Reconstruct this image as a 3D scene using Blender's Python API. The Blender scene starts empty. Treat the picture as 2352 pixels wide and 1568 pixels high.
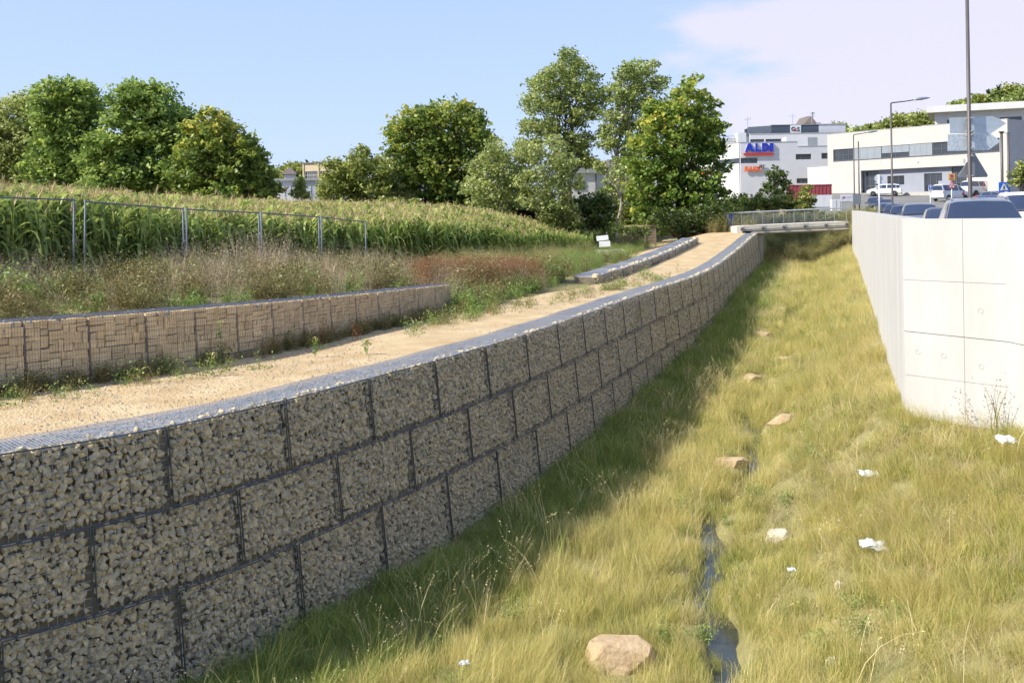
import bpy, bmesh, math, random
import numpy as np
from mathutils import Vector, Matrix

random.seed(11)
RNG = np.random.default_rng(11)
SC = bpy.context.scene
COL = SC.collection

# ------------------------------------------------------------------ camera
EYE = 1.5                       # metres above the car park
FOC, CX, HC, ROLL = 2305.0, 1176.0, 489.0, 0.016
cam_data = bpy.data.cameras.new('camera')
cam = bpy.data.objects.new('camera', cam_data)
COL.objects.link(cam)
cam.location = (0, 0, EYE)
cam.rotation_euler = (Matrix.Rotation(math.radians(90), 3, 'X') @ Matrix.Rotation(-ROLL, 3, 'Z')).to_euler()
cam_data.sensor_width = 36.0
cam_data.lens = 36.0 * FOC / 2352.0
cam_data.shift_y = -(784.0 - HC) / 2352.0
cam_data.clip_start = 0.1
cam_data.clip_end = 6000
SC.camera = cam

# ------------------------------------------------------------------ sky and sun
SUN_EL = math.radians(40)
SUN_H = Vector((-0.95, -0.31, 0)).normalized()          # horizontal direction towards the sun
world = bpy.data.worlds.new('World')
SC.world = world
world.use_nodes = True
wn, wl = world.node_tree.nodes, world.node_tree.links
wn.clear()
w_out = wn.new('ShaderNodeOutputWorld')
w_bg = wn.new('ShaderNodeBackground'); w_bg.inputs['Strength'].default_value = 0.15
w_sky = wn.new('ShaderNodeTexSky'); w_sky.sky_type = 'NISHITA'; w_sky.sun_disc = False
w_sky.sun_elevation = SUN_EL
w_sky.sun_rotation = math.atan2(SUN_H.x, SUN_H.y)
w_sky.air_density = 1.0; w_sky.dust_density = 0.25; w_sky.ozone_density = 3.5
# thin high cloud: noise on the sky direction, a bank of it low in the east-north-east
w_co = wn.new('ShaderNodeTexCoord')
w_map = wn.new('ShaderNodeMapping'); w_map.inputs['Scale'].default_value = (1.0, 1.0, 3.2)
w_noi = wn.new('ShaderNodeTexNoise'); w_noi.inputs['Scale'].default_value = 4.2
w_noi.inputs['Detail'].default_value = 7; w_noi.inputs['Roughness'].default_value = 0.52
w_dot = wn.new('ShaderNodeVectorMath'); w_dot.operation = 'DOT_PRODUCT'
w_dot.inputs[1].default_value = Vector((0.56, 0.83, -0.01)).normalized()
w_add = wn.new('ShaderNodeMath'); w_add.operation = 'MULTIPLY_ADD'
w_add.inputs[1].default_value = 0.20
w_rng = wn.new('ShaderNodeMapRange'); w_rng.inputs['From Min'].default_value = 1.0; w_rng.inputs['From Max'].default_value = 1.032
w_rng.inputs['To Max'].default_value = 0.75; w_rng.interpolation_type = 'SMOOTHSTEP'
w_mix = wn.new('ShaderNodeMix'); w_mix.data_type = 'RGBA'
w_mix.inputs[7].default_value = (2.95, 2.74, 3.2, 1)
wl.new(w_co.outputs['Generated'], w_map.inputs['Vector'])
wl.new(w_map.outputs[0], w_noi.inputs['Vector'])
wl.new(w_co.outputs['Generated'], w_dot.inputs[0])
wl.new(w_noi.outputs['Fac'], w_add.inputs[0]); wl.new(w_dot.outputs['Value'], w_add.inputs[2])
wl.new(w_add.outputs[0], w_rng.inputs['Value']); wl.new(w_rng.outputs[0], w_mix.inputs[0])
w_gam = wn.new('ShaderNodeGamma'); w_gam.inputs['Gamma'].default_value = 0.27
w_tin = wn.new('ShaderNodeMix'); w_tin.data_type = 'RGBA'; w_tin.blend_type = 'MULTIPLY'; w_tin.inputs[0].default_value = 1.0
w_tin.inputs[7].default_value = (1.37, 1.60, 2.2, 1)
wl.new(w_sky.outputs[0], w_gam.inputs['Color']); wl.new(w_gam.outputs[0], w_tin.inputs[6])
wl.new(w_tin.outputs[2], w_mix.inputs[6]); wl.new(w_mix.outputs[2], w_bg.inputs['Color'])
wl.new(w_bg.outputs[0], w_out.inputs['Surface'])

sun_data = bpy.data.lights.new('sun', 'SUN')
sun_data.energy = 3.6
sun_data.angle = math.radians(0.53)
sun_data.color = (1.0, 0.945, 0.85)
sun = bpy.data.objects.new('sun', sun_data); COL.objects.link(sun)
sun_dir = Vector((SUN_H.x * math.cos(SUN_EL), SUN_H.y * math.cos(SUN_EL), math.sin(SUN_EL)))
sun.rotation_euler = (-sun_dir).to_track_quat('-Z', 'Y').to_euler()
sun.location = sun_dir * 60

SC.view_settings.view_transform = 'Standard'
SC.view_settings.look = 'None'
SC.view_settings.exposure = 1.08
SC.view_settings.gamma = 1.0
SC.view_settings.use_curve_mapping = False
SC.render.engine = 'CYCLES'
SC.cycles.use_denoising = True
SC.cycles.use_adaptive_sampling = True
SC.cycles.adaptive_threshold = 0.03
SC.cycles.max_bounces = 5
SC.cycles.diffuse_bounces = 3
SC.cycles.glossy_bounces = 3
SC.cycles.transmission_bounces = 4
SC.cycles.transparent_max_bounces = 6
SC.cycles.sample_clamp_indirect = 6.0

# ------------------------------------------------------------------ places seen along a line of sight
def at(x, y, d):
    """The point at depth d (metres along +Y) on the line of sight x, y (2352-wide measure of the photograph)."""
    u, w = (x - CX) / FOC, (HC - y) / FOC
    c, s = math.cos(ROLL), math.sin(ROLL)
    return Vector(((u * c + w * s) * d, d, EYE + (-u * s + w * c) * d))

# ------------------------------------------------------------------ materials
MATS = {}
def _new(name):
    m = bpy.data.materials.new(name); m.use_nodes = True
    nt = m.node_tree; nt.nodes.clear()
    out = nt.nodes.new('ShaderNodeOutputMaterial')
    return m, nt, out

def mat(name, col, rough=0.85, var=0.12, scale=3.0, col2=None, bump=0.0, bscale=None, metal=0.0, spec=0.3, coat=0.0, detail=5, stretch=None, obj_random=0.0):
    """Principled surface whose colour wanders between two tones by noise at the surface's place."""
    m, nt, out = _new(name); n, l = nt.nodes, nt.links
    b = n.new('ShaderNodeBsdfPrincipled'); l.new(b.outputs[0], out.inputs[0])
    b.inputs['Roughness'].default_value = rough; b.inputs['Metallic'].default_value = metal
    b.inputs['Specular IOR Level'].default_value = spec; b.inputs['Coat Weight'].default_value = coat
    geo = n.new('ShaderNodeNewGeometry'); vec = geo.outputs['Position']
    if stretch:
        mp = n.new('ShaderNodeMapping'); mp.inputs['Scale'].default_value = stretch
        l.new(vec, mp.inputs[0]); vec = mp.outputs[0]
    noi = n.new('ShaderNodeTexNoise'); noi.inputs['Scale'].default_value = scale; noi.inputs['Detail'].default_value = detail
    noi.inputs['Roughness'].default_value = 0.6
    l.new(vec, noi.inputs['Vector'])
    rm = n.new('ShaderNodeMapRange'); rm.inputs['From Min'].default_value = 0.3; rm.inputs['From Max'].default_value = 0.7
    l.new(noi.outputs['Fac'], rm.inputs['Value'])
    mx = n.new('ShaderNodeMix'); mx.data_type = 'RGBA'
    if col2 is None:
        col2 = tuple(min(1, c * (1 + var)) for c in col); col = tuple(c * (1 - var) for c in col)
    mx.inputs[6].default_value = (*col, 1); mx.inputs[7].default_value = (*col2, 1)
    l.new(rm.outputs[0], mx.inputs[0])
    res = mx.outputs[2]
    if obj_random:
        oi = n.new('ShaderNodeObjectInfo'); mr = n.new('ShaderNodeMapRange')
        mr.inputs['To Min'].default_value = 1 - obj_random; mr.inputs['To Max'].default_value = 1 + obj_random
        l.new(oi.outputs['Random'], mr.inputs['Value'])
        hs = n.new('ShaderNodeHueSaturation'); l.new(res, hs.inputs['Color']); l.new(mr.outputs[0], hs.inputs['Value']); res = hs.outputs[0]
    l.new(res, b.inputs['Base Color'])
    if bump:
        n2 = n.new('ShaderNodeTexNoise'); n2.inputs['Scale'].default_value = bscale or scale * 6; n2.inputs['Detail'].default_value = 4
        l.new(geo.outputs['Position'], n2.inputs['Vector'])
        bp = n.new('ShaderNodeBump'); bp.inputs['Strength'].default_value = bump; bp.inputs['Distance'].default_value = 0.05
        l.new(n2.outputs['Fac'], bp.inputs['Height']); l.new(bp.outputs[0], b.inputs['Normal'])
    MATS[name] = m
    return m

def leafmat(name, stops, trans=0.35, rough=0.7, place=0.0, pscale=0.35, pcol=(0.2, 0.17, 0.06), inst=0.15):
    """Thin leaf: diffuse and light passing through; the tone of each blade from its own 'tint', drifting by place and by plant."""
    m, nt, out = _new(name); n, l = nt.nodes, nt.links
    a = n.new('ShaderNodeAttribute'); a.attribute_name = 'tint'
    rp = n.new('ShaderNodeValToRGB'); cr = rp.color_ramp
    while len(cr.elements) < len(stops): cr.elements.new(0.5)
    for e, (p, c) in zip(cr.elements, stops):
        e.position = p; e.color = (*c, 1)
    l.new(a.outputs['Fac'], rp.inputs[0]); res = rp.outputs[0]
    if place:
        geo = n.new('ShaderNodeNewGeometry'); noi = n.new('ShaderNodeTexNoise'); noi.inputs['Scale'].default_value = pscale; noi.inputs['Detail'].default_value = 4
        l.new(geo.outputs['Position'], noi.inputs['Vector'])
        rm = n.new('ShaderNodeMapRange'); rm.inputs['From Min'].default_value = 0.42; rm.inputs['From Max'].default_value = 0.62; rm.inputs['To Max'].default_value = place
        l.new(noi.outputs['Fac'], rm.inputs['Value'])
        mx = n.new('ShaderNodeMix'); mx.data_type = 'RGBA'; mx.inputs[7].default_value = (*pcol, 1)
        l.new(rm.outputs[0], mx.inputs[0]); l.new(res, mx.inputs[6]); res = mx.outputs[2]
    if inst:
        oi = n.new('ShaderNodeObjectInfo'); mr = n.new('ShaderNodeMapRange')
        mr.inputs['To Min'].default_value = 1 - inst; mr.inputs['To Max'].default_value = 1 + inst
        l.new(oi.outputs['Random'], mr.inputs['Value'])
        hs = n.new('ShaderNodeHueSaturation'); l.new(res, hs.inputs['Color']); l.new(mr.outputs[0], hs.inputs['Value']); res = hs.outputs[0]
    d = n.new('ShaderNodeBsdfDiffuse'); t = n.new('ShaderNodeBsdfTranslucent'); g = n.new('ShaderNodeBsdfGlossy')
    g.inputs['Roughness'].default_value = 0.45; g.inputs['Color'].default_value = (0.5, 0.5, 0.5, 1)
    l.new(res, d.inputs[0]); l.new(res, t.inputs[0])
    mx1 = n.new('ShaderNodeMixShader'); mx1.inputs[0].default_value = trans
    l.new(d.outputs[0], mx1.inputs[1]); l.new(t.outputs[0], mx1.inputs[2])
    mx2 = n.new('ShaderNodeMixShader'); mx2.inputs[0].default_value = 0.04
    l.new(mx1.outputs[0], mx2.inputs[1]); l.new(g.outputs[0], mx2.inputs[2])
    l.new(mx2.outputs[0], out.inputs[0])
    MATS[name] = m
    return m

def glassmat(name, col, rough=0.06, spec=0.8):
    """Window glass over a dark room: a dark body under a mirror-smooth skin."""
    m, nt, out = _new(name); n, l = nt.nodes, nt.links
    b = n.new('ShaderNodeBsdfPrincipled'); l.new(b.outputs[0], out.inputs[0])
    noi = n.new('ShaderNodeTexNoise'); noi.inputs['Scale'].default_value = 0.9
    geo = n.new('ShaderNodeNewGeometry'); l.new(geo.outputs['Position'], noi.inputs['Vector'])
    mx = n.new('ShaderNodeMix'); mx.data_type = 'RGBA'
    mx.inputs[6].default_value = (*[c * .6 for c in col], 1); mx.inputs[7].default_value = (*[c * 1.4 for c in col], 1)
    l.new(noi.outputs['Fac'], mx.inputs[0]); l.new(mx.outputs[2], b.inputs['Base Color'])
    b.inputs['Roughness'].default_value = rough; b.inputs['Specular IOR Level'].default_value = spec
    MATS[name] = m
    return m

# ------------------------------------------------------------------ mesh helpers
def tag(o, label=None, cat=None, group=None, kind=None):
    if label: o['label'] = label
    if cat: o['category'] = cat
    if group: o['group'] = group
    if kind: o['kind'] = kind
    return o

def thing(name, label, cat, loc=(0, 0, 0), rotz=0.0, group=None):
    o = bpy.data.objects.new(name, None); COL.objects.link(o)
    o.empty_display_size = 0.2
    o.location = loc; o.rotation_euler = (0, 0, rotz)
    return tag(o, label, cat, group, 'thing')

def np_mesh(name, V, F, mats=(), smooth=False, tint=None, midx=None):
    """Mesh from arrays: V (n,3); F a list of (m,k) index arrays, each of one polygon size."""
    me = bpy.data.meshes.new(name)
    V = np.asarray(V, dtype=np.float32).reshape(-1, 3)
    if isinstance(F, np.ndarray): F = [F]
    F = [np.asarray(f, dtype=np.int32) for f in F if len(f)]
    loops = np.concatenate([f.ravel() for f in F]); sizes = np.concatenate([np.full(len(f), f.shape[1], np.int32) for f in F])
    starts = np.concatenate([[0], np.cumsum(sizes)[:-1]]).astype(np.int32)
    me.vertices.add(len(V)); me.vertices.foreach_set('co', V.ravel())
    me.loops.add(len(loops)); me.loops.foreach_set('vertex_index', loops)
    me.polygons.add(len(sizes)); me.polygons.foreach_set('loop_start', starts)
    if midx is not None: me.polygons.foreach_set('material_index', np.asarray(midx, np.int32))
    me.polygons.foreach_set('use_smooth', np.full(len(sizes), smooth, bool))
    for m in mats: me.materials.append(m)
    if tint is not None:
        a = me.attributes.new('tint', 'FLOAT', 'POINT'); a.data.foreach_set('value', np.asarray(tint, np.float32))
    me.update(calc_edges=True)
    me.validate(verbose=False)
    return me

def place(name, me, parent=None, loc=(0, 0, 0), rot=(0, 0, 0), scale=(1, 1, 1)):
    o = bpy.data.objects.new(name, me); COL.objects.link(o)
    o.parent = parent; o.location = loc; o.rotation_euler = rot; o.scale = scale
    return o

class MB:
    """Collects boxes, bars, tubes and sheets; build() links them as one mesh object."""
    def __init__(s): s.v, s.f = [], []
    def quadbox(s, p):      # eight corners: bottom four, top four
        k = len(s.v); s.v += [tuple(q) for q in p]
        s.f += [(k, k+3, k+2, k+1), (k+4, k+5, k+6, k+7), (k, k+1, k+5, k+4), (k+1, k+2, k+6, k+5), (k+2, k+3, k+7, k+6), (k+3, k, k+4, k+7)]
        return s
    def box(s, x0, x1, y0, y1, z0, z1):
        return s.quadbox([(x0, y0, z0), (x1, y0, z0), (x1, y1, z0), (x0, y1, z0), (x0, y0, z1), (x1, y0, z1), (x1, y1, z1), (x0, y1, z1)])
    def bar(s, a, b, r, n=4, r2=None, cap=True):
        a, b = Vector(a), Vector(b); r2 = r if r2 is None else r2
        d = (b - a)
        if d.length < 1e-6: return s
        d.normalize(); u = d.orthogonal().normalized(); w = d.cross(u); k = len(s.v)
        for q, rr in ((a, r), (b, r2)):
            for i in range(n):
                t = 2 * math.pi * (i + .5) / n
                s.v.append(tuple(q + (u * math.cos(t) + w * math.sin(t)) * rr))
        for i in range(n):
            j = (i + 1) % n; s.f.append((k+i, k+j, k+n+j, k+n+i))
        if cap:
            s.f.append(tuple(k+n-1-i for i in range(n))); s.f.append(tuple(k+n+i for i in range(n)))
        return s
    def path(s, pts, rad, n=6):
        pts = [Vector(p) for p in pts]
        if not hasattr(rad, '__len__'): rad = [rad] * len(pts)
        k = len(s.v); u = None
        for i, p in enumerate(pts):
            d = (pts[min(i+1, len(pts)-1)] - pts[max(i-1, 0)]).normalized()
            u = d.orthogonal().normalized() if u is None else (u - d * u.dot(d)).normalized()
            w = d.cross(u)
            for j in range(n):
                t = 2 * math.pi * j / n
                s.v.append(tuple(p + (u * math.cos(t) + w * math.sin(t)) * rad[i]))
        for i in range(len(pts) - 1):
            for j in range(n):
                a, b = k + i*n + j, k + i*n + (j+1) % n
                s.f.append((a, b, b + n, a + n))
        s.f.append(tuple(k+n-1-i for i in range(n))); e = k + (len(pts)-1)*n; s.f.append(tuple(e+i for i in range(n)))
        return s
    def prism(s, poly, y0, y1):     # polygon in x,z pushed along y
        k = len(s.v); n = len(poly)
        s.v += [(x, y0, z) for x, z in poly] + [(x, y1, z) for x, z in poly]
        s.f.append(tuple(range(k, k+n))); s.f.append(tuple(range(k+2*n-1, k+n-1, -1)))
        for i in range(n):
            j = (i+1) % n; s.f.append((k+j, k+i, k+n+i, k+n+j))
        return s
    def lathe(s, prof, n=20, axis='z', c=(0, 0, 0)):
        k = len(s.v)
        for r, h in prof:
            for i in range(n):
                t = 2*math.pi*i/n; a, b = r*math.cos(t), r*math.sin(t)
                p = (a, b, h) if axis == 'z' else ((a, h, b) if axis == 'y' else (h, a, b))
                s.v.append((p[0]+c[0], p[1]+c[1], p[2]+c[2]))
        for q in range(len(prof)-1):
            for i in range(n):
                j = (i+1) % n; s.f.append((k+q*n+i, k+q*n+j, k+(q+1)*n+j, k+(q+1)*n+i))
        s.f.append(tuple(k+n-1-i for i in range(n))); e = k+(len(prof)-1)*n; s.f.append(tuple(e+i for i in range(n)))
        return s
    def mesh(s, name, m, smooth=False, bevel=0.0):
        me = bpy.data.meshes.new(name); me.from_pydata([tuple(v) for v in s.v], [], s.f)
        bm = bmesh.new(); bm.from_mesh(me)
        bmesh.ops.recalc_face_normals(bm, faces=bm.faces)
        if bevel:
            bmesh.ops.bevel(bm, geom=list(bm.edges), offset=bevel, segments=1, affect='EDGES', clamp_overlap=True)
        bm.to_mesh(me); bm.free()
        if smooth: me.polygons.foreach_set('use_smooth', [True] * len(me.polygons))
        me.materials.append(m)
        return me
    def build(s, name, m, parent=None, smooth=False, bevel=0.0, loc=(0, 0, 0), rot=(0, 0, 0)):
        return place(name, s.mesh(name, m, smooth, bevel), parent, loc, rot)

def copy_tree(o, parent=None):
    c = o.copy(); COL.objects.link(c); c.parent = parent
    for ch in list(o.children): copy_tree(ch, c)
    return c

def text_part(name, body, size, m, parent, loc, rot=(0, 0, 0), extrude=0.02, offset=0.0, shear=0.0, sx=1.0, align='LEFT'):
    cu = bpy.data.curves.new(name, 'FONT'); cu.body = body; cu.size = size; cu.extrude = extrude; cu.offset = offset; cu.shear = shear
    cu.align_x = align; cu.resolution_u = 3
    t = bpy.data.objects.new(name, cu); COL.objects.link(t)
    dg = bpy.context.evaluated_depsgraph_get()
    me = bpy.data.meshes.new_from_object(t.evaluated_get(dg))
    bpy.data.objects.remove(t); bpy.data.curves.remove(cu)
    me.materials.clear(); me.materials.append(m)
    return place(name, me, parent, loc, rot, (sx, 1, 1))

PROTO = bpy.data.collections.new('plant_shapes')     # shapes that the scatters draw from; not linked to the scene
def scatter(name, label, cat, shapes, P, rot, scl, idx=None, loc=(0, 0, 0)):
    """One object of many plants: a point per plant, its turn, size and shape carried by the point."""
    P = np.asarray(P, np.float32); n = len(P)
    col = bpy.data.collections.new(name + '_shapes')
    for i, me in enumerate(shapes):
        so = bpy.data.objects.new('%s_shape_%02d' % (name, i), me); col.objects.link(so)
    me = bpy.data.meshes.new(name)
    me.vertices.add(n); me.vertices.foreach_set('co', P.ravel())
    a = me.attributes.new('turn', 'FLOAT_VECTOR', 'POINT'); a.data.foreach_set('vector', np.asarray(rot, np.float32).ravel())
    scl = np.asarray(scl, np.float32)
    if scl.ndim == 1: scl = np.repeat(scl[:, None], 3, 1)
    a = me.attributes.new('size', 'FLOAT_VECTOR', 'POINT'); a.data.foreach_set('vector', scl.ravel())
    if idx is None: idx = RNG.integers(0, len(shapes), n)
    a = me.attributes.new('pick', 'INT', 'POINT'); a.data.foreach_set('value', np.asarray(idx, np.int32))
    o = place(name, me, None, loc)
    ng = bpy.data.node_groups.new(name + '_nodes', 'GeometryNodeTree')
    ng.interface.new_socket('Geometry', in_out='INPUT', socket_type='NodeSocketGeometry')
    ng.interface.new_socket('Geometry', in_out='OUTPUT', socket_type='NodeSocketGeometry')
    N, L = ng.nodes, ng.links
    gi, go = N.new('NodeGroupInput'), N.new('NodeGroupOutput')
    ip = N.new('GeometryNodeInstanceOnPoints'); ci = N.new('GeometryNodeCollectionInfo')
    ci.inputs['Collection'].default_value = col
    ci.inputs['Separate Children'].default_value = True; ci.inputs['Reset Children'].default_value = True
    def attr(nm, ty):
        x = N.new('GeometryNodeInputNamedAttribute'); x.data_type = ty; x.inputs['Name'].default_value = nm; return x.outputs['Attribute']
    L.new(gi.outputs[0], ip.inputs['Points']); L.new(ci.outputs[0], ip.inputs['Instance'])
    ip.inputs['Pick Instance'].default_value = True
    L.new(attr('pick', 'INT'), ip.inputs['Instance Index'])
    L.new(attr('turn', 'FLOAT_VECTOR'), ip.inputs['Rotation'])
    L.new(attr('size', 'FLOAT_VECTOR'), ip.inputs['Scale'])
    L.new(ip.outputs[0], go.inputs[0])
    md = o.modifiers.new('scatter', 'NODES'); md.node_group = ng
    tag(o, label, cat, kind='stuff')
    return o

# ------------------------------------------------------------------ smooth lines
def lerp_tab(tab):
    xs = np.array([t[0] for t in tab], float); ys = np.array([t[1] for t in tab], float)
    return lambda v: np.interp(v, xs, ys)

def spline(pts, n=24):
    P = [Vector((*p, 0)) if len(p) == 2 else Vector(p) for p in pts]
    P = [P[0] * 2 - P[1]] + P + [P[-1] * 2 - P[-2]]
    out = []
    for i in range(1, len(P) - 2):
        for k in range(n):
            t = k / n; a, b, c, d = P[i-1], P[i], P[i+1], P[i+2]
            out.append(0.5 * ((2*b) + (c-a)*t + (2*a-5*b+4*c-d)*t*t + (3*b-a-3*c+d)*t**3))
    out.append(P[-2])
    return np.array([(p.x, p.y) for p in out])

class Line:
    def __init__(s, pts):
        s.p = np.asarray(pts, float); d = np.diff(s.p, axis=0); s.s = np.concatenate([[0], np.cumsum(np.hypot(d[:, 0], d[:, 1]))]); s.len = s.s[-1]
        t = np.gradient(s.p, axis=0); s.t = t / np.linalg.norm(t, axis=1)[:, None]
    def at(s, q): return np.array([np.interp(q, s.s, s.p[:, 0]), np.interp(q, s.s, s.p[:, 1])])
    def tan(s, q):
        v = np.array([np.interp(q, s.s, s.t[:, 0]), np.interp(q, s.s, s.t[:, 1])]); return v / np.linalg.norm(v, axis=0)
    def out(s, q):              # to the right of the walking direction
        t = s.tan(q); return np.array([t[1], -t[0]])
    def s_at_y(s, y): return np.interp(y, s.p[:, 1], s.s)
    def signed(s, X, Y):
        """Signed distance (+ to the right) of points to the line."""
        a, b = s.p[:-1], s.p[1:]; ab = b - a; L2 = (ab**2).sum(1)
        X = np.atleast_1d(np.asarray(X, float)); Y = np.atleast_1d(np.asarray(Y, float))
        best = np.full(X.shape, 1e9); sg = np.zeros(X.shape)
        for i in range(len(a)):
            px, py = X - a[i, 0], Y - a[i, 1]
            t = np.clip((px*ab[i, 0] + py*ab[i, 1]) / L2[i], 0, 1)
            dx, dy = px - t*ab[i, 0], py - t*ab[i, 1]; d = dx*dx + dy*dy
            m = d < best; best = np.where(m, d, best); sg = np.where(m, np.sign(ab[i, 1]*dx - ab[i, 0]*dy), sg)
        return np.sqrt(best) * np.where(sg == 0, 1, sg)

def sstep(x, a, b):
    t = np.clip((x - a) / (b - a), 0, 1); return t * t * (3 - 2 * t)

GAB = Line(spline([(-11.0, 7.3), (-8.6, 9.0), (-5.7, 11.2), (-4.35, 12.5), (-3.3, 14.1), (-2.35, 15.9), (-0.95, 18.7), (0.94, 23.1), (4.2, 31.7), (7.5, 40.2), (11.2, 51.5), (17.0, 69.5)], 8))
GABW = Line(GAB.p[::4])
CON = Line([(12.5, 3.0), (9.3, 10.0), (8.75, 13.5), (8.16, 16.6), (7.0, 18.0), (12.3, 34.5), (18.0, 52.2), (23.7, 70.0), (27.5, 84.0)])
BRD = Line([(-17.0, 9.0), (-11.5, 13.4), (-8.4, 16.5), (-6.0, 19.4), (-3.9, 24.2), (-1.86, 29.4), (3.44, 38.9), (7.4, 50.0), (11.5, 62.0), (14.0, 70.0), (16.5, 78.0)])
gab_top = lerp_tab([(0, -1.08), (43, -1.08), (48, -1.0), (54, -0.8), (60, -0.55), (66, -0.28), (70, -0.16)])
gab_base = lerp_tab([(5, -4.25), (19, -4.2), (24, -4.05), (32, -3.75), (46, -2.95), (58, -2.6), (70, -2.5), (80, -2.2)])
con_base = lerp_tab([(5, -2.35), (15, -2.3), (18, -2.22), (23, -2.22), (37, -1.9), (58, -1.6), (70, -1.5), (80, -1.3)])
path_z = lerp_tab([(0, -1.36), (30, -1.36), (38, -1.32), (46, -1.2), (54, -0.92), (60, -0.66), (66, -0.38), (70, -0.2), (80, 0.1)])
stream_z = lerp_tab([(5, -4.5), (20, -4.42), (24, -4.32), (31, -4.15), (38, -3.9), (50, -3.35), (65, -3.0), (80, -2.6)])
stream_x0 = lerp_tab([(4, 1.2), (9, 1.75), (12.2, 2.4), (14, 2.83), (16, 3.02), (17.7, 3.35), (19.5, 4.1), (21.6, 5.2), (23.5, 5.75), (25.4, 5.85), (30.6, 7.5), (38.4, 10.2), (49.7, 14.2), (65, 19.3), (80, 24)])
def stream_x(y): return stream_x0(y) + 0.13 * np.sin(np.asarray(y) * 1.55 + .6) + 0.06 * np.sin(np.asarray(y) * 3.7)
wall_x = lerp_tab([(3, 8.6), (16.6, 8.2), (18, 7.2), (34.5, 12.3), (52.2, 18), (70, 23.7), (84, 27.5)])
road_z = lerp_tab([(0, 0.0), (60, 0.0), (80, 0.25), (100, 0.95), (120, 1.9), (138, 2.65), (150, 3.55), (200, 5.5), (240, 10.0), (300, 16.0), (500, 19.0), (900, 19.0), (3000, 19.0)])

FRONT = Line([(-20, 6), (-13.2, 17), (-11.0, 23.2), (-6.7, 36.0), (-4.6, 40.0), (-2.0, 46.0), (1.0, 54.0), (4.2, 62.0), (6.0, 67.0)])
front_z = lerp_tab([(10, 0.0), (17, -0.04), (23, -0.08), (36, -0.7), (46, -1.0), (62, -1.2), (80, -1.0)])
def field_z(X, Y):
    f = np.maximum(-FRONT.signed(X, Y), 0)
    z = front_z(Y - .35 * np.minimum(f, 40)) + 1.78 * (1 - np.exp(-f / 11.0))
    far = sstep(Y, 78, 125)
    return z * (1 - far) + 0.4 * far + sstep(Y, 150, 900) * 3.0

def ground_z(X, Y):
    X = np.atleast_1d(np.asarray(X, float)); Y = np.atleast_1d(np.asarray(Y, float)); X, Y = np.broadcast_arrays(X, Y)
    o = GABW.signed(X, Y); b = BRD.signed(X, Y); c = CON.signed(X, Y)
    # channel floor
    xs, zs, zg, zc = stream_x(Y), stream_z(Y), gab_base(Y), con_base(Y)
    xw = wall_x(Y); gx = np.interp(Y, GAB.p[:, 1], GAB.p[:, 0])
    tl = np.clip((X - gx) / np.maximum(xs - gx, .5), 0, 1)
    u = np.clip((X - xs) / np.maximum(xw - xs, .5), 0, 1.15)
    fl = zg + (zs + 0.2 - zg) * tl
    fr = zs + 0.2 + (zc - zs - 0.2) * (0.55 * u + 0.45 * sstep(u, 0, 1)) + 0.07 * sstep(u, 0.30, 0.34)
    chan = np.where(X < xs, fl, fr)
    chan = chan + 0.05 * np.sin(X * 1.9 + Y * .7) * np.cos(Y * 1.1 - X * .4)
    dx = np.abs(X - xs); wob = 0.16 + 0.05 * np.sin(Y * 1.3)
    open_ = np.where(Y < 27, 1.0, 0.5)
    chan = chan - 0.24 * open_ * (1 - sstep(dx, wob, wob + 0.22))
    bank = sstep(Y, 73, 84)
    chan = chan * (1 - bank) + (-0.25) * bank
    # path and field
    pz = path_z(Y)
    fz = field_z(X, Y)
    nb = -b                                             # distance beyond the path's field-side edge
    walled = 1 - sstep(Y, 29.2, 30.2)
    rise = np.where(walled > 0.5, sstep(nb, 0.3, 0.5), sstep(nb, 0.0, 4.5))
    wt = np.interp(Y, [13, 16.5, 19.4, 29.4], [-0.12, -0.22, -0.3, -0.64])
    fz_near = wt + (fz - wt) * sstep(nb, 0.5, 4.0)
    fzz = np.where(walled > 0.5, fz_near, fz)
    left = np.where(nb > 0, pz + (fzz - pz) * rise, pz)
    rz = road_z(Y) + 0.02 * np.maximum(X - 30, 0) * sstep(Y, 90, 160)
    # behind the bridge the two sides join
    z = np.where(o < -0.45, left, chan)
    z = np.where(c > 0.25, rz, z)
    join = sstep(Y, 78, 90)
    side = sstep(X, 5 + (Y - 80) * .1, 40 + (Y - 80) * .2)
    back = fz * (1 - side) + rz * side
    z = np.where(Y > 78, z * (1 - join) + back * join, z)
    return z

def gz(x, y): return float(ground_z(x, y)[0])

def hit(x, y, dmax=300.0):
    """Where the line of sight meets the ground."""
    ds = np.concatenate([np.arange(7, 40, .05), np.arange(40, dmax, .25)])
    p0, p1 = at(x, y, 1.0), at(x, y, 2.0); v = p1 - p0; o = p0 - v
    X, Y, Z = o.x + v.x * ds, o.y + v.y * ds, o.z + v.z * ds
    k = np.argmax(Z < ground_z(X, Y))
    return Vector((X[k], Y[k], float(ground_z(X[k], Y[k])[0])))
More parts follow.
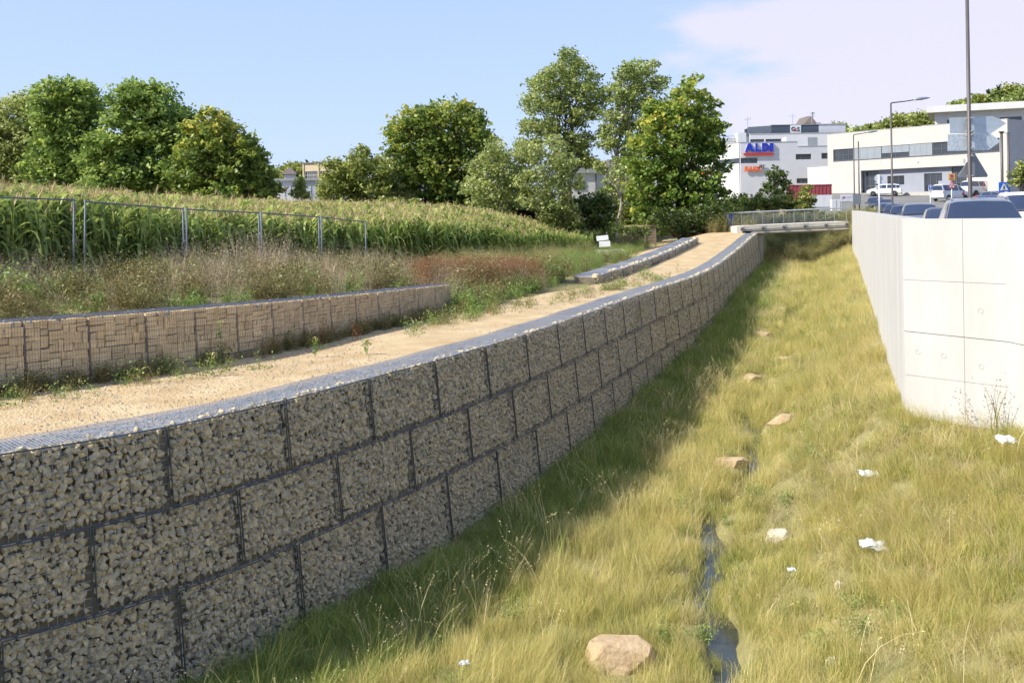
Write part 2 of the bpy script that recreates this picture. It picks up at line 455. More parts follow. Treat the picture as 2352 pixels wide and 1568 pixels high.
# ------------------------------------------------------------------ surfaces
M_SOIL = mat('soil_and_thatch', (0.16, 0.15, 0.055), col2=(0.29, 0.245, 0.105), scale=1.2, bump=0.6, bscale=9)
M_SAND = mat('sandy_gravel', (0.43, 0.295, 0.145), col2=(0.60, 0.465, 0.275), scale=1.3, detail=12, bump=0.9, bscale=22)
M_ASPH = mat('asphalt', (0.15, 0.145, 0.135), col2=(0.205, 0.20, 0.185), scale=0.5, detail=8, bump=0.15, bscale=60)
M_PAINT = mat('road_paint', (0.62, 0.61, 0.58), scale=3, var=0.15)
M_STONE = mat('grey_quarry_stone', (0.34, 0.30, 0.21), col2=(0.71, 0.565, 0.34), scale=9.0, detail=3, bump=0.35, bscale=45, obj_random=0.12)
M_CORE = mat('dark_stone_core', (0.18, 0.152, 0.105), var=0.3, scale=12)
M_TOPST = mat('pale_stone_top', (0.17, 0.17, 0.168), col2=(0.50, 0.49, 0.47), scale=9, bump=0.6, bscale=20)
M_WIRE_SEAM = mat('seam_shade_wire', (0.065, 0.072, 0.082), rough=0.6, metal=0.15, var=0.1, scale=6)  # basket edge wires, darkened and thickened to paint the shadow in the seams
M_WIREF = mat('thin_face_wire', (0.30, 0.325, 0.36), rough=0.5, metal=0.2, var=0.1, scale=6)
M_WIRE2 = mat('bright_galvanised_wire', (0.38, 0.395, 0.42), rough=0.5, metal=0.25, var=0.1, scale=6)
M_WIREC = mat('tan_wall_wire', (0.20, 0.205, 0.22), rough=0.5, metal=0.2, var=0.1, scale=6)
M_TAN = mat('tan_limestone', (0.58, 0.405, 0.195), col2=(0.82, 0.62, 0.35), scale=3.2, detail=6, bump=0.3, bscale=30, obj_random=0.10)
M_TANC = mat('dark_joint_stone', (0.09, 0.065, 0.04), var=0.2, scale=8)
M_FOOT = mat('footing_concrete', (0.36, 0.29, 0.19), var=0.15, scale=4, bump=0.2)
M_CONC = mat('pale_concrete', (0.43, 0.415, 0.385), col2=(0.525, 0.51, 0.48), scale=1.0, detail=9, stretch=(1.3, 1.3, 0.3), bump=0.06, bscale=25)
M_CONC2 = mat('concrete_joint', (0.42, 0.40, 0.365), var=0.12, scale=3)

def water_material():
    m, nt, out = _new('stream_water'); n, l = nt.nodes, nt.links
    b = n.new('ShaderNodeBsdfPrincipled'); l.new(b.outputs[0], out.inputs[0])
    b.inputs['Base Color'].default_value = (0.035, 0.04, 0.03, 1); b.inputs['Roughness'].default_value = 0.12; b.inputs['Specular IOR Level'].default_value = 0.5
    noi = n.new('ShaderNodeTexNoise'); noi.inputs['Scale'].default_value = 7; noi.inputs['Detail'].default_value = 3
    geo = n.new('ShaderNodeNewGeometry'); l.new(geo.outputs['Position'], noi.inputs['Vector'])
    bp = n.new('ShaderNodeBump'); bp.inputs['Strength'].default_value = 0.35; bp.inputs['Distance'].default_value = 0.03
    l.new(noi.outputs['Fac'], bp.inputs['Height']); l.new(bp.outputs[0], b.inputs['Normal'])
    return m
M_WATER = water_material()

# ------------------------------------------------------------------ ground
def axis(parts):
    out = [parts[0][0]]
    for a, b, st in parts:
        n = max(1, int(round((b - a) / st))); out += list(np.linspace(a, b, n + 1)[1:])
    return np.array(out)
gx_ = axis([(-900, -300, 100), (-300, -80, 20), (-80, -20, 3), (-20, -6, .35), (-6, 9.4, .15), (9.4, 27, .3), (27, 80, 3), (80, 300, 20), (300, 1500, 100)])
gy_ = axis([(-60, 0, 10), (0, 8, 1), (8, 27, .2), (27, 80, .4), (80, 150, 2.5), (150, 400, 25), (400, 3000, 200)])
def grid_sheet(name, X, Y, Z, m, kind='structure', label=None):
    ny, nx = X.shape
    i = np.arange(ny * nx).reshape(ny, nx)
    F = np.stack([i[:-1, :-1], i[:-1, 1:], i[1:, 1:], i[1:, :-1]], -1).reshape(-1, 4)
    o = place(name, np_mesh(name, np.stack([X, Y, Z], -1), F, [m], smooth=True))
    tag(o, label, name.replace('_', ' '), kind=kind)
    return o
GX, GY = np.meshgrid(gx_, gy_)
GZ = ground_z(GX.ravel(), GY.ravel()).reshape(GX.shape)
grid_sheet('ground', GX, GY, GZ, M_SOIL, label='earth and thatch of the grassed channel, bank and fields')

ys = np.arange(6, 82.01, .4); tt = np.linspace(0, 1, 26)
xr = np.interp(ys, (GAB.p - 0.9 * np.stack([GAB.t[:, 1], -GAB.t[:, 0]], 1))[:, 1], (GAB.p - 0.9 * np.stack([GAB.t[:, 1], -GAB.t[:, 0]], 1))[:, 0])
xr = np.where(ys > 68, 15.6 + (ys - 68) * .35, xr)
xl = np.interp(ys, BRD.p[:, 1], BRD.p[:, 0]) + 0.05
xl = xl - sstep(ys, 53, 57) * 4.5 + 0.10 * np.sin(ys * 2.1) * sstep(ys, 30, 31)
PX = xl[:, None] + (xr - xl)[:, None] * tt[None]; PY = np.repeat(ys[:, None], len(tt), 1)
PZ = ground_z(PX.ravel(), PY.ravel()).reshape(PX.shape) + 0.012 + 0.02 * np.sin(PX * 1.1 + PY * .3) * np.cos(PY * .45)
grid_sheet('path', PX, PY, PZ + 0.012, M_SAND, label='sandy gravel path rising to the footbridge')

ya = np.concatenate([np.arange(4, 84, 1.0), np.arange(84, 152, 2.0)])
xa0 = wall_x(ya) + 0.42 + np.where(ya < 16.6, .25, 0) + np.maximum(ya - 84, 0) * 0.12
ta = np.concatenate([np.linspace(0, .15, 12), np.linspace(.15, 1, 18)[1:]])
AX = xa0[:, None] + (150 - xa0)[:, None] * ta[None]; AY = np.repeat(ya[:, None], len(ta), 1)
AZ = ground_z(AX.ravel(), AY.ravel()).reshape(AX.shape) + 0.015
AZ = np.maximum(AZ, road_z(AY) * 0.98)
grid_sheet('car_park', AX, AY, AZ, M_ASPH, label='pale asphalt car park sloping up to the buildings')
def road_h(x, y): return max(gz(x, y), float(road_z(y))) + 0.016

mk = MB()
for (xa, ya_), (xb, yb_), wd in [((36, 108), (52, 112), .14), ((41, 116), (47, 122), .14), ((45, 125), (54, 128.5), .14), ((38, 122), (46, 131), .14), ((30, 92), (47, 96), .16), ((56, 112), (60, 118), .14), ((33, 100), (36, 112), .14)]:
    a, b = Vector((xa, ya_, 0)), Vector((xb, yb_, 0)); d = (b - a).normalized(); nn = Vector((-d.y, d.x, 0)) * wd / 2; L = (b - a).length; k = 0
    while k < L - .4:
        p, q = a + d * k, a + d * min(k + 2.0, L)
        kk = len(mk.v)
        for c in (p - nn, q - nn, q + nn, p + nn): mk.v.append((c.x, c.y, road_h(c.x, c.y) + .03))
        mk.f.append((kk, kk+1, kk+2, kk+3)); k += 2.0
tag(mk.build('bay_markings', M_PAINT), 'white painted bay lines on the far car park', 'markings', kind='structure')

ys = np.arange(8, 27.01, .15); tw = np.linspace(-1, 1, 5)
WX = stream_x(ys)[:, None] + tw[None] * 0.34; WY = np.repeat(ys[:, None], 5, 1); WZ = np.repeat((stream_z(ys) + 0.095)[:, None], 5, 1)
grid_sheet('stream', WX, WY, WZ, M_WATER, label='narrow stream of dark water winding through the channel grass')

# ------------------------------------------------------------------ stones
def hull_shape(seed, n=13, sq=(1, .8, .75)):
    r = np.random.default_rng(seed); p = r.normal(size=(n, 3)); p /= np.linalg.norm(p, axis=1)[:, None]
    p *= r.uniform(.72, 1.0, (n, 1)) * np.array(sq)
    bm = bmesh.new()
    for q in p: bm.verts.new(q)
    bmesh.ops.convex_hull(bm, input=bm.verts)
    bmesh.ops.delete(bm, geom=[v for v in bm.verts if not v.link_faces], context='VERTS')
    bm.verts.index_update()
    V = np.array([v.co[:] for v in bm.verts]); F = np.array([[v.index for v in f.verts] for f in bm.faces]); bm.free()
    return V, F
SHAPES = [hull_shape(100 + i, 11 + i % 5) for i in range(14)]
def rotmats(n, r):
    q = r.normal(size=(n, 4)); q /= np.linalg.norm(q, axis=1)[:, None]; w, x, y, z = q.T
    return np.stack([np.stack([1-2*(y*y+z*z), 2*(x*y-z*w), 2*(x*z+y*w)], -1), np.stack([2*(x*y+z*w), 1-2*(x*x+z*z), 2*(y*z-x*w)], -1), np.stack([2*(x*z-y*w), 2*(y*z+x*w), 1-2*(x*x+y*y)], -1)], 1)
def stone_mesh(name, C, R, S, kind, m):
    """Many stones as one mesh. C centres, R turns, S sizes (n,3), kind the shape of each."""
    Vs, Fs, base = [], [], 0
    for k, (V, F) in enumerate(SHAPES):
        ii = np.where(kind == k)[0]
        if not len(ii): continue
        W = np.einsum('nij,nvj->nvi', R[ii], V[None] * S[ii][:, None, :]) + C[ii][:, None, :]
        Vs.append(W.reshape(-1, 3)); Fs.append((F[None] + (np.arange(len(ii)) * len(V))[:, None, None] + base).reshape(-1, 3)); base += len(ii) * len(V)
    return np_mesh(name, np.concatenate(Vs), np.concatenate(Fs), [m])
STONE_ME = []
for k, (V, F) in enumerate(SHAPES): STONE_ME.append(np_mesh('stone', V, F, [M_STONE]))

# ------------------------------------------------------------------ gabion walls
def gabion(name, label, line, topf, rows, s_rng, blen, width, spacing, n_single, batter=0.10, wire_r=0.0026, ground_cut=True, phase=0.0):
    s0, s1 = s_rng
    def fp(s, h, e):                                    # point of the face: along, below the top, outwards
        p = line.at(s); o = line.out(s); y = p[1]
        return np.array([p[0] + o[0] * (batter * h + e), p[1] + o[1] * (batter * h + e), topf(y) - h])
    c0 = fp(s0, 0, 0)
    root = thing(name, label, 'gabion wall', (c0[0], c0[1], c0[2] - rows[-1]))
    L = Vector(root.location)
    H = rows[-1]
    # core
    st = np.linspace(s0, s1, max(3, int((s1 - s0) / 1.0))); mb = MB(); prev = None
    for s in st:
        o = line.out(s); a = fp(s, .07, -.13); b = fp(s, H, -.13); cc = np.array([a[0] - o[0]*(width-.13), a[1] - o[1]*(width-.13), a[2]]); d = np.array([cc[0], cc[1], b[2]])
        k = len(mb.v); mb.v += [tuple(a), tuple(b), tuple(d), tuple(cc)]
        if prev is not None:
            for i in range(4): j = (i+1) % 4; mb.f.append((prev+i, prev+j, k+j, k+i))
        else: mb.f.append((k, k+1, k+2, k+3))
        prev = k
    mb.f.append((prev+3, prev+2, prev+1, prev))
    mb.build('core', M_CORE, root, loc=-L)
    cap = MB(); prev = None
    for s in st:
        o = line.out(s); a = fp(s, .03, -.05); b = np.array([a[0]-o[0]*(width-.08), a[1]-o[1]*(width-.08), a[2]])
        k = len(cap.v); cap.v += [tuple(a), tuple(b), (b[0], b[1], b[2]-.035), (a[0], a[1], a[2]-.035)]
        if prev is not None:
            for i in range(4): j = (i+1) % 4; cap.f.append((prev+i, prev+j, k+j, k+i))
        else: cap.f.append((k, k+1, k+2, k+3))
        prev = k
    cap.f.append((prev+3, prev+2, prev+1, prev))
    cap.build('levelling_layer', M_TOPST, root, loc=-L)
    # baskets
    baskets = []; seams = []
    hs = [0] + list(rows)
    for r in range(len(rows)):
        h0, h1 = hs[r], hs[r+1]; off = phase + (blen / 2 if r % 2 else 0); row_seams = []
        e = s0 + (off % blen) - blen
        while e < s1:
            a, b = max(e, s0), min(e + blen, s1); e += blen
            row_seams.append(a)
            if b - a < .25: continue
            mid = fp((a+b)/2, (h0+h1)/2, 0); d = mid[1]
            if ground_cut and fp((a+b)/2, h0 + .1, 0)[2] < gz(*(fp((a+b)/2, h0, .5)[:2])) - 0.1: continue
            stp = .1 if d < 32 else .2
            mb = MB(); fm = MB(); nseg = 3
            w0, w1 = a + .02, b - .02
            for q in np.linspace(w0, w1, max(2, int(round((w1-w0)/stp)) + 1)):
                edge = q in (w0, w1)
                (mb if edge else fm).bar(fp(q, h0+.015, .012), fp(q, h1-.015, .012), (.010 if d < 22 else .007) if edge else wire_r, 4, cap=False)
            for h in np.linspace(h0 + .015, h1 - .015, int(round((h1-h0)/stp)) + 1):
                edge = h in (h0 + .015, h1 - .015); q = np.linspace(w0, w1, nseg + 1)
                for i in range(nseg): (mb if edge else fm).bar(fp(q[i], h, .012), fp(q[i+1], h, .012), (.010 if d < 22 else .008) if edge else wire_r, 3, cap=False)
            if r == 0:                                  # lid
                tp = .05 if d < 30 else .1; rr = wire_r * (1 if d < 30 else 1.5)
                lid = MB()
                lid_pt = lambda q, e_: fp(q, -.004 + .014 * math.sin(q * 1.7) * math.cos(e_ * 5) , -e_)
                for q in np.linspace(w0, w1, int((w1-w0)/tp) + 1): lid.bar(lid_pt(q, 0), lid_pt(q, width), rr, 3, cap=False)
                for e_ in np.linspace(0, width, int(width/tp) + 1):
                    q = np.linspace(w0, w1, nseg + 1)
                    for i in range(nseg): lid.bar(lid_pt(q[i], e_), lid_pt(q[i+1], e_), rr * 1.2, 3, cap=False)
            bo = mb.build('gabion_basket', M_WIRE_SEAM, root, loc=-L)
            fm.build('face_mesh', M_WIREF, bo)
            if r == 0: lid.build('lid_mesh', M_WIRE2, bo)
            baskets.append((r, a, b, bo))
        seams.append(np.array(row_seams))
    # stones on the face
    r = np.random.default_rng(5); C, S = [], []
    zones = []
    sq = s0
    while sq < s1:
        d = line.at(sq)[1]; sp = spacing * (1.0 if d < 22 else (1.2 if d < 34 else 1.5)); n = max(1, int(4.0 / sp))
        zones.append((sq, min(sq + 4.0, s1), sp)); sq += 4.0
    for a, b, sp in zones:
        for layer in (0, 1):
            ss, hh = np.meshgrid(np.arange(a, b, sp), np.arange(.03, H, sp * .92))
            ss = ss + (np.arange(ss.shape[0]) % 2)[:, None] * sp / 2
            ss = (ss + r.uniform(-.42, .42, ss.shape) * sp).ravel(); hh = (hh + r.uniform(-.42, .42, hh.shape) * sp).ravel()
            keep = (hh > .02) & (hh < H) & (ss > s0) & (ss < s1)
            for h in rows[:-1]: keep &= np.abs(hh - h) > (.05 if layer == 0 else .045)
            for k in range(len(rows)):
                inr = (hh >= hs[k]) & (hh < hs[k+1])
                dist = np.min(np.abs(ss[:, None] - seams[k][None]), 1); keep &= ~(inr & (dist < ((.065 if layer == 0 else .055) if line.at(a)[1] < 26 else .03)))
            ss, hh = ss[keep], hh[keep]
            p = line.at(ss); o = line.out(ss)
            size = sp * (np.clip(r.lognormal(-.36, .30, len(ss)), .42, 1.45) if layer == 0 else r.uniform(.85, 1.2, len(ss)))
            e = -size * .55 - .01 - layer * .035 - r.uniform(0, .03, len(ss))
            c = np.stack([p[0] + o[0]*(batter*hh+e), p[1] + o[1]*(batter*hh+e), topf(p[1]) - hh], 1)
            if ground_cut:
                kg = c[:, 2] > ground_z(c[:, 0] + o[0]*.6, c[:, 1] + o[1]*.6) - .12
                c, size = c[kg], size[kg]
            C.append(c); S.append(size[:, None] * r.uniform(.75, 1.1, (len(size), 3)))
        # stones that show under the lid
        nt_ = int((b-a) * width / (sp*sp*1.2)) if line.at(a)[1] < 36 and n_single else 0
        if nt_:
            ss = r.uniform(a, b, nt_); ee = r.uniform(.05, width - .05, nt_); p = line.at(ss); o = line.out(ss)
            size = .098 * r.uniform(.25, .5, nt_)
            C.append(np.stack([p[0]-o[0]*ee, p[1]-o[1]*ee, topf(p[1]) - .012 - size*.35], 1)); S.append(size[:, None] * np.array([1.0, 1.0, .45]) * r.uniform(.7, 1.1, (nt_, 3)))
    C = np.concatenate(C); S = np.concatenate(S); K = r.integers(0, len(SHAPES), len(C)); R = rotmats(len(C), r)
    # the stones that show largest become pieces of their baskets
    px = CX + FOC * C[:, 0] / C[:, 1]; py = HC - FOC * (C[:, 2] - EYE) / C[:, 1] - ROLL * (px - CX)
    show = np.where((px > -10) & (px < 2362) & (py > 0) & (py < 1590), S.max(1) / C[:, 1], 0)
    pick = np.argsort(-show)[:n_single] if n_single else np.array([], int)
    pick = pick[show[pick] > 0]
    sgn = np.zeros(len(C), bool); sgn[pick] = True
    q_s = np.linspace(s0, s1, 400); qp = line.at(q_s)
    for i in pick:
        sj = q_s[np.argmin((qp[0]-C[i, 0])**2 + (qp[1]-C[i, 1])**2)]; hh = topf(line.at(sj)[1]) - C[i, 2]
        rr = sum(hh >= h for h in rows[:-1])
        host = [b for b in baskets if b[0] == rr and b[1] <= sj <= b[2]] or [b for b in baskets if b[0] == rr] or baskets
        o = place('stone', STONE_ME[K[i]], host[0][3])
        M = Matrix(R[i].tolist()).to_4x4() @ Matrix.Diagonal((*S[i], 1)); M.translation = Vector(C[i])
        o.matrix_basis = M
    rest = ~sgn
    so = place('stone_fill', stone_mesh('stone_fill', C[rest], R[rest], S[rest], K[rest], M_STONE), root, loc=-L)
    tag(so, kind='stuff')
    return root

ph0 = GAB.s_at_y(12.5)
gabion('gabion_wall', 'long wall of wire baskets filled with grey broken stone, beside the grassy channel', GAB, gab_top, [1.0, 2.0, 3.25], (GAB.s_at_y(9.0), GAB.len), 2.0, 0.80, 0.089, 300, phase=(ph0 - GAB.s_at_y(9.0)))
KERB = Line(spline([(3.3, 38.6), (5.3, 44.2), (7.4, 50.0), (9.5, 56.0), (11.5, 62.0)], 6))
gabion('gabion_kerb', 'low flat wire and stone gabion kerb along the field side of the path ramp', KERB, lambda y: path_z(y) + 0.34, [0.55], (0.0, KERB.len), 2.0, 1.0, 0.12, 0, batter=0.0, ground_cut=False, wire_r=0.004)

# ------------------------------------------------------------------ tan ashlar gabion wall
TAN = Line(spline([(-14.5, 11.0), (-11.5, 13.4), (-8.4, 16.5), (-6.0, 19.6), (-3.9, 24.2), (-1.86, 29.4)], 8))
tan_top = lerp_tab([(10, -0.08), (13, -0.1), (16.5, -0.16), (19.4, -0.24), (24, -0.4), (29.4, -0.56)])
def tan_wall():
    s0, s1 = TAN.s_at_y(12.2), TAN.len
    B0 = -1.22
    def fp(s, t, e):                                    # t: 0 at the footing, 1 at the top
        p = TAN.at(s); o = TAN.out(s); z1 = tan_top(p[1]); z = B0 + (z1 - B0) * t; bt = .07 * (z1 - z)
        return np.array([p[0] + o[0]*(bt+e), p[1] + o[1]*(bt+e), z])
    c = fp(s0, 0, 0); root = thing('ashlar_gabion_wall', 'short wall of tan squared limestone blocks behind wire mesh, along the path', 'gabion wall', (c[0], c[1], B0 - .2)); L = Vector(root.location)
    mb = MB(); ft = MB(); pk = fk = None
    for s in np.linspace(s0, s1, 26):
        o = TAN.out(s); a, b = fp(s, .99, -.10), fp(s, -.02, -.10); d, e = fp(s, -.02, -.6), fp(s, .99, -.6)
        k = len(mb.v); mb.v += [tuple(a), tuple(b), tuple(d), tuple(e)]
        if pk is not None:
            for i in range(4): j = (i+1) % 4; mb.f.append((pk+i, pk+j, k+j, k+i))
        else: mb.f.append((k, k+1, k+2, k+3))
        pk = k
        g = [fp(s, 0, .05), fp(s, 0, .05), fp(s, 0, -.55), fp(s, 0, -.55)]; g[1][2] = g[2][2] = B0 - .35; g[0][2] = g[3][2] = B0 - .012
        k = len(ft.v); ft.v += [tuple(q) for q in g]
        if fk is not None:
            for i in range(4): j = (i+1) % 4; ft.f.append((fk+i, fk+j, k+j, k+i))
        else: ft.f.append((k, k+1, k+2, k+3))
        fk = k
    mb.f.append((pk+3, pk+2, pk+1, pk)); ft.f.append((fk+3, fk+2, fk+1, fk))
    mb.build('core', M_TANC, root, loc=-L); ft.build('footing', M_FOOT, root, loc=-L)
    # block shapes
    r = np.random.default_rng(3); shp = []
    for i in range(10):
        m2 = MB(); j = lambda a: a + r.uniform(-.06, .06)
        q = [(x, y, z) for z in (-.5, .5) for x, y in ((-.5, -.5), (.5, -.5), (.5, .5), (-.5, .5))]
        m2.quadbox([(j(x) if y < 0 else x, y + (r.uniform(0, .12) if y < 0 else 0), j(z) if y < 0 else z) for x, y, z in q])
        shp.append(m2.mesh('limestone_block', M_TAN, bevel=.02))
    blocks = []; a = s0
    def split(x0, x1, t0, t1, H):
        w, h = x1 - x0, (t1 - t0) * H
        if (w * h < r.uniform(.018, .06) and w < .36 and h < .24) or (w < .16 and h < .16):
            blocks.append((x0, x1, t0, t1, H)); return
        if w > h * r.uniform(.8, 1.7): m_ = x0 + w * r.uniform(.36, .64); split(x0, m_, t0, t1, H); split(m_, x1, t0, t1, H)
        else: m_ = t0 + (t1 - t0) * r.uniform(.36, .64); split(x0, x1, t0, m_, H); split(x0, x1, m_, t1, H)
    while a < s1 - .3:
        b = min(a + 1.1, s1); H = float(tan_top(TAN.at((a+b)/2)[1])) - B0
        split(a + .02, b - .02, 0.0, .985, H)
        w = MB()
        for q in np.linspace(a + .012, b - .012, 23):
            ed = q in (a + .012, b - .012); w.bar(fp(q, 0, .02), fp(q, 1.0, .02), .0045 if ed else .0028, 3, cap=False)
        for t in np.linspace(.01, 1.0, 12):
            ed = t in (.01, 1.0); w.bar(fp(a + .01, t, .02), fp(b - .01, t, .02), .005 if ed else .0028, 3, cap=False)
        for q in np.linspace(a + .012, b - .012, 19): w.bar(fp(q, 1.005, .02), fp(q, 1.005, -.6), .0024, 3, cap=False)
        for e in np.linspace(.02, -.6, 10): w.bar(fp(a + .01, 1.006, e), fp(b - .01, 1.006, e), .0024, 3, cap=False)
        w.build('wire_cage', M_WIREC, root, loc=-L)
        a = b
    def dist(bk): return TAN.at((bk[0]+bk[1])/2)[1]
    inview = sorted(blocks, key=lambda bk: dist(bk) if dist(bk) > 15.6 else 99)
    rest = MB()
    for n_, (x0, x1, t0, t1, H) in enumerate(inview):
        sm, tm = (x0+x1)/2, (t0+t1)/2; cc = fp(sm, tm, -.07 + r.uniform(-.012, .012)); tn = TAN.tan(sm)
        ang = math.atan2(tn[1], tn[0]); sx, sz = (x1-x0) - r.uniform(.002, .014), (t1-t0)*H - r.uniform(.002, .012)
        Mx = Matrix.Translation(Vector(cc) - L) @ Matrix.Rotation(ang, 4, 'Z') @ Matrix.Rotation(r.uniform(-.03, .03), 4, 'Y') @ Matrix.Diagonal((sx, .16, sz, 1))
        me = shp[n_ % 10]
        if n_ < 300:
            o = place('limestone_block', me, root); o.matrix_basis = Mx
        else:
            k = len(rest.v); rest.v += [tuple(Mx @ v.co) for v in me.vertices]; rest.f += [tuple(k + i for i in p.vertices) for p in me.polygons]
    if rest.v: tag(rest.build('block_fill', M_TAN, root), kind='stuff')
    # rubble under the lid
    n = 700; ss = r.uniform(s0, s1, n); ee = r.uniform(.0, .58, n); p = TAN.at(ss); o = TAN.out(ss); sz = r.uniform(.04, .085, n)
    C = np.stack([p[0]-o[0]*ee, p[1]-o[1]*ee, tan_top(p[1]) - sz*.6], 1) - np.array(L)
    tag(place('stone_fill', stone_mesh('stone_fill', C, rotmats(n, r), sz[:, None] * r.uniform(.7, 1.2, (n, 3)), r.integers(0, 14, n), M_TOPST), root), kind='stuff')
tan_wall()

# ------------------------------------------------------------------ concrete retaining wall
def concrete_wall():
    P = CON.p; root = thing('concrete_wall', 'pale concrete retaining wall with cast joints, between channel and car park', 'retaining wall', (7.0, 18.0, -2.3)); L = Vector(root.location)
    P = P[:-1]                                          # stops at the footbridge
    n = len(P); TOP = 1.28
    nrm = []
    for i in range(n - 1):
        d = P[i+1] - P[i]; d = d / np.linalg.norm(d); nrm.append(np.array([d[1], -d[0]]))      # into the car park
    def off(e):
        out = []
        for i in range(n):
            if i == 0: m = nrm[0]
            elif i == n-1: m = nrm[-1]
            else: m = nrm[i-1] + nrm[i]; m = m / np.linalg.norm(m); m = m / max(.3, float(m @ nrm[i]))
            out.append(P[i] + m * e)
        return out
    A, B = off(.055), off(.42)
    for i in range(n - 1):                              # core, one pour per length
        mb = MB(); zb = -4.6
        mb.quadbox([(*A[i], zb), (*A[i+1], zb), (*B[i+1], zb), (*B[i], zb), (*A[i], TOP - .004), (*A[i+1], TOP - .004), (*B[i+1], TOP - .004), (*B[i], TOP - .004)])
        mb.build('core', M_CONC2, root, loc=-L)
    O = off(0.0)
    joint = lerp_tab([(0, -0.95), (14, -0.82), (18, -0.73), (40, -0.5), (70, -0.2)])
    G = .003
    for i in range(n - 1):
        a, b, ai, bi = O[i], O[i+1], A[i], A[i+1]; ln = np.linalg.norm(b - a)
        front = (i == 3)
        cols = [0, .40, 1] if front else list(np.linspace(0, 1, max(1, int(round(ln / 5.2))) + 1))
        for c in range(len(cols) - 1):
            t0, t1 = cols[c] + G / ln, cols[c+1] - G / ln
            if c == 0: t0 = 0
            if c == len(cols) - 2: t1 = 1
            p, q, pi, qi = a + (b-a)*t0, a + (b-a)*t1, ai + (bi-ai)*t0, ai + (bi-ai)*t1
            jp, jq = float(joint(p[1])), float(joint(q[1]))
            lv = [(TOP, TOP), (.19, .19), (jp, jq), (-1.51, -1.51), (-4.2, -4.2)] if front else [(TOP, TOP), (jp, jq), (-4.2, -4.2)]
            for k in range(len(lv) - 1):
                g = .006 if k == (1 if front else 0) else .003
                u0, u1 = lv[k]; d0, d1 = lv[k+1]
                gu = 0 if k == 0 else .006 if k == (2 if front else 1) else .003
                mb = MB()
                mb.quadbox([(*p, d0+g), (*q, d1+g), (*qi, d1+g), (*pi, d0+g), (*p, u0-gu), (*q, u1-gu), (*qi, u1-gu), (*pi, u0-gu)])
                mb.build('concrete_panel', M_CONC, root, loc=-L)
    # formwork tie marks on the short face
    a, b = O[3], O[4]; d = (b-a)/np.linalg.norm(b-a); nn = -nrm[3]
    for t, z in [(.24, -.28), (.24, -1.22), (.60, -1.10), (.86, -1.08)]:
        c = a + (b-a)*t + nn*.002; m2 = MB()
        for k in range(12):
            t0, t1 = 2*math.pi*k/12, 2*math.pi*(k+1)/12
            f = lambda t_, r_: (c[0]+d[0]*math.cos(t_)*r_, c[1]+d[1]*math.cos(t_)*r_, z+math.sin(t_)*r_)
            m2.bar(f(t0, .045), f(t1, .04), .004, 4, cap=False)
        m2.build('tie_mark', M_CONC2, root, loc=-L)
concrete_wall()
# ------------------------------------------------------------------ fast ground lookup
def gfast(X, Y):
    X = np.asarray(X, float); Y = np.asarray(Y, float)
    i = np.clip(np.searchsorted(gx_, X) - 1, 0, len(gx_) - 2); j = np.clip(np.searchsorted(gy_, Y) - 1, 0, len(gy_) - 2)
    u = np.clip((X - gx_[i]) / (gx_[i+1] - gx_[i]), 0, 1); v = np.clip((Y - gy_[j]) / (gy_[j+1] - gy_[j]), 0, 1)
    return GZ[j, i]*(1-u)*(1-v) + GZ[j, i+1]*u*(1-v) + GZ[j+1, i]*(1-u)*v + GZ[j+1, i+1]*u*v
def hits(x, y, dmax=110.0):
    x = np.asarray(x, float); y = np.asarray(y, float); ds = np.concatenate([np.arange(8, 40, .1), np.arange(40, dmax, .3)])
    u, w = (x - CX) / FOC, (HC - y) / FOC; c, s = math.cos(ROLL), math.sin(ROLL); U, W = u*c + w*s, -u*s + w*c
    X = U[:, None]*ds; Y = np.broadcast_to(ds, X.shape); Z = EYE + W[:, None]*ds
    below = Z < gfast(X, Y); k = np.argmax(below, 1); ok = below.any(1); r = np.arange(len(x))
    return np.stack([X[r, k], Y[r, k], gfast(X[r, k], Y[r, k])], 1)[ok]
def vnoise(X, Y, f, seed=0):
    """Smooth value noise in 0..1."""
    r = np.random.default_rng(seed); T = r.random((64, 64)); a, b = X*f, Y*f; i, j = np.floor(a).astype(int), np.floor(b).astype(int); u, v = a-i, b-j
    u, v = u*u*(3-2*u), v*v*(3-2*v); g = lambda p, q: T[p % 64, q % 64]
    return g(i, j)*(1-u)*(1-v) + g(i+1, j)*u*(1-v) + g(i, j+1)*(1-u)*v + g(i+1, j+1)*u*v

# ------------------------------------------------------------------ leaf materials
L_GREEN = leafmat('green_grass', [(0, (0.202, 0.249, 0.055)), (.5, (0.381, 0.413, 0.100)), (1, (0.694, 0.594, 0.210))], trans=.5, place=0.35, pscale=.5, pcol=(0.616, 0.488, 0.180))
L_STRAW = leafmat('straw_grass', [(0, (0.410, 0.378, 0.110)), (.5, (0.656, 0.557, 0.202)), (1, (0.850, 0.735, 0.350))], trans=.5, place=0.4, pscale=.45, pcol=(0.492, 0.462, 0.138))
L_STALK = leafmat('seed_stalk', [(0, (0.42, 0.38, 0.15)), (.5, (0.64, 0.53, 0.26)), (1, (0.82, 0.68, 0.40))], trans=.4)
L_CORN = leafmat('maize_leaf', [(0, (0.157, 0.230, 0.051)), (.5, (0.315, 0.391, 0.086)), (.85, (0.515, 0.540, 0.157)), (1, (0.829, 0.675, 0.315))], trans=.45, inst=.2)
L_TASS = leafmat('maize_tassel', [(0, (0.444, 0.308, 0.148)), (1, (0.677, 0.518, 0.271))], trans=.2)
L_DRY = leafmat('dry_weed', [(0, (0.232, 0.160, 0.087)), (.5, (0.450, 0.341, 0.217)), (1, (0.696, 0.580, 0.420))], trans=.2, place=.4, pcol=(0.290, 0.217, 0.102))
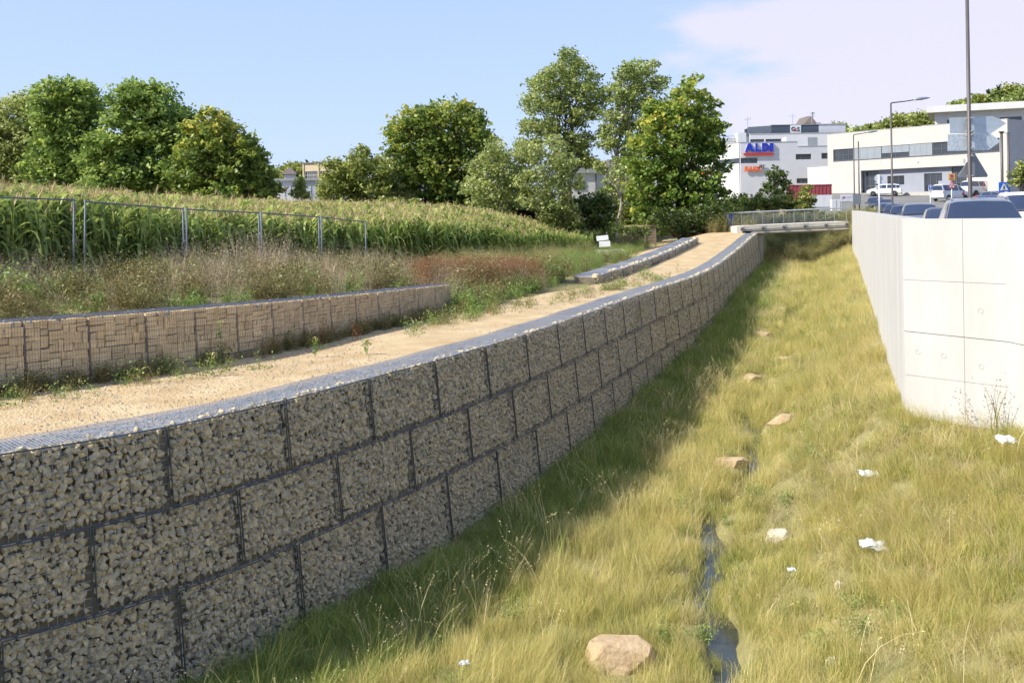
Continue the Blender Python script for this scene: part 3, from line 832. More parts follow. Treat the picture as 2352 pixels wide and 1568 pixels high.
L_OLIVE = leafmat('olive_weed', [(0, (0.087, 0.102, 0.029)), (.6, (0.203, 0.203, 0.065)), (1, (0.435, 0.348, 0.145))], place=.5, pscale=.8, pcol=(0.319, 0.217, 0.102))
L_RUST = leafmat('rust_dock', [(0, (0.145, 0.065, 0.026)), (.6, (0.304, 0.145, 0.065)), (1, (0.435, 0.261, 0.116))], trans=.2)
L_PALE = leafmat('pale_feather_weed', [(0, (0.232, 0.232, 0.080)), (1, (0.522, 0.450, 0.189))], trans=.3, place=.4, pcol=(0.203, 0.246, 0.072))
L_FRESH = leafmat('fresh_weed', [(0, (0.103, 0.182, 0.039)), (.6, (0.218, 0.332, 0.077)), (1, (0.414, 0.481, 0.143))], place=.5, pscale=.9, pcol=(0.230, 0.260, 0.077))
L_YEL = leafmat('yellow_flower', [(0, (0.30, 0.32, 0.08)), (1, (0.52, 0.48, 0.16))], trans=.2)
BARK = mat('grey_brown_bark', (0.09, 0.07, 0.05), col2=(0.20, 0.165, 0.125), scale=4, stretch=(3, 3, .6), bump=.4)
BARKP = mat('pale_bark', (0.26, 0.23, 0.18), col2=(0.42, 0.38, 0.31), scale=3, stretch=(3, 3, .7), bump=.3)

# ------------------------------------------------------------------ plant shapes
def blades(n, r, rad, h, w, lean, droop=0.6, bias=None, seg=3, tint=(0, 1), up=0.0):
    """n tapering blades growing from a disc; lean sideways, bending over with height."""
    a = r.uniform(0, 2*np.pi, n); q = rad*np.sqrt(r.random(n)); b = np.stack([q*np.cos(a), q*np.sin(a), np.full(n, -.03)], 1)
    hh = r.uniform(*h, n); la = r.uniform(0, 2*np.pi, n) if bias is None else bias + r.normal(0, .55, n)
    ln = r.uniform(*lean, n); ld = np.stack([np.cos(la), np.sin(la), np.zeros(n)], 1); ya = r.uniform(0, np.pi, n); wd = np.stack([np.cos(ya), np.sin(ya), np.zeros(n)], 1)*(r.uniform(*w, n)/2)[:, None]
    t = np.linspace(0, 1, seg+1); V = []
    for k, tk in enumerate(t):
        ctr = b + ld*(hh*ln*tk**1.7)[:, None]; z = hh*(tk - droop*ln*tk**2.6*.55); ctr[:, 2] += z
        f = 1 - .85*tk**1.5
        if k < seg: V += [ctr - wd*f, ctr + wd*f]
        else: V += [ctr]
    m = 2*seg + 1; V = np.stack(V, 1).reshape(-1, 3)
    base = (np.arange(n)*m)[:, None]
    Q = np.concatenate([base + np.array([[2*k, 2*k+1, 2*k+3, 2*k+2]]) for k in range(seg-1)]); T = base + np.array([[2*seg-2, 2*seg-1, 2*seg]])
    ti = np.repeat(r.uniform(*tint, n), m)
    return V, Q, T, ti
def join(parts):
    V, Q, T, ti, o = [], [], [], [], 0
    for v, q, t, x in parts:
        V.append(v); ti.append(x)
        if len(q): Q.append(q + o)
        if len(t): T.append(t + o)
        o += len(v)
    return np.concatenate(V), [np.concatenate(Q)] * bool(Q) + [np.concatenate(T)] * bool(T), np.concatenate(ti)
def grass_shape(name, m, *parts):
    V, F, ti = join(parts); return np_mesh(name, V, F, [m], tint=ti)
def leaf_quads(C, r, s, flat=.3, tint=None, aspect=.6):
    n = len(C); nrm = r.normal(size=(n, 3)); nrm[:, 2] = np.abs(nrm[:, 2]) + flat; nrm /= np.linalg.norm(nrm, axis=1)[:, None]
    t = np.cross(nrm, r.normal(size=(n, 3))); t /= np.linalg.norm(t, axis=1)[:, None]; b = np.cross(nrm, t); sz = (np.asarray(s)*r.uniform(.6, 1.25, n))[:, None]
    V = np.stack([C - t*sz, C - b*sz*aspect, C + t*sz, C + b*sz*aspect], 1).reshape(-1, 3)
    return V, (np.arange(n)*4)[:, None] + np.arange(4)[None], np.zeros((0, 3), int), np.repeat(tint if tint is not None else r.random(n), 4)
rr = np.random.default_rng(21)
G_SHORT = [grass_shape('turf', L_GREEN, blades(90, rr, .26, (.10, .24), (.005, .010), (.1, .7))) for _ in range(5)]
G_MEAD = [grass_shape('meadow', L_GREEN, blades(85, rr, .24, (.20, .44), (.004, .009), (.1, .65), bias=0.0), blades(12, rr, .24, (.3, .5), (.004, .007), (.2, .8), bias=0.0, tint=(.8, 1))) for _ in range(5)]
G_STRAW = [grass_shape('straw', L_STRAW, blades(90, rr, .26, (.22, .55), (.003, .006), (.12, .8), bias=0.0, droop=.6), blades(10, rr, .26, (.5, .75), (.003, .005), (.1, .6), bias=0.0, droop=.6, tint=(.7, 1))) for _ in range(6)]
def stalks(n, h, lean):
    v, q, t, ti = blades(n, rr, .2, h, (.006, .009), lean, seg=4, droop=.7); parts = [(v, q, t, ti)]
    tips = v.reshape(n, 9, 3)[:, 8]; prev = v.reshape(n, 9, 3)[:, 6]
    C = np.concatenate([tips + (prev - tips)*f + rr.normal(0, .006, tips.shape) for f in np.linspace(0, .75, 6)])
    parts.append(leaf_quads(C, rr, .018, 0, rr.uniform(.6, 1, len(C)), .35)); return grass_shape('stalks', L_STALK, *parts)
G_STALK = [stalks(7, (.6, 1.05), (.15, .6)) for _ in range(5)]

def corn(seed):
    r = np.random.default_rng(seed); V, Q, ti, mi = [], [], [], []; o = 0; H = r.uniform(1.75, 2.05)
    def strip(P, W, tnt, mat_i):
        nonlocal o
        n = len(P); V.append(np.stack([P - W, P + W], 1).reshape(-1, 3)); q = np.array([[2*k, 2*k+1, 2*k+3, 2*k+2] for k in range(n-1)]) + o; Q.append(q)
        ti.append(np.full(2*n, tnt)); mi.extend([mat_i]*(n-1)); o += 2*n
    for a in (0, math.pi/2):
        P = np.array([[0, 0, 0], [0, 0, H*.5], [0, 0, H]]); strip(P, np.array([[math.cos(a), math.sin(a), 0]])*np.array([[.016], [.013], [.006]]), .6, 0)
    a0 = r.uniform(0, 2*math.pi)
    for k in range(13):
        z = .25 + (H - .35)*k/12; a = a0 + (k % 2)*math.pi + r.normal(0, .45); L = r.uniform(.7, 1.1)*(1 - .25*abs(k/12 - .5)); t = np.linspace(0, 1, 7)
        rise = r.uniform(.45, .8); out = L*np.sin(np.minimum(t*1.25, 1.25))*.8; up = L*(rise*t*1.7 - r.uniform(.9, 1.6)*t**2.4)
        P = np.stack([np.cos(a)*out, np.sin(a)*out, z + up], 1); sd = np.array([-math.sin(a), math.cos(a), 0]); w = .045*np.sin(np.pi*(.12 + .86*t))**.6
        tw = r.uniform(-.6, .6); sv = sd[None]*np.cos(tw*t)[:, None] + np.array([[0, 0, 1.]])*np.sin(tw*t)[:, None]
        strip(P, sv*w[:, None], r.uniform(0, .75) if k > 2 else r.uniform(.6, 1), 0)
    for k in range(5):
        a = r.uniform(0, 2*math.pi); ln = r.uniform(.1, .5) if k else .05; t = np.linspace(0, 1, 4); Lz = r.uniform(.22, .36)
        P = np.stack([np.cos(a)*ln*t**1.4*.5, np.sin(a)*ln*t**1.4*.5, H - .02 + Lz*t - .1*ln*t**2], 1); strip(P, np.array([[-math.sin(a), math.cos(a), 0]])*np.array([.005, .007, .006, .002])[:, None], r.random(), 1)
    return np_mesh('maize', np.concatenate(V), np.concatenate(Q), [L_CORN, L_TASS], tint=np.concatenate(ti), midx=mi)
CORN = [corn(300 + i) for i in range(8)]

def stemmy(m, seed, n, h, lean, leaf_n, leaf_s, spread=.25, leaf_lo=.3, w=(.004, .008), tint=(0, 1), leaf_tint=(0, 1), jitter=.05, aspect=.5):
    """A weed: bent stems from one foot, small leaves or seeds along them."""
    r = np.random.default_rng(seed); parts = [blades(n, r, spread, h, w, lean, seg=4, tint=tint, droop=.4)]
    v = parts[0][0].reshape(n, 9, 3); mids = np.stack([v[:, 0:2].mean(1), v[:, 2:4].mean(1), v[:, 4:6].mean(1), v[:, 6:8].mean(1), v[:, 8]], 1)
    k = r.integers(0, n, leaf_n); t = leaf_lo + (1 - leaf_lo)*r.random(leaf_n); f = t*4; i = np.minimum(f.astype(int), 3); u = (f - i)[:, None]
    C = mids[k, i]*(1-u) + mids[k, i+1]*u + r.normal(0, jitter, (leaf_n, 3))
    parts.append(leaf_quads(C, r, leaf_s, .2, r.uniform(*leaf_tint, leaf_n), aspect)); return grass_shape('weed', m, *parts)
W_DRY = [stemmy(L_DRY, 400+i, 26, (.7, 1.35), (.1, .7), 150, .016, .22, .5, tint=(.4, 1), leaf_tint=(.1, .9), jitter=.045) for i in range(6)]
W_OLIVE = [stemmy(L_OLIVE, 420+i, 16, (.45, .85), (.1, .6), 420, .032, .25, .12, jitter=.06) for i in range(6)]
W_RUST = [stemmy(L_RUST, 440+i, 22, (.6, 1.0), (.05, .35), 420, .018, .25, .35, jitter=.03) for i in range(5)]
W_PALE = [stemmy(L_PALE, 460+i, 30, (.7, 1.2), (.05, .5), 420, .018, .28, .4, jitter=.07) for i in range(5)]
W_FRESH = [stemmy(L_FRESH, 480+i, 14, (.3, .65), (.1, .8), 330, .036, .24, .05, jitter=.06) for i in range(6)]
W_SMALL = [stemmy(L_OLIVE, 500+i, 9, (.10, .34), (.1, .9), 45, .016, .12, .2, jitter=.03, tint=(.3, 1)) for i in range(5)]

W_SMALL2 = [stemmy(L_FRESH, 510+i, 12, (.08, .26), (.2, 1.0), 80, .018, .14, .1, jitter=.03) for i in range(3)]

# ------------------------------------------------------------------ boulders in the channel (their places keep grass off)
BOULD = [  # x, y of the middle, width, height, thickness ratio (2352 measure), label
    (1427, 1512, 190, 96, 'large flat tan boulder in the grass beside the stream'),
    (1793, 1232, 72, 34, 'rounded pale boulder in dry grass between stream and concrete wall'),
    (1686, 1064, 92, 28, 'flat tan slab lying across the stream bank'),
    (1802, 962, 84, 30, 'domed tan boulder in tall straw grass upstream of the slab'),
    (1727, 866, 62, 18, 'tilted oblong stone block in mid channel'),
    (1793, 712, 32, 18, 'squarish tan stone block standing up in green grass'),
    (1749, 768, 62, 10, 'long thin stone sill set across the channel'),
    (1810, 822, 42, 9, 'low thin stone edge showing above the grass'),
    (1855, 738, 26, 6, 'small pale stone sliver in straw grass'),
    (1815, 675, 34, 9, 'cracked pale stone pair far up the channel'),
    (1938, 1345, 38, 20, 'pale flat stone in the eroded bank lip, uppermost of three'),
    (1926, 1432, 32, 18, 'pale flat stone in the eroded bank lip, middle of three'),
    (1917, 1522, 38, 30, 'pale flat stone in the eroded bank lip, lowest of three'),
    (1548, 972, 22, 14, 'small whitish stone at the edge of the wall shadow'),
]
ROCK = mat('tan_sandstone', (0.36, 0.25, 0.14), col2=(0.52, 0.39, 0.245), scale=3.5, detail=8, bump=.5, bscale=14)
ROCKP = mat('pale_limestone', (0.42, 0.35, 0.25), col2=(0.60, 0.53, 0.42), scale=5, detail=7, bump=.4, bscale=18)
keepout = []
for i, (x, y, w, h, lab) in enumerate(BOULD):
    p = hit(x, y + h*.42); W = w*p.y/FOC; Hh = h*p.y/FOC
    r = np.random.default_rng(700 + i); bm = bmesh.new()
    for _ in range(26):
        q = r.normal(size=3); q /= np.linalg.norm(q); q = q*r.uniform(.82, 1.0); q[2] = min(q[2], .62 + .10*q[0]); bm.verts.new(q)
    bmesh.ops.convex_hull(bm, input=bm.verts); bmesh.ops.delete(bm, geom=[v for v in bm.verts if not v.link_faces], context='VERTS')
    bmesh.ops.dissolve_limit(bm, angle_limit=.22, verts=bm.verts, edges=bm.edges)
    bmesh.ops.bevel(bm, geom=list(bm.edges), offset=.035, segments=1, affect='EDGES', clamp_overlap=True)
    bmesh.ops.triangulate(bm, faces=bm.faces); bmesh.ops.subdivide_edges(bm, edges=[e for e in bm.edges if e.calc_length() > .35], cuts=1)
    for v in bm.verts: q = v.co; v.co = q*(1 + .025*math.sin(q.x*9 + i)*math.sin(q.y*8 + 2*i) + r.normal(0, .008))
    me = bpy.data.meshes.new('boulder'); bm.to_mesh(me); bm.free(); me.materials.append(ROCK if i not in (1, 8, 10, 11, 12, 13) else ROCKP)
    hz = max(Hh*1.05, W*.22)
    o = place('boulder', me, None, (p.x, p.y + W*.25, p.z + hz*.10), (r.uniform(-.08, .08), r.uniform(-.08, .08), r.uniform(-.5, .5)), (W*.54, W*.40, hz*.85))
    tag(o, lab, 'boulder', 'boulders in the channel', 'thing'); keepout.append((p.x, p.y + W*.25, W*.5)); keepout.append((p.x, p.y - W*.15, W*.5))

# ------------------------------------------------------------------ channel grass
def channel_points(dens, ylo, yhi, seed):
    r = np.random.default_rng(seed); A = (yhi - ylo)*34; n = int(A*dens); Y = r.uniform(ylo, yhi, n); X = r.uniform(-9, 25, n)
    o = GABW.signed(X, Y); c = CON.signed(X, Y); hh = gab_top(Y) - gfast(X, Y)
    k = (o > .12 + .10*hh) & (c < -.03) & (X > -.52*Y - 1) & (X < .54*Y + 1)
    X, Y, o = X[k], Y[k], o[k]
    k = np.ones(len(X), bool)
    k &= ~((np.abs(X - stream_x(Y)) < .15 + .08*np.sin(Y*1.7)) & (Y < 21.5))
    k &= ~((np.abs(X - stream_x(Y)) < .2) & (Y < 26.5) & (np.sin(Y*2.9) > .1))
    for bx, by, br in keepout: k &= (X - bx)**2 + (Y - by)**2 > (br*.72)**2
    return X[k], Y[k], o[k], r
def rots(n, r, yaw=None, tilt=.12):
    R = r.normal(0, tilt, (n, 3)); R[:, 2] = r.uniform(0, 2*np.pi, n) if yaw is None else yaw; return R
SET_T, SET_M, SET_S, SET_K, SET_L = [], [], [], [], []
for ylo, yhi, dn, sc in ((8, 17, 24, 1.0), (17, 28, 15, 1.08), (28, 45, 8, 1.3), (45, 84, 4.5, 1.6)):
    X, Y, o, r = channel_points(dn, ylo, yhi, int(ylo))
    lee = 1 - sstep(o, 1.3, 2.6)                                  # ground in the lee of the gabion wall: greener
    wet = 1 - sstep(np.abs(X - stream_x(Y)), .3, 1.3)
    u = (X - stream_x(Y)) / (wall_x(Y) - stream_x(Y))
    dryness = .76 + .30*(vnoise(X, Y, .45, 1) - .5)*2 + .25*(vnoise(X, Y, 1.3, 2) - .5)*2 - .75*lee - .12*wet + .40*sstep(u, .30, .7)*sstep(Y, 17, 22) - .30*sstep(u, .35, .6)*(1 - sstep(Y, 16, 20))
    ledge = np.exp(-((u - .32)/.035)**2)*(Y < 19)
    q = r.random(len(X)); Z = gfast(X, Y)
    P = np.stack([X, Y, Z], 1)
    bare = r.random(len(X)) < ledge*.85
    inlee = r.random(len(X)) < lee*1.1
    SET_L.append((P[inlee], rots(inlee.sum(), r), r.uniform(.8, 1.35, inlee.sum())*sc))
    tk = (r.random(len(X)) < .55) & ~bare & ~inlee; SET_T.append((P[tk], rots(tk.sum(), r), r.uniform(.8, 1.3, tk.sum())*sc))
    trod = (vnoise(X, Y, .75, 72) < .26) & (r.random(len(X)) < .4); bare = bare | trod
    dm = (q < np.clip(dryness, 0, .92)) & ~bare; dm &= ~inlee; gm = ~dm & (r.random(len(X)) < .75) & ~bare & ~inlee
    lean_yaw = np.where(u > .3, 3.6, 1.2) + r.normal(0, 1.5, len(X)) + 2.2*(vnoise(X, Y, .7, 9) - .5)
    hs = (.55 + .45*vnoise(X, Y, .8, 5))
    SET_S.append((P[dm], rots(dm.sum(), r, lean_yaw[dm]), (hs*r.uniform(.75, 1.2, len(X)))[dm]*sc))
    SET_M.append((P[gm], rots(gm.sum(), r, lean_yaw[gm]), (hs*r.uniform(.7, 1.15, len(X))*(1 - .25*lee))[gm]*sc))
    pk = (np.exp(-((o - 2.0)/.7)**2)*.26 + .045)*(.4 + 1.4*(vnoise(X, Y, .9, 7) > .5)); sm = r.random(len(X)) < pk*(18/dn)*.55
    SET_K.append((P[sm], rots(sm.sum(), r), r.uniform(.65, 1.15, sm.sum())))
def pool(S): return [np.concatenate([s[i] for s in S]) for i in range(3)]
Xw, Yw, ow, r = channel_points(3.2, 8.5, 45, 555); nw = vnoise(Xw, Yw, .55, 71); wetw = np.exp(-(np.abs(Xw - stream_x(Yw))/.9)**2); kk = r.random(len(Xw)) < .10 + .9*(nw > .68) + .35*wetw; Xw, Yw, nw = Xw[kk], Yw[kk], nw[kk]
scatter('channel_weeds', 'broad leaved weeds and brown seed heads mixed into the channel grass', 'weeds', W_FRESH[:4] + W_PALE[:3] + W_DRY[:2], np.stack([Xw, Yw, gfast(Xw, Yw)], 1), rots(len(Xw), r), r.uniform(.3, .62, len(Xw)))
scatter('turf_grass', 'short green turf covering the channel floor', 'grass', G_SHORT, *pool(SET_T))
scatter('meadow_grass', 'green meadow grass, thickest in the shade below the gabion wall', 'grass', G_MEAD, *pool(SET_M))
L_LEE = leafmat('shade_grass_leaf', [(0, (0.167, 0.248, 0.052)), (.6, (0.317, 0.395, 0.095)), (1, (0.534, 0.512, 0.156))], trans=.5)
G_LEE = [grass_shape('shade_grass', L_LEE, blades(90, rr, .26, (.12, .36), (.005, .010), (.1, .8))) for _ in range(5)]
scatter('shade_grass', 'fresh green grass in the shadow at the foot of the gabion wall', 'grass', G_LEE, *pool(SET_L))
Xr, Yr, orr, r = channel_points(6, 9.5, 17, 777); kk = (orr > .5) & (orr < 2.6) & (r.random(len(Xr)) < .35); Xr, Yr = Xr[kk], Yr[kk]
G_REED = [grass_shape('reed', L_LEE, blades(12, rr, .16, (.45, .95), (.008, .014), (.2, 1.0), bias=0.0, seg=4, droop=.9), blades(6, rr, .12, (.7, 1.15), (.005, .008), (.1, .6), bias=0.0, seg=4, tint=(.8, 1))) for _ in range(4)]
scatter('reed_grass', 'coarse broad bladed grass tufts below the near gabion baskets', 'grass', G_REED, np.stack([Xr, Yr, gfast(Xr, Yr)], 1), rots(len(Xr), r, r.normal(.3, .9, len(Xr))), r.uniform(.6, 1.05, len(Xr)))
scatter('straw_grass', 'dry straw coloured grass lying over in the sun', 'grass', G_STRAW, *pool(SET_S))
Xs, Ys, os_, r = channel_points(14, 8, 30, 321); us = (Xs - stream_x(Ys))/(wall_x(Ys) - stream_x(Ys)); kk = (us > .3) & (r.random(len(Xs)) < .35 + .65*(vnoise(Xs, Ys, .6, 66) > .45)); Xs, Ys = Xs[kk], Ys[kk]
G_LONG = [grass_shape('long_straw', L_STALK, blades(22, rr, .3, (.4, .85), (.005, .008), (.4, 1.2), bias=0.0, droop=1.0, seg=4)) for _ in range(4)]
scatter('long_grass', 'long pale arching grass on the slope below the concrete wall', 'grass', G_LONG, np.stack([Xs, Ys, gfast(Xs, Ys)], 1), rots(len(Xs), r, 3.5 + r.normal(0, 1.0, len(Xs))), r.uniform(.5, .95, len(Xs)))
scatter('seed_grass', 'tall thin seed stalks along the shadow of the gabion wall', 'grass', G_STALK, *pool(SET_K))

# ------------------------------------------------------------------ maize field
r = np.random.default_rng(77); n = 26000; Y = 12 + 66*np.sqrt(r.random(n)); X = r.uniform(-.56, .12, n)*Y - 1
fo = -FRONT.signed(X, Y); dn = np.where(fo < 5, 1.0, np.where(fo < 14, .55, .35))
k = (fo > 0) & (r.random(n) < dn) & (Y < 74 - 0.10*np.abs(X + 20) + 2*np.sin(X*.3)); X, Y, fo = X[k], Y[k], fo[k]
X = np.round(X/.38)*.38 + r.normal(0, .05, len(X)); hs = 1.0 - .38*sstep(X, -4, 5) + r.normal(0, .05, len(X)) + .16*(vnoise(X, Y, .35, 61) - .5)
R = r.normal(0, .07, (len(X), 3)); R[:, 2] = r.uniform(0, 2*np.pi, len(X))
scatter('maize_field', 'tall green maize with tan tassels behind the mesh fence', 'maize', CORN, np.stack([X, Y, gfast(X, Y)], 1), R, np.stack([hs*1.05, hs*1.05, hs], 1))

# ------------------------------------------------------------------ weeds on the bank
def in_poly(x, y, poly):
    c = np.zeros(len(x), bool); n = len(poly)
    for i in range(n):
        (x0, y0), (x1, y1) = poly[i], poly[(i+1) % n]
        c ^= ((y0 > y) != (y1 > y)) & (x < (x1-x0)*(y-y0)/(y1-y0+1e-9) + x0)
    return c
def patch(poly, n, seed, keep=None):
    """Plants over a patch of ground whose outline is given on the lines of sight of its feet."""
    r = np.random.default_rng(seed); px = np.array(poly, float); x = r.uniform(px[:, 0].min(), px[:, 0].max(), n*3); y = r.uniform(px[:, 1].min(), px[:, 1].max(), n*3)
    k = in_poly(x, y, poly); x, y = x[k][:n], y[k][:n]; P = hits(x, y); return P, r
def bank_points(n, seed, lo=.62, hi=6.0, y0=11, y1=37):
    """Bank between the tan wall and the maize."""
    r = np.random.default_rng(seed); Y = r.uniform(y0, y1, n*4); X = r.uniform(-16, 3, n*4); b = -BRD.signed(X, Y); f = FRONT.signed(X, Y)
    k = (b > lo) & (b < hi) & (f > -.6) & (X > -.57*Y - 1); k = np.where(k)[0][:n]; X, Y = X[k], Y[k]
    return np.stack([X, Y, gfast(X, Y)], 1), r, b[k], f[k]
P, r, b, f = bank_points(900, 31)
pd = .32 + .55*(vnoise(P[:, 0], P[:, 1], .55, 12) - .5) + .2*sstep(P[:, 1], 20, 26)
kd = r.random(len(P)) < pd; P1 = [P[kd]]; P2 = [P[~kd]]
P3, r3 = patch([(940, 640), (1240, 640), (1245, 662), (930, 668)], 60, 32)
Pd = np.concatenate(P1); hv = .5 + .9*vnoise(Pd[:, 0], Pd[:, 1], .7, 62)**1.5 + .35*(1 - sstep(f[kd], .2, 2.2)); scatter('dry_weeds', 'tangle of straw and grey dry weeds on the bank above the tan wall', 'weeds', W_DRY, Pd, rots(len(Pd), r, None, .28), hv*r.uniform(.6, 1.1, len(Pd)))
Po = np.concatenate(P2); gn = vnoise(Po[:, 0], Po[:, 1], .5, 63); fr = (gn > .66) | (r.random(len(Po)) < .12); hv = .5 + .9*vnoise(Po[:, 0], Po[:, 1], .8, 64); scatter('olive_weeds', 'low olive and brown leafy weeds on the bank above the tan wall', 'weeds', W_OLIVE + W_FRESH, Po, rots(len(Po), r, None, .2), hv*r.uniform(.6, 1.2, len(Po)), np.where(fr, r.integers(6, 12, len(Po)), r.integers(0, 6, len(Po))))
Pr, r = patch([(965, 640), (1100, 632), (1235, 634), (1245, 652), (1120, 664), (960, 670)], 150, 33)
scatter('rust_docks', 'band of rust brown dock seed heads below the maize', 'weeds', W_RUST, Pr, rots(len(Pr), r), r.uniform(.8, 1.15, len(Pr)))
Pp, r = patch([(1000, 600), (1120, 585), (1330, 572), (1390, 580), (1300, 606), (1180, 622), (1000, 640)], 420, 34)
scatter('feather_weeds', 'pale feathery weeds in front of the low maize', 'weeds', W_PALE, Pp, rots(len(Pp), r), r.uniform(.6, 1.0, len(Pp)))
Pf, r = patch([(1040, 655), (1130, 655), (1240, 640), (1310, 640), (1260, 660), (1180, 690), (1110, 716), (1045, 726)], 190, 35)
Pg, r2 = patch([(1270, 610), (1345, 590), (1430, 570), (1500, 566), (1450, 595), (1380, 620), (1310, 636)], 260, 36)
W_GFEA = [stemmy(L_FRESH, 530+i, 34, (.6, 1.05), (.05, .4), 300, .018, .28, .25, jitter=.05) for i in range(4)]
scatter('green_feather_weeds', 'grey green feathery weeds beside the low gabion kerb', 'weeds', W_GFEA + W_OLIVE[:1], Pg, rots(len(Pg), r2), r2.uniform(.5, 1.0, len(Pg)))
scatter('fresh_weeds', 'fresh green weeds spilling off the bank onto the path edge', 'weeds', W_FRESH + W_OLIVE[:2] + W_RUST[:1], Pf, rots(len(Pf), r), (.35 + 1.3*vnoise(Pf[:, 0], Pf[:, 1], .7, 68))*r.uniform(.6, 1.2, len(Pf)))
# weeds at the foot of the tan wall and thin ones on the path
r = np.random.default_rng(37); s = r.uniform(TAN.s_at_y(13), TAN.len, 260); p, o = TAN.at(s), TAN.out(s); e = .14 + np.abs(r.normal(0, .16, len(s)))
Pw = np.stack([p[0]+o[0]*e, p[1]+o[1]*e], 1); Pw = np.column_stack([Pw, np.interp(Pw[:, 1], [0, 80], [0, 0]) + path_z(Pw[:, 1])])
scatter('wall_foot_weeds', 'dark low weeds along the foot of the tan wall', 'weeds', W_OLIVE, Pw, rots(len(Pw), r), r.uniform(.22, .55, len(Pw)))
Y = r.uniform(13, 44, 420); b0 = np.interp(Y, BRD.p[:, 1], BRD.p[:, 0]); X = b0 + 1.25 + r.normal(0, .5, len(Y)) + .4*sstep(Y, 26, 34); kk = vnoise(X, Y, .6, 14) > .42; X, Y = X[kk], Y[kk]
scatter('path_weeds', 'thin low weeds scattered along the sandy path', 'weeds', W_SMALL + W_SMALL2, np.stack([X, Y, path_z(Y)], 1), rots(len(X), r), r.uniform(.8, 1.9, len(X)))
# bank beyond the footbridge
Y = r.uniform(71, 88, 900); X = r.uniform(14, 30, 900); P = np.stack([X, Y, gfast(X, Y)], 1)
scatter('bridge_bank_weeds', 'rough olive undergrowth on the bank behind the footbridge', 'undergrowth', W_OLIVE + W_PALE, P, rots(len(P), r), r.uniform(.8, 1.5, len(P)))

# gravel on the path
Y = 11 + 36*r.random(9000)**1.4; t = r.random(9000); xg = np.interp(Y, GAB.p[:, 1], GAB.p[:, 0]) - 1.2; b0 = np.interp(Y, BRD.p[:, 1], BRD.p[:, 0]) + .2; X = b0 + (xg - b0)*t
PEB = [np_mesh('pebble', V*.5, F, [ROCKP]) for V, F in SHAPES[:6]]
scatter('path_gravel', 'loose pale gravel on the sandy path', 'gravel', PEB, np.stack([X, Y, gfast(X, Y) + .03], 1), rots(len(X), r, None, 1.0), r.uniform(.012, .05, len(X)))
# ------------------------------------------------------------------ trees
LF_ASH = leafmat('ash_leaf', [(0, (0.093, 0.151, 0.040)), (.5, (0.267, 0.376, 0.085)), (1, (0.534, 0.610, 0.160))], trans=.46, inst=0)
LF_MAPLE = leafmat('maple_leaf', [(0, (0.068, 0.109, 0.028)), (.5, (0.218, 0.299, 0.057)), (.85, (0.496, 0.515, 0.106)), (1, (0.837, 0.677, 0.160))], trans=.46, inst=0)
LF_YMAPLE = leafmat('yellowing_maple_leaf', [(0, (0.049, 0.095, 0.020)), (.45, (0.165, 0.266, 0.046)), (.8, (0.381, 0.455, 0.082)), (1, (0.624, 0.534, 0.091))], trans=.42, inst=0)
LF_WILLOW = leafmat('willow_leaf', [(0, (0.159, 0.199, 0.059)), (.5, (0.356, 0.410, 0.128)), (1, (0.662, 0.674, 0.247))], trans=.42, inst=0)
LF_POPLAR = leafmat('poplar_leaf', [(0, (0.133, 0.163, 0.051)), (.5, (0.303, 0.370, 0.109)), (1, (0.662, 0.701, 0.266))], trans=.42, inst=0)
LF_BUSH = leafmat('bush_leaf', [(0, (0.117, 0.138, 0.036)), (.5, (0.289, 0.340, 0.079)), (1, (0.532, 0.517, 0.144))], trans=.42, inst=0)
LF_DARK = leafmat('dark_bush_leaf', [(0, (0.036, 0.062, 0.020)), (.6, (0.118, 0.168, 0.039)), (1, (0.255, 0.325, 0.077))], trans=.42, inst=0)
LF_HEDGE = leafmat('hedge_leaf', [(0, (0.104, 0.137, 0.032)), (.5, (0.248, 0.305, 0.070)), (1, (0.537, 0.484, 0.151))], trans=.42, inst=0)

def crown_leaves(lobes, r, leaf, dens, flat=.35, clump=.40, droop=0.0, hollow=.38):
    """Leaves in tufts through the outer part of each lobe (centre xyz, radius)."""
    Vs, Fs, Ts, o = [], [], [], 0
    for (c, R, tb) in lobes:
        nc = max(5, int(9 * R ** 1.3 + 6)); a = r.normal(size=(nc, 3)); a /= np.linalg.norm(a, axis=1)[:, None]
        rad = R * (hollow + (1 - hollow) * r.random(nc) ** .6); cc = np.array(c) + a * rad[:, None] * np.array([1, 1, .92])
        n = int(dens * R * R); k = r.integers(0, nc, n); cr = R * clump * r.uniform(.7, 1.25, nc)
        g = r.normal(size=(n, 3)) * np.array([.62, .62, .42]); P = cc[k] + g * cr[k][:, None]
        if droop: P[:, 2] -= droop * np.abs(g[:, 0]) * cr[k]
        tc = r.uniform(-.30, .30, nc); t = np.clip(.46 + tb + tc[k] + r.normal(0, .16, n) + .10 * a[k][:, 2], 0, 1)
        v, q, _, ti = leaf_quads(P, r, leaf, flat, t, .62); Vs.append(v); Fs.append(q + o); Ts.append(ti); o += len(v)
    return np.concatenate(Vs), np.concatenate(Fs), np.concatenate(Ts)

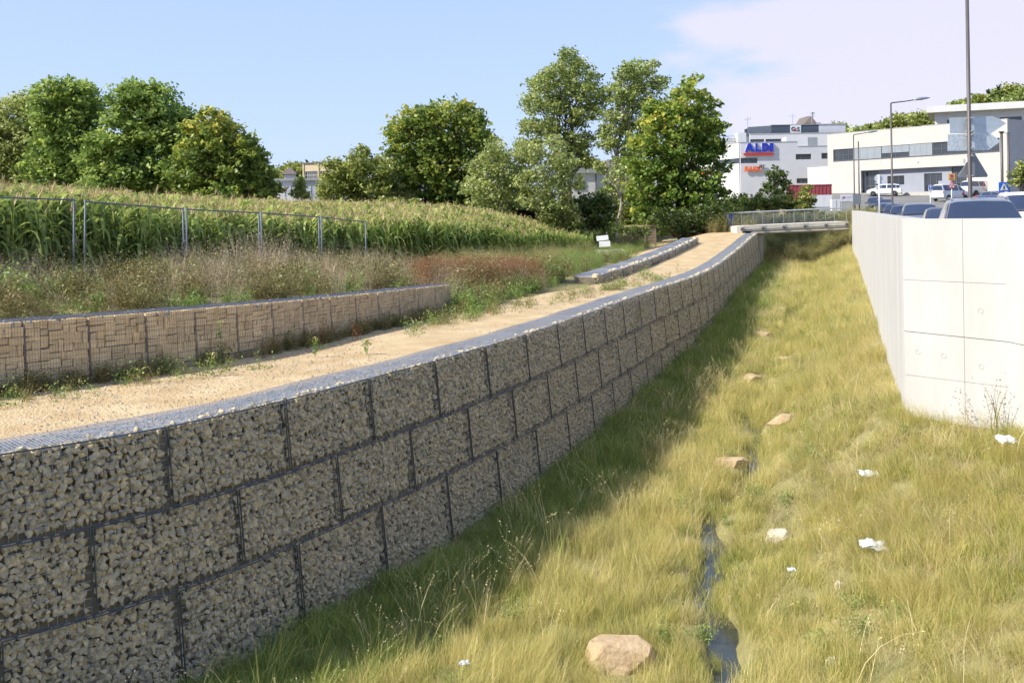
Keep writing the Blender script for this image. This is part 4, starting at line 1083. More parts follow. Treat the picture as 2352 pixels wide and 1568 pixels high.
def tree(name, label, d, bx, lobes, leafm, leaf=.20, dens=230, bark=None, trunk_r=.2, group=None, seed=1, cat='tree', depth=.8, bush=False, flat=.35, clump=.40, hollow=.38, droop=0.0, trunks=1, layers=3, dz=0.0, lean=0.0):
    r = np.random.default_rng(seed); b0 = at(bx, 480, d); base = Vector((b0.x, d, gz(b0.x, d) + dz))
    root = thing(name, label, cat, base, 0, group); Ls = []; cx = np.mean([l[0] for l in lobes]); wid = (max(l[0]+l[2] for l in lobes) - min(l[0]-l[2] for l in lobes)) * d / FOC / 2
    for l in lobes:
        p = at(l[0], l[1], d) - base; R = l[2] * d / FOC; tb = l[3] if len(l) > 3 else 0  # fourth value shifts leaf tint, painting sunlit tops and shaded sides of crowns
        off = [0.0] if layers == 1 else ([-.4, .4] if layers == 2 else [-.62, 0.0, .62])
        for q in off:
            yy = q * wid * depth * r.uniform(.75, 1.15); sh = 1.0 if q == 0 or layers < 3 else .9
            Ls.append(((p.x + r.normal(0, R*.12), p.y + yy, p.z + r.normal(0, R*.08)), R * sh, tb))
    V, F, T = crown_leaves(Ls, r, leaf, dens, flat, clump, droop, hollow)
    place('foliage' if bush else 'crown', np_mesh('crown', V, F, [leafm], tint=T), root)
    tr = MB()
    top = max(c[2] + R*.3 for c, R, _ in Ls); mainx = float(np.mean([c[0] for c, R, _ in Ls]))
    for t in range(trunks):
        ox = (t - (trunks-1)/2) * trunk_r * 2.4; hgt = top * (.82 if not bush else .55); pts, rad = [], []
        for k in range(7):
            f = k / 6; pts.append((ox + (mainx + lean*0) * f**1.5 * .8 + math.sin(k*1.3 + seed + t)*trunk_r*.8 + lean*math.sin(f*3.1), r.normal(0, trunk_r*.4), -.15 + hgt*f)); rad.append(trunk_r * (1.15 if k == 0 else 1) * (1 - .8*f) + .012)
        tr.path(pts, rad, 7)
        for c, R, _ in Ls[t::trunks]:
            f = min(.92, max(.18, (c[2] - R*.9) / max(hgt, .5) * .8)); k = min(5, int(f*6)); a = Vector(pts[k]).lerp(Vector(pts[k+1]), f*6 - k); e = Vector(c) + Vector((0, 0, R*.25))
            if (e - a).length < .3: continue
            m1 = a.lerp(e, .45) + Vector((r.normal(0, R*.12), r.normal(0, R*.12), R*.10)); q = rad[k]*.55
            tr.path([a, m1, e], [q, q*.62, q*.2 + .008], 5)
            for j in range(3):
                f2 = r.uniform(.3, .85); s = a.lerp(m1, f2) if f2 < .5 else m1.lerp(e, f2); v = Vector(r.normal(size=3)); v.z = abs(v.z); v.normalize()
                tr.path([s, s + v*R*.5 + Vector((0, 0, R*.1)), s + v*R*.9 + Vector((0, 0, R*.25))], [q*.4, q*.25, .008], 4)
    tr.build('trunk' if not bush else 'stem', bark or BARK, root, smooth=True)
    return root

# group beyond the maize, on the field's far side
tree('willow_tree', 'grey green willow at the end of the row, partly hidden by an ash', 92, 70, [(35, 260, 40), (90, 250, 45), (20, 320, 50), (75, 330, 55), (120, 300, 40), (30, 390, 50), (100, 400, 50), (-20, 300, 55), (-30, 380, 55), (20, 430, 34), (70, 435, 32), (110, 440, 28)], LF_WILLOW, .17, 300, seed=41, group='trees beyond the maize')
tree('ash_tree', 'tall green ash with a squarish top next to the willow', 88, 165, [(130, 225, 38), (185, 222, 36), (160, 205, 30), (205, 255, 32), (125, 275, 42), (190, 300, 45), (130, 345, 48), (205, 350, 42), (150, 400, 50), (210, 405, 40), (95, 390, 34), (130, 435, 30), (180, 438, 30), (225, 440, 26)], LF_ASH, .21, 270, seed=42, group='trees beyond the maize')
tree('ash_tree', 'tallest rounded green ash in the middle of the row beyond the maize', 86, 335, [(325, 215, 36), (360, 222, 38), (295, 235, 34), (280, 270, 30), (390, 262, 38), (340, 275, 44), (425, 290, 36), (310, 330, 44), (380, 335, 48), (445, 330, 34), (330, 395, 50), (400, 400, 46), (285, 395, 36), (300, 438, 30), (350, 440, 32), (400, 440, 30), (440, 438, 26)], LF_ASH, .21, 270, seed=43, group='trees beyond the maize')
tree('ash_tree', 'low green ash filling the gap between its two taller neighbours', 84, 245, [(235, 330, 36), (270, 345, 36), (215, 375, 32), (255, 395, 42), (290, 410, 34), (225, 420, 36)], LF_ASH, .20, 270, seed=44, group='trees beyond the maize')
tree('maple_tree', 'dark maple with a sunlit edge painted yellowish closing the row beyond the maize', 82, 520, [(490, 275, 30, .15), (460, 300, 30, .1), (525, 290, 28, .15), (560, 330, 34, .1), (500, 335, 42), (450, 360, 40), (590, 365, 26), (545, 385, 46, -.05), (595, 410, 28, -.1), (480, 410, 46), (570, 430, 34, -.1), (430, 410, 36), (470, 442, 28), (530, 445, 28, -.1), (600, 440, 20, -.1)], LF_MAPLE, .21, 270, seed=45, group='trees beyond the maize')
tree('yellow_bush', 'low yellow green bush at the foot of the dark maple', 79, 520, [(500, 436, 20), (540, 440, 18), (470, 444, 16)], LF_YMAPLE, .15, 300, seed=46, bush=True, cat='bush')
for i, (x0, x1, lab) in enumerate([(-60, 160, 'dense hedge below the willow and the first ash'), (160, 400, 'dense hedge below the two taller ash trees'), (400, 640, 'dense hedge below the dark maple')]):
    tree('field_hedge', lab, 97, (x0+x1)/2, [(x0 + 12 + k*24, 432 + 8*math.sin(k*2.1 + i), 24) for k in range(int((x1-x0)/24))], LF_DARK, .2, 300, seed=160+i, bush=True, cat='hedge', depth=.08, trunk_r=.06, layers=2, group='hedges beyond the maize')
tree('screen_bush', 'tall dim bush before the white hall, between hawthorn and maple', 82, 900, [(880, 410, 30), (915, 430, 28), (945, 400, 30), (900, 380, 24), (940, 450, 26), (880, 450, 24)], LF_BUSH, .16, 330, seed=170, bush=True, cat='bush')
tree('screen_bush', 'dark bush filling the space between maple and birches', 78, 1110, [(1130, 380, 28), (1110, 430, 32), (1150, 440, 28), (1120, 480, 28)], LF_MAPLE, .17, 320, seed=171, bush=True, cat='bush')
tree('screen_bush', 'grey green thicket behind the leaning trunk and the house', 84, 1440, [(1440, 440, 26), (1470, 410, 26), (1430, 480, 24), (1465, 470, 26), (1420, 510, 20), (1455, 505, 22)], LF_BUSH, .16, 330, seed=172, bush=True, cat='bush')
# middle group
tree('hawthorn_bush', 'broad olive hawthorn bush with yellow tints beside the white hall', 76, 810, [(780, 390, 32), (830, 368, 28), (820, 400, 38, .05), (760, 425, 30, .1), (870, 400, 32), (800, 440, 36), (860, 445, 36), (750, 450, 22, .1), (835, 345, 12)], LF_BUSH, .14, 420, seed=51, bush=True, cat='bush', trunk_r=.09, trunks=3)
tree('young_tree', 'small grey green tree standing before the white hall', 82, 690, [(690, 425, 16), (683, 445, 16), (700, 448, 15), (692, 410, 8)], LF_WILLOW, .13, 420, seed=52, trunk_r=.06)
tree('thin_tree', 'half bare thin tree with pale branches beside the hawthorn', 78, 915, [(900, 390, 26), (920, 420, 24), (890, 440, 24), (935, 450, 22), (880, 365, 16)], LF_WILLOW, .13, 170, seed=53, trunk_r=.10, trunks=2, bark=BARKP, hollow=.2)
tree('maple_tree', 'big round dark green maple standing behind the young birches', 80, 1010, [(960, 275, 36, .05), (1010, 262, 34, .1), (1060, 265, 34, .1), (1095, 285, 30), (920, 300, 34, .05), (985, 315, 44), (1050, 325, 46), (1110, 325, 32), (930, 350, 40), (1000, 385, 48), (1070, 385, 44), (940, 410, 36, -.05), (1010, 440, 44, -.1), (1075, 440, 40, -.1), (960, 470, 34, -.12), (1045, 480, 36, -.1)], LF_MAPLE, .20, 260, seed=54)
tree('birch_tree', 'slender grey green birch with a pale straight trunk before the maple', 68, 1150, [(1140, 335, 22), (1125, 365, 30), (1165, 360, 30), (1110, 405, 32), (1160, 405, 36), (1195, 395, 28), (1125, 445, 36), (1180, 445, 34), (1100, 470, 26), (1155, 480, 28), (1080, 430, 26), (1200, 360, 24), (1210, 440, 26), (1090, 380, 22)], LF_WILLOW, .12, 330, seed=55, bark=BARKP, trunk_r=.11, hollow=.3)
tree('birch_tree', 'grey green birch with two pale stems below the tall poplars', 66, 1255, [(1270, 330, 22), (1235, 350, 28), (1280, 365, 30), (1225, 395, 30), (1270, 405, 34), (1305, 380, 24), (1240, 440, 32), (1285, 445, 30), (1215, 465, 26), (1260, 480, 28), (1325, 420, 22), (1200, 420, 24), (1205, 340, 20)], LF_WILLOW, .12, 320, seed=56, bark=BARKP, trunk_r=.10, trunks=2, hollow=.3)
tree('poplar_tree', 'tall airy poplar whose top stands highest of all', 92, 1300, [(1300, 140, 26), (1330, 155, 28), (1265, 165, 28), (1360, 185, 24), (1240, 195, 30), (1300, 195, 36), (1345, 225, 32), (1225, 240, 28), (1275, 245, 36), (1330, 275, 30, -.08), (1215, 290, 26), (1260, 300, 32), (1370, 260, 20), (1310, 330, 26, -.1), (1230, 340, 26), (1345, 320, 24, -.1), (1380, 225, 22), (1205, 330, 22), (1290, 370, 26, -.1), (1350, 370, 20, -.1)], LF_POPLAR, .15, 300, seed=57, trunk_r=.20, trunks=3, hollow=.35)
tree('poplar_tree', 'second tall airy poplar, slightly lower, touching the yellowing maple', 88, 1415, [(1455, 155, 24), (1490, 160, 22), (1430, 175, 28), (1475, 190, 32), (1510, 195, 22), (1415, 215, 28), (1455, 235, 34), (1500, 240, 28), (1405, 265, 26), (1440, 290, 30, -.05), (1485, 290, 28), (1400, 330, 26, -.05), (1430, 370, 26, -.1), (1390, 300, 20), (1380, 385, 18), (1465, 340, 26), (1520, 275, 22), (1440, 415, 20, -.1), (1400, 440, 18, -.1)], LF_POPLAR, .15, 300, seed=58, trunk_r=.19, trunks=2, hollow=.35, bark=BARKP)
tree('maple_tree', 'large yellowing maple with a painted sunlit top, shading the end of the path', 77, 1560, [(1585, 190, 16, .2), (1570, 215, 24, .2), (1610, 230, 22, .12), (1560, 250, 28, .18), (1600, 265, 30, .08), (1640, 245, 12, .05), (1500, 285, 30, .15), (1545, 300, 36, .1), (1610, 310, 34), (1640, 295, 18), (1650, 340, 16, -.1), (1480, 330, 34, .1), (1540, 350, 42), (1610, 360, 38, -.05), (1655, 385, 16, -.12), (1480, 395, 38, .05), (1545, 410, 44, -.08), (1610, 415, 38, -.12), (1460, 445, 32, .05), (1520, 460, 40, -.05), (1590, 465, 40, -.12), (1480, 490, 28, .05), (1640, 425, 20, -.12), (1452, 385, 28, .05), (1640, 335, 26, -.05), (1655, 450, 20, -.1), (1500, 250, 24, .1), (1620, 280, 26), (1535, 260, 26, .1)], LF_YMAPLE, .19, 270, seed=59, trunk_r=.24)

# undergrowth between trees
tree('elder_bush', 'rounded olive bush below the white house', 66, 1290, [(1265, 490, 28), (1300, 482, 28), (1285, 515, 26), (1250, 520, 22), (1320, 510, 22)], LF_BUSH, .12, 420, seed=61, bush=True, cat='bush')
tree('dark_bush', 'dark green bush between the white house and the leaning trunk', 68, 1365, [(1345, 470, 28), (1375, 460, 28), (1395, 480, 24), (1350, 500, 28), (1385, 510, 26), (1330, 525, 20)], LF_DARK, .13, 400, seed=62, bush=True, cat='bush')
tree('dark_bush', 'deep shaded bush under the yellowing maple', 74, 1560, [(1500, 500, 26), (1545, 505, 30), (1590, 500, 32), (1630, 495, 30), (1520, 525, 20), (1565, 528, 20), (1610, 525, 22), (1645, 520, 20), (1655, 470, 22)], LF_DARK, .14, 380, seed=63, bush=True, cat='bush')
tree('bramble_bush', 'low bramble at the edge of the sandy path end', 64.5, 1440, [(1425, 527, 14), (1455, 530, 13), (1480, 533, 11), (1405, 530, 10)], LF_DARK, .11, 520, seed=64, bush=True, cat='bush', trunk_r=.03)
tree('leaning_tree', 'thin tree with a pale curving trunk leaning before the yellowing maple', 70, 1408, [(1420, 395, 18), (1400, 415, 16), (1440, 410, 14)], LF_POPLAR, .13, 240, seed=65, bark=BARKP, trunk_r=.15, lean=.35)
tree('alder_bush', 'dim green bush closing the gap behind the birches', 74, 1190, [(1180, 470, 30), (1220, 490, 30), (1160, 500, 28), (1210, 515, 24), (1130, 505, 26), (1095, 500, 22), (1060, 505, 22)], LF_DARK, .14, 330, seed=66, bush=True, cat='bush')
tree('elder_bush', 'dusty bush at the foot of the thin half bare tree', 74, 900, [(885, 462, 20), (915, 468, 20), (945, 475, 22), (975, 485, 20)], LF_BUSH, .13, 380, seed=67, bush=True, cat='bush')
# behind the footbridge
tree('hedge', 'clipped beech hedge in front of the white shop building', 92, 1770, [(1695, 462, 20), (1720, 470, 18), (1745, 465, 20), (1770, 468, 18), (1795, 463, 20), (1820, 468, 18), (1845, 468, 16), (1720, 485, 16), (1770, 487, 16), (1820, 487, 16), (1680, 480, 16)], LF_HEDGE, .14, 460, seed=71, bush=True, cat='hedge', depth=.12, trunk_r=.05)
tree('young_tree', 'young upright apple tree rising above the hedge', 96, 1786, [(1772, 400, 11), (1795, 398, 11), (1785, 415, 15), (1765, 428, 13), (1805, 425, 13), (1785, 440, 16), (1755, 440, 8), (1815, 445, 9), (1783, 385, 7)], LF_DARK, .13, 460, seed=72, trunk_r=.07)
tree('sunlit_bush', 'light green bush by the red container wall', 90, 1850, [(1852, 432, 10, .1), (1845, 450, 12, .1), (1862, 455, 12, .1), (1850, 475, 16, .1), (1835, 485, 12), (1868, 482, 12)], LF_HEDGE, .13, 520, seed=73, bush=True, cat='bush', trunk_r=.04)
tree('weedy_shrub', 'rough green shrub seen through the footbridge railing', 82, 1850, [(1800, 505, 14), (1830, 508, 15), (1865, 505, 15), (1895, 500, 15), (1925, 500, 14), (1780, 510, 12), (1945, 498, 12)], LF_HEDGE, .12, 520, seed=74, bush=True, cat='bush', trunk_r=.03, depth=.25)
tree('ivy_bush', 'dark leafy bush beside the blue barrel', 84, 1690, [(1704, 480, 14), (1712, 500, 14), (1702, 515, 12), (1708, 462, 12)], LF_DARK, .13, 460, seed=75, bush=True, cat='bush', trunk_r=.04)
tree('pine_shrub', 'bushy green shrub at the edge of the car park near the white van', 52, 2345, [(2335, 395, 18), (2355, 385, 20), (2350, 410, 18), (2330, 418, 12), (2362, 420, 16)], LF_BUSH, .10, 520, seed=76, bush=True, cat='bush')
tree('dark_tree', 'dark round tree behind the white house roof', 125, 1330, [(1325, 350, 18), (1340, 365, 18), (1320, 380, 18)], LF_DARK, .25, 200, seed=77)


# far woods
def wood_shape(seed, m, conifer=False):
    r = np.random.default_rng(seed); L = []
    if conifer:
        for k in range(7): L.append(((0, 0, 3 + k*1.6), 2.3 - k*.28, 0))
    else:
        for k in range(9):
            a = r.uniform(0, 6.28); q = r.uniform(.5, 2.4); L.append(((math.cos(a)*q, math.sin(a)*q, r.uniform(4, 11)), r.uniform(1.6, 2.6), r.uniform(-.12, .18)))
    V, F, T = crown_leaves(L, r, .42, 60); return np_mesh('far_tree', V, F, [m], tint=T)
WOOD = [wood_shape(800 + i, [LF_BUSH, LF_POPLAR, LF_HEDGE, LF_MAPLE][i % 4]) for i in range(5)] + [wood_shape(810, LF_DARK, True)]
r = np.random.default_rng(90); P = []; S = []
for k in range(230):
    x = r.uniform(1900, 2420); d = r.uniform(235, 330); hgt = np.interp(x, [1900, 1960, 2060, 2150, 2260, 2352, 2420], [296, 290, 278, 258, 214, 200, 190]) + r.uniform(-8, 26) + (d - 235)*.02
    p = at(x, hgt, d); s = r.uniform(.75, 1.15); P.append((p.x, p.y, p.z - 12.5*s)); S.append(s)
scatter('hill_wood', 'mixed wood on the hill behind the office buildings', 'wood', WOOD, P, rots(len(P), r, None, .04), S)
P = []; S = []
for k in range(70):
    x = r.uniform(560, 760); d = r.uniform(230, 300); y = np.interp(x, [560, 640, 690, 760], [385, 380, 368, 376]) + r.uniform(0, 18)
    p = at(x, y, d); s = r.uniform(.6, .9); P.append((p.x, p.y, p.z - 12.5*s)); S.append(s)
for k in range(40):
    x = r.uniform(1310, 1500); d = r.uniform(230, 290); y = 368 + r.uniform(0, 16); p = at(x, y, d); s = r.uniform(.6, .9); P.append((p.x, p.y, p.z - 12.5*s)); S.append(s)
scatter('far_wood', 'far dark green wood behind the halls', 'wood', WOOD, P, rots(len(P), r, None, .04), S)
# ------------------------------------------------------------------ materials for built things
M_WHITE = mat('white_render', (0.56, 0.555, 0.55), var=.05, scale=.4)
M_CREAM = mat('cream_render', (0.47, 0.445, 0.405), var=.05, scale=.5)
M_GREYR = mat('blue_grey_render', (0.27, 0.285, 0.325), var=.05, scale=.5)
M_ENDW = mat('shaded_end_render', (0.40, 0.385, 0.38), var=.06, scale=.5)  # cream render greyed: shade of the end wall painted into its colour
M_LILAC = mat('grey_and_shade_render', (0.55, 0.55, 0.58), var=.05, scale=.4)  # pale grey walls; on the white shop front it paints in the shade
M_DKCL = mat('dark_cladding', (0.085, 0.105, 0.14), var=.1, scale=1.5)
M_FRAME = mat('anthracite_frame', (0.10, 0.105, 0.115), rough=.5, var=.08)
M_BLIND = mat('grey_blind', (0.24, 0.265, 0.29), rough=.6, var=.06, scale=1)
M_GLASS = glassmat('window_glass', (0.035, 0.04, 0.048))
M_GLASS2 = glassmat('car_glass', (0.02, 0.03, 0.06), .04, 1.0)
M_POLE = mat('brown_grey_steel', (0.115, 0.10, 0.095), rough=.5, metal=.3, var=.1)
M_LAMPH = mat('lamp_head_grey', (0.30, 0.31, 0.33), rough=.45, metal=.4, var=.06)
M_ALU = mat('dull_aluminium', (0.48, 0.53, 0.56), rough=.35, metal=.35, var=.12, scale=5)
M_ALUW = mat('worn_pale_aluminium', (0.55, 0.60, 0.62), rough=.4, metal=.25, var=.25, scale=14, detail=9)
M_SIGNB = mat('sign_back_grey', (0.25, 0.265, 0.275), rough=.5, metal=.3, var=.06)
M_STEEL = mat('galvanised_steel', (0.38, 0.39, 0.385), rough=.5, metal=.35, var=.1, scale=4)
M_FENCE = mat('fence_steel', (0.14, 0.16, 0.19), rough=.6, metal=.2, var=.12, scale=5)
M_DECK = mat('pale_deck_concrete', (0.62, 0.57, 0.48), var=.08, scale=2)
M_BEAM = mat('beam_concrete', (0.36, 0.32, 0.25), var=.12, scale=2)
M_BLUE = mat('logo_blue', (0.02, 0.035, 0.42), rough=.4, var=.04)
M_RED = mat('logo_red', (0.50, 0.03, 0.03), rough=.4, var=.04)
M_ORNG = mat('logo_orange', (0.75, 0.13, 0.02), rough=.4, var=.04)
M_BLK = mat('black_plastic', (0.02, 0.02, 0.022), rough=.5, var=.1)
M_RUBB = mat('tyre_rubber', (0.025, 0.025, 0.025), rough=.8, var=.1)
M_RIM = mat('wheel_rim', (0.42, 0.43, 0.45), rough=.35, metal=.6, var=.06)
M_SWHITE = mat('sign_white', (0.64, 0.64, 0.64), rough=.4, var=.03)
M_SBLUE = mat('sign_blue', (0.02, 0.12, 0.52), rough=.4, var=.05)
M_SYEL = mat('sign_yellow', (0.72, 0.38, 0.03), rough=.4, var=.05)
M_SRED = mat('sign_red', (0.55, 0.04, 0.03), rough=.4, var=.05)
M_TAIL = mat('tail_light_red', (0.45, 0.03, 0.02), rough=.2, var=.05)
M_HEAD = mat('headlight_glass', (0.62, 0.65, 0.68), rough=.12, var=.05)
M_CONTR = mat('dark_red_steel', (0.22, 0.045, 0.055), rough=.6, var=.15, scale=3)
M_HUT = mat('dark_red_boards', (0.045, 0.014, 0.012), rough=.8, var=.25, scale=4, stretch=(6, 6, .5))
M_BARREL = mat('blue_plastic', (0.015, 0.05, 0.30), rough=.45, var=.08)
M_CREAMB = mat('yellowed_panel', (0.52, 0.43, 0.29), var=.08, scale=1.5)
M_HALL = mat('lilac_hall_cladding', (0.42, 0.44, 0.50), var=.05, scale=.8)
M_BRICK = mat('brick_chimney', (0.32, 0.12, 0.08), var=.2, scale=9)
M_TILE = mat('brown_roof_tile', (0.15, 0.125, 0.11), var=.2, scale=6)
M_WOOD = mat('weathered_wood', (0.28, 0.21, 0.13), var=.2, scale=4, stretch=(5, 5, .8))
M_DISC = mat('sign_disc', (0.62, 0.64, 0.66), rough=.35, metal=.3, var=.05)

# ------------------------------------------------------------------ building helpers
def wall_open(length, height, holes, thick=.3, z0=0.0, x0=0.0, y0=0.0):
    """A wall along x with rectangular holes (x0,x1,z0,z1)."""
    mb = MB(); xs = sorted({x0, x0 + length, *[h[0] for h in holes], *[h[1] for h in holes]}); zs = sorted({z0, z0 + height, *[h[2] for h in holes], *[h[3] for h in holes]})
    xs = [x for x in xs if x0 <= x <= x0 + length]; zs = [z for z in zs if z0 <= z <= z0 + height]
    for j in range(len(zs) - 1):
        run = None
        for i in range(len(xs) - 1):
            cx_, cz_ = (xs[i]+xs[i+1])/2, (zs[j]+zs[j+1])/2; solid = not any(h[0] < cx_ < h[1] and h[2] < cz_ < h[3] for h in holes)
            if solid and run is None: run = xs[i]
            if run is not None and (not solid or i == len(xs) - 2):
                mb.box(run, xs[i+1] if solid else xs[i], y0, y0 + thick, zs[j], zs[j+1]); run = None
    return mb
def window(root, x0, x1, z0, z1, nx=2, nz=1, y=.12, fw=.07, name='window', glass=None, frame=None):
    """Frame and mullions as one part, each pane a piece of it."""
    mb = MB(); mb.box(x0, x1, y, y+.08, z0, z0+fw); mb.box(x0, x1, y, y+.08, z1-fw, z1); mb.box(x0, x0+fw, y, y+.08, z0+fw, z1-fw); mb.box(x1-fw, x1, y, y+.08, z0+fw, z1-fw)
    wx, wz = (x1-x0-2*fw)/nx, (z1-z0-2*fw)/nz
    for i in range(1, nx): c = x0+fw+wx*i; mb.box(c-fw*.45, c+fw*.45, y+.004, y+.076, z0+fw, z1-fw)
    for j in range(1, nz): c = z0+fw+wz*j; mb.box(x0+fw, x1-fw, y+.008, y+.072, c-fw*.4, c+fw*.4)
    o = mb.build(name, frame or M_FRAME, root)
    for i in range(nx):
        for j in range(nz): MB().box(x0+fw+wx*i, x0+fw+wx*(i+1), y+.04, y+.05, z0+fw+wz*j, z0+fw+wz*(j+1)).build('pane', glass or M_GLASS, o)
    return o
def Xat(x, d): return (x - CX) / FOC * d
def Zat(x, y, d): return at(x, y, d).z

# ------------------------------------------------------------------ cream office building above the car park
def cream_office():
    A, D = Vector((47.3, 150.0)), Vector((15.9, -22.0)); Ln = D.length; D = D / Ln; Z0 = 3.5
    root = thing('office_building', 'cream two storey office with a long ribbon of windows facing the car park', 'building', (A.x, A.y, Z0), math.atan2(D.y, D.x))
    def fx(zx):
        u = ((2000 + zx/4.126)*.9408 - CX)/FOC; return (u*A.y - A.x)/(D.x - u*D.y)
    H = 8.95; b0, b1 = 4.9, 6.62; rx0, rx1, rz = fx(425), fx(1490), 3.3; Lw = Ln + .15
    wall_open(Lw, H + 2, [(fx(150), fx(1828), b0, b1), (rx0, rx1, -1.0, rz)], .35, -2).build('wall', M_CREAM, root)
    dr = [(fx(440), fx(578), 0, 3.15), (fx(660), fx(830), 1.08, 2.36), (fx(1030), fx(1212), 0, 2.5), (fx(1308), fx(1478), 0, 3.2)]
    wall_open(rx1-rx0, rz+2, dr, .3, -2, rx0, .75).build('recess_wall', M_GREYR, root)
    MB().box(rx0, rx1, .36, .74, rz, rz+.2).build('recess_soffit', M_GREYR, root)
    MB().box(rx0+.02, rx1-.02, -1.2, .74, -.6, -.02).build('plinth', M_CONC2, root)
    MB().box(Lw-.30, Lw, .36, 16, -2, H-.003).build('end_wall', M_ENDW, root)
    MB().box(0, .30, .36, 16, -2, H-.003).build('side_wall', M_CREAM, root)
    MB().box(.31, Lw-.31, .36, 16, H-.7, H-.45).build('roof', M_CONC2, root)
    MB().box(-.03, Lw+.03, -.03, .40, H, H+.06).build('coping', M_STEEL, root)
    MB().box(.31, Lw-.31, 1.6, 1.7, b0-1, b1+.6).build('room_wall', M_BLK, root)
    # ribbon: open lights, blinds down, blind half down, blinds down, lights
    segs = [(150, 355, 'open4'), (355, 632, 'blind'), (636, 912, 'half'), (914, 1147, 'blind'), (1150, 1500, 'open4'), (1502, 1828, 'open4')]
    for a, b, k in segs:
        xa, xb = fx(a)+.01, fx(b)-.01
        window(root, xa, xb, b0+.02, b1-.02, 4, 2 if k == 'open4' else 1, .14, .07)
        if k == 'open4': continue
        zb = b0 + (.03 if k == 'blind' else .70); n = 4
        for i in range(n): MB().box(xa+(xb-xa)*i/n+.008, xa+(xb-xa)*(i+1)/n-.008, .07, .10, zb, b1-.03).build('blind', M_BLIND, root)
    MB().box(fx(150), fx(1828), -.05, .12, b0-.07, b0).build('window_sill', M_FRAME, root)
    window(root, *dr[0], 3, 3, .85, .08, 'glazed_door'); window(root, *dr[1], 3, 1, .85, .07); window(root, *dr[2], 3, 1, .85, .08, 'glazed_door'); window(root, *dr[3], 4, 3, .85, .08, 'glazed_door')
    for a, b in ((755, 830), (835, 940), (1035, 1160), (1165, 1230)): MB().box(fx(a), fx(b), .1, .3, H+.07, H+.15).build('roof_board', M_ORNG if False else M_WOOD, root)
    MB().box(fx(1000)-.12, fx(1000)+.12, -.10, -.001, 4.05, 4.25).build('wall_lamp', M_SWHITE, root)
    MB().box(-4.6, -.02, 1.2, 10, -2, 4.3).build('annex', M_WHITE, root); MB().box(-4.66, -.03, 1.14, 10, 4.3, 4.42).build('annex_coping', M_STEEL, root)
    MB().box(-2.2, -1.1, 1.17, 1.198, -.4, 1.9).build('annex_door', M_SWHITE, root)
cream_office()

def rear_office():
    d = 178; x0, x1 = Xat(2150, d), Xat(2480, d); zt = Zat(2150, 260, d)
    root = thing('rear_office_building', 'white flat roofed office block standing behind the cream office', 'building', (x0, d, 8.0), -.42)
    L, H = 46, zt - 8.0
    wall_open(L, H, [(2 + 4.2*i, 5.4 + 4.2*i, H-3.1, H-1.3) for i in range(10)], .3).build('wall', M_LILAC, root)
    for i in range(10): window(root, 2+4.2*i, 5.4+4.2*i, H-3.1, H-1.3, 3, 1)
    MB().box(0.3, L-.3, 1.5, 14, 0, H-.2).build('core', M_DKCL, root)
    MB().box(-1.2, L+1, -1.6, 14.5, H+.002, H+1.15).build('roof', M_WHITE, root)
    for i in (9, 14): MB().box(3.0*i, 3.0*i+1.6, 3, 5, H+1.16, H+1.6).build('roof_vent', M_STEEL, root)
    mb = MB(); mb.box(21.6, 22.4, -1.2, -.4, H-1.2, H-.8); mb.build('roof_lamp', M_LAMPH, root)
rear_office()

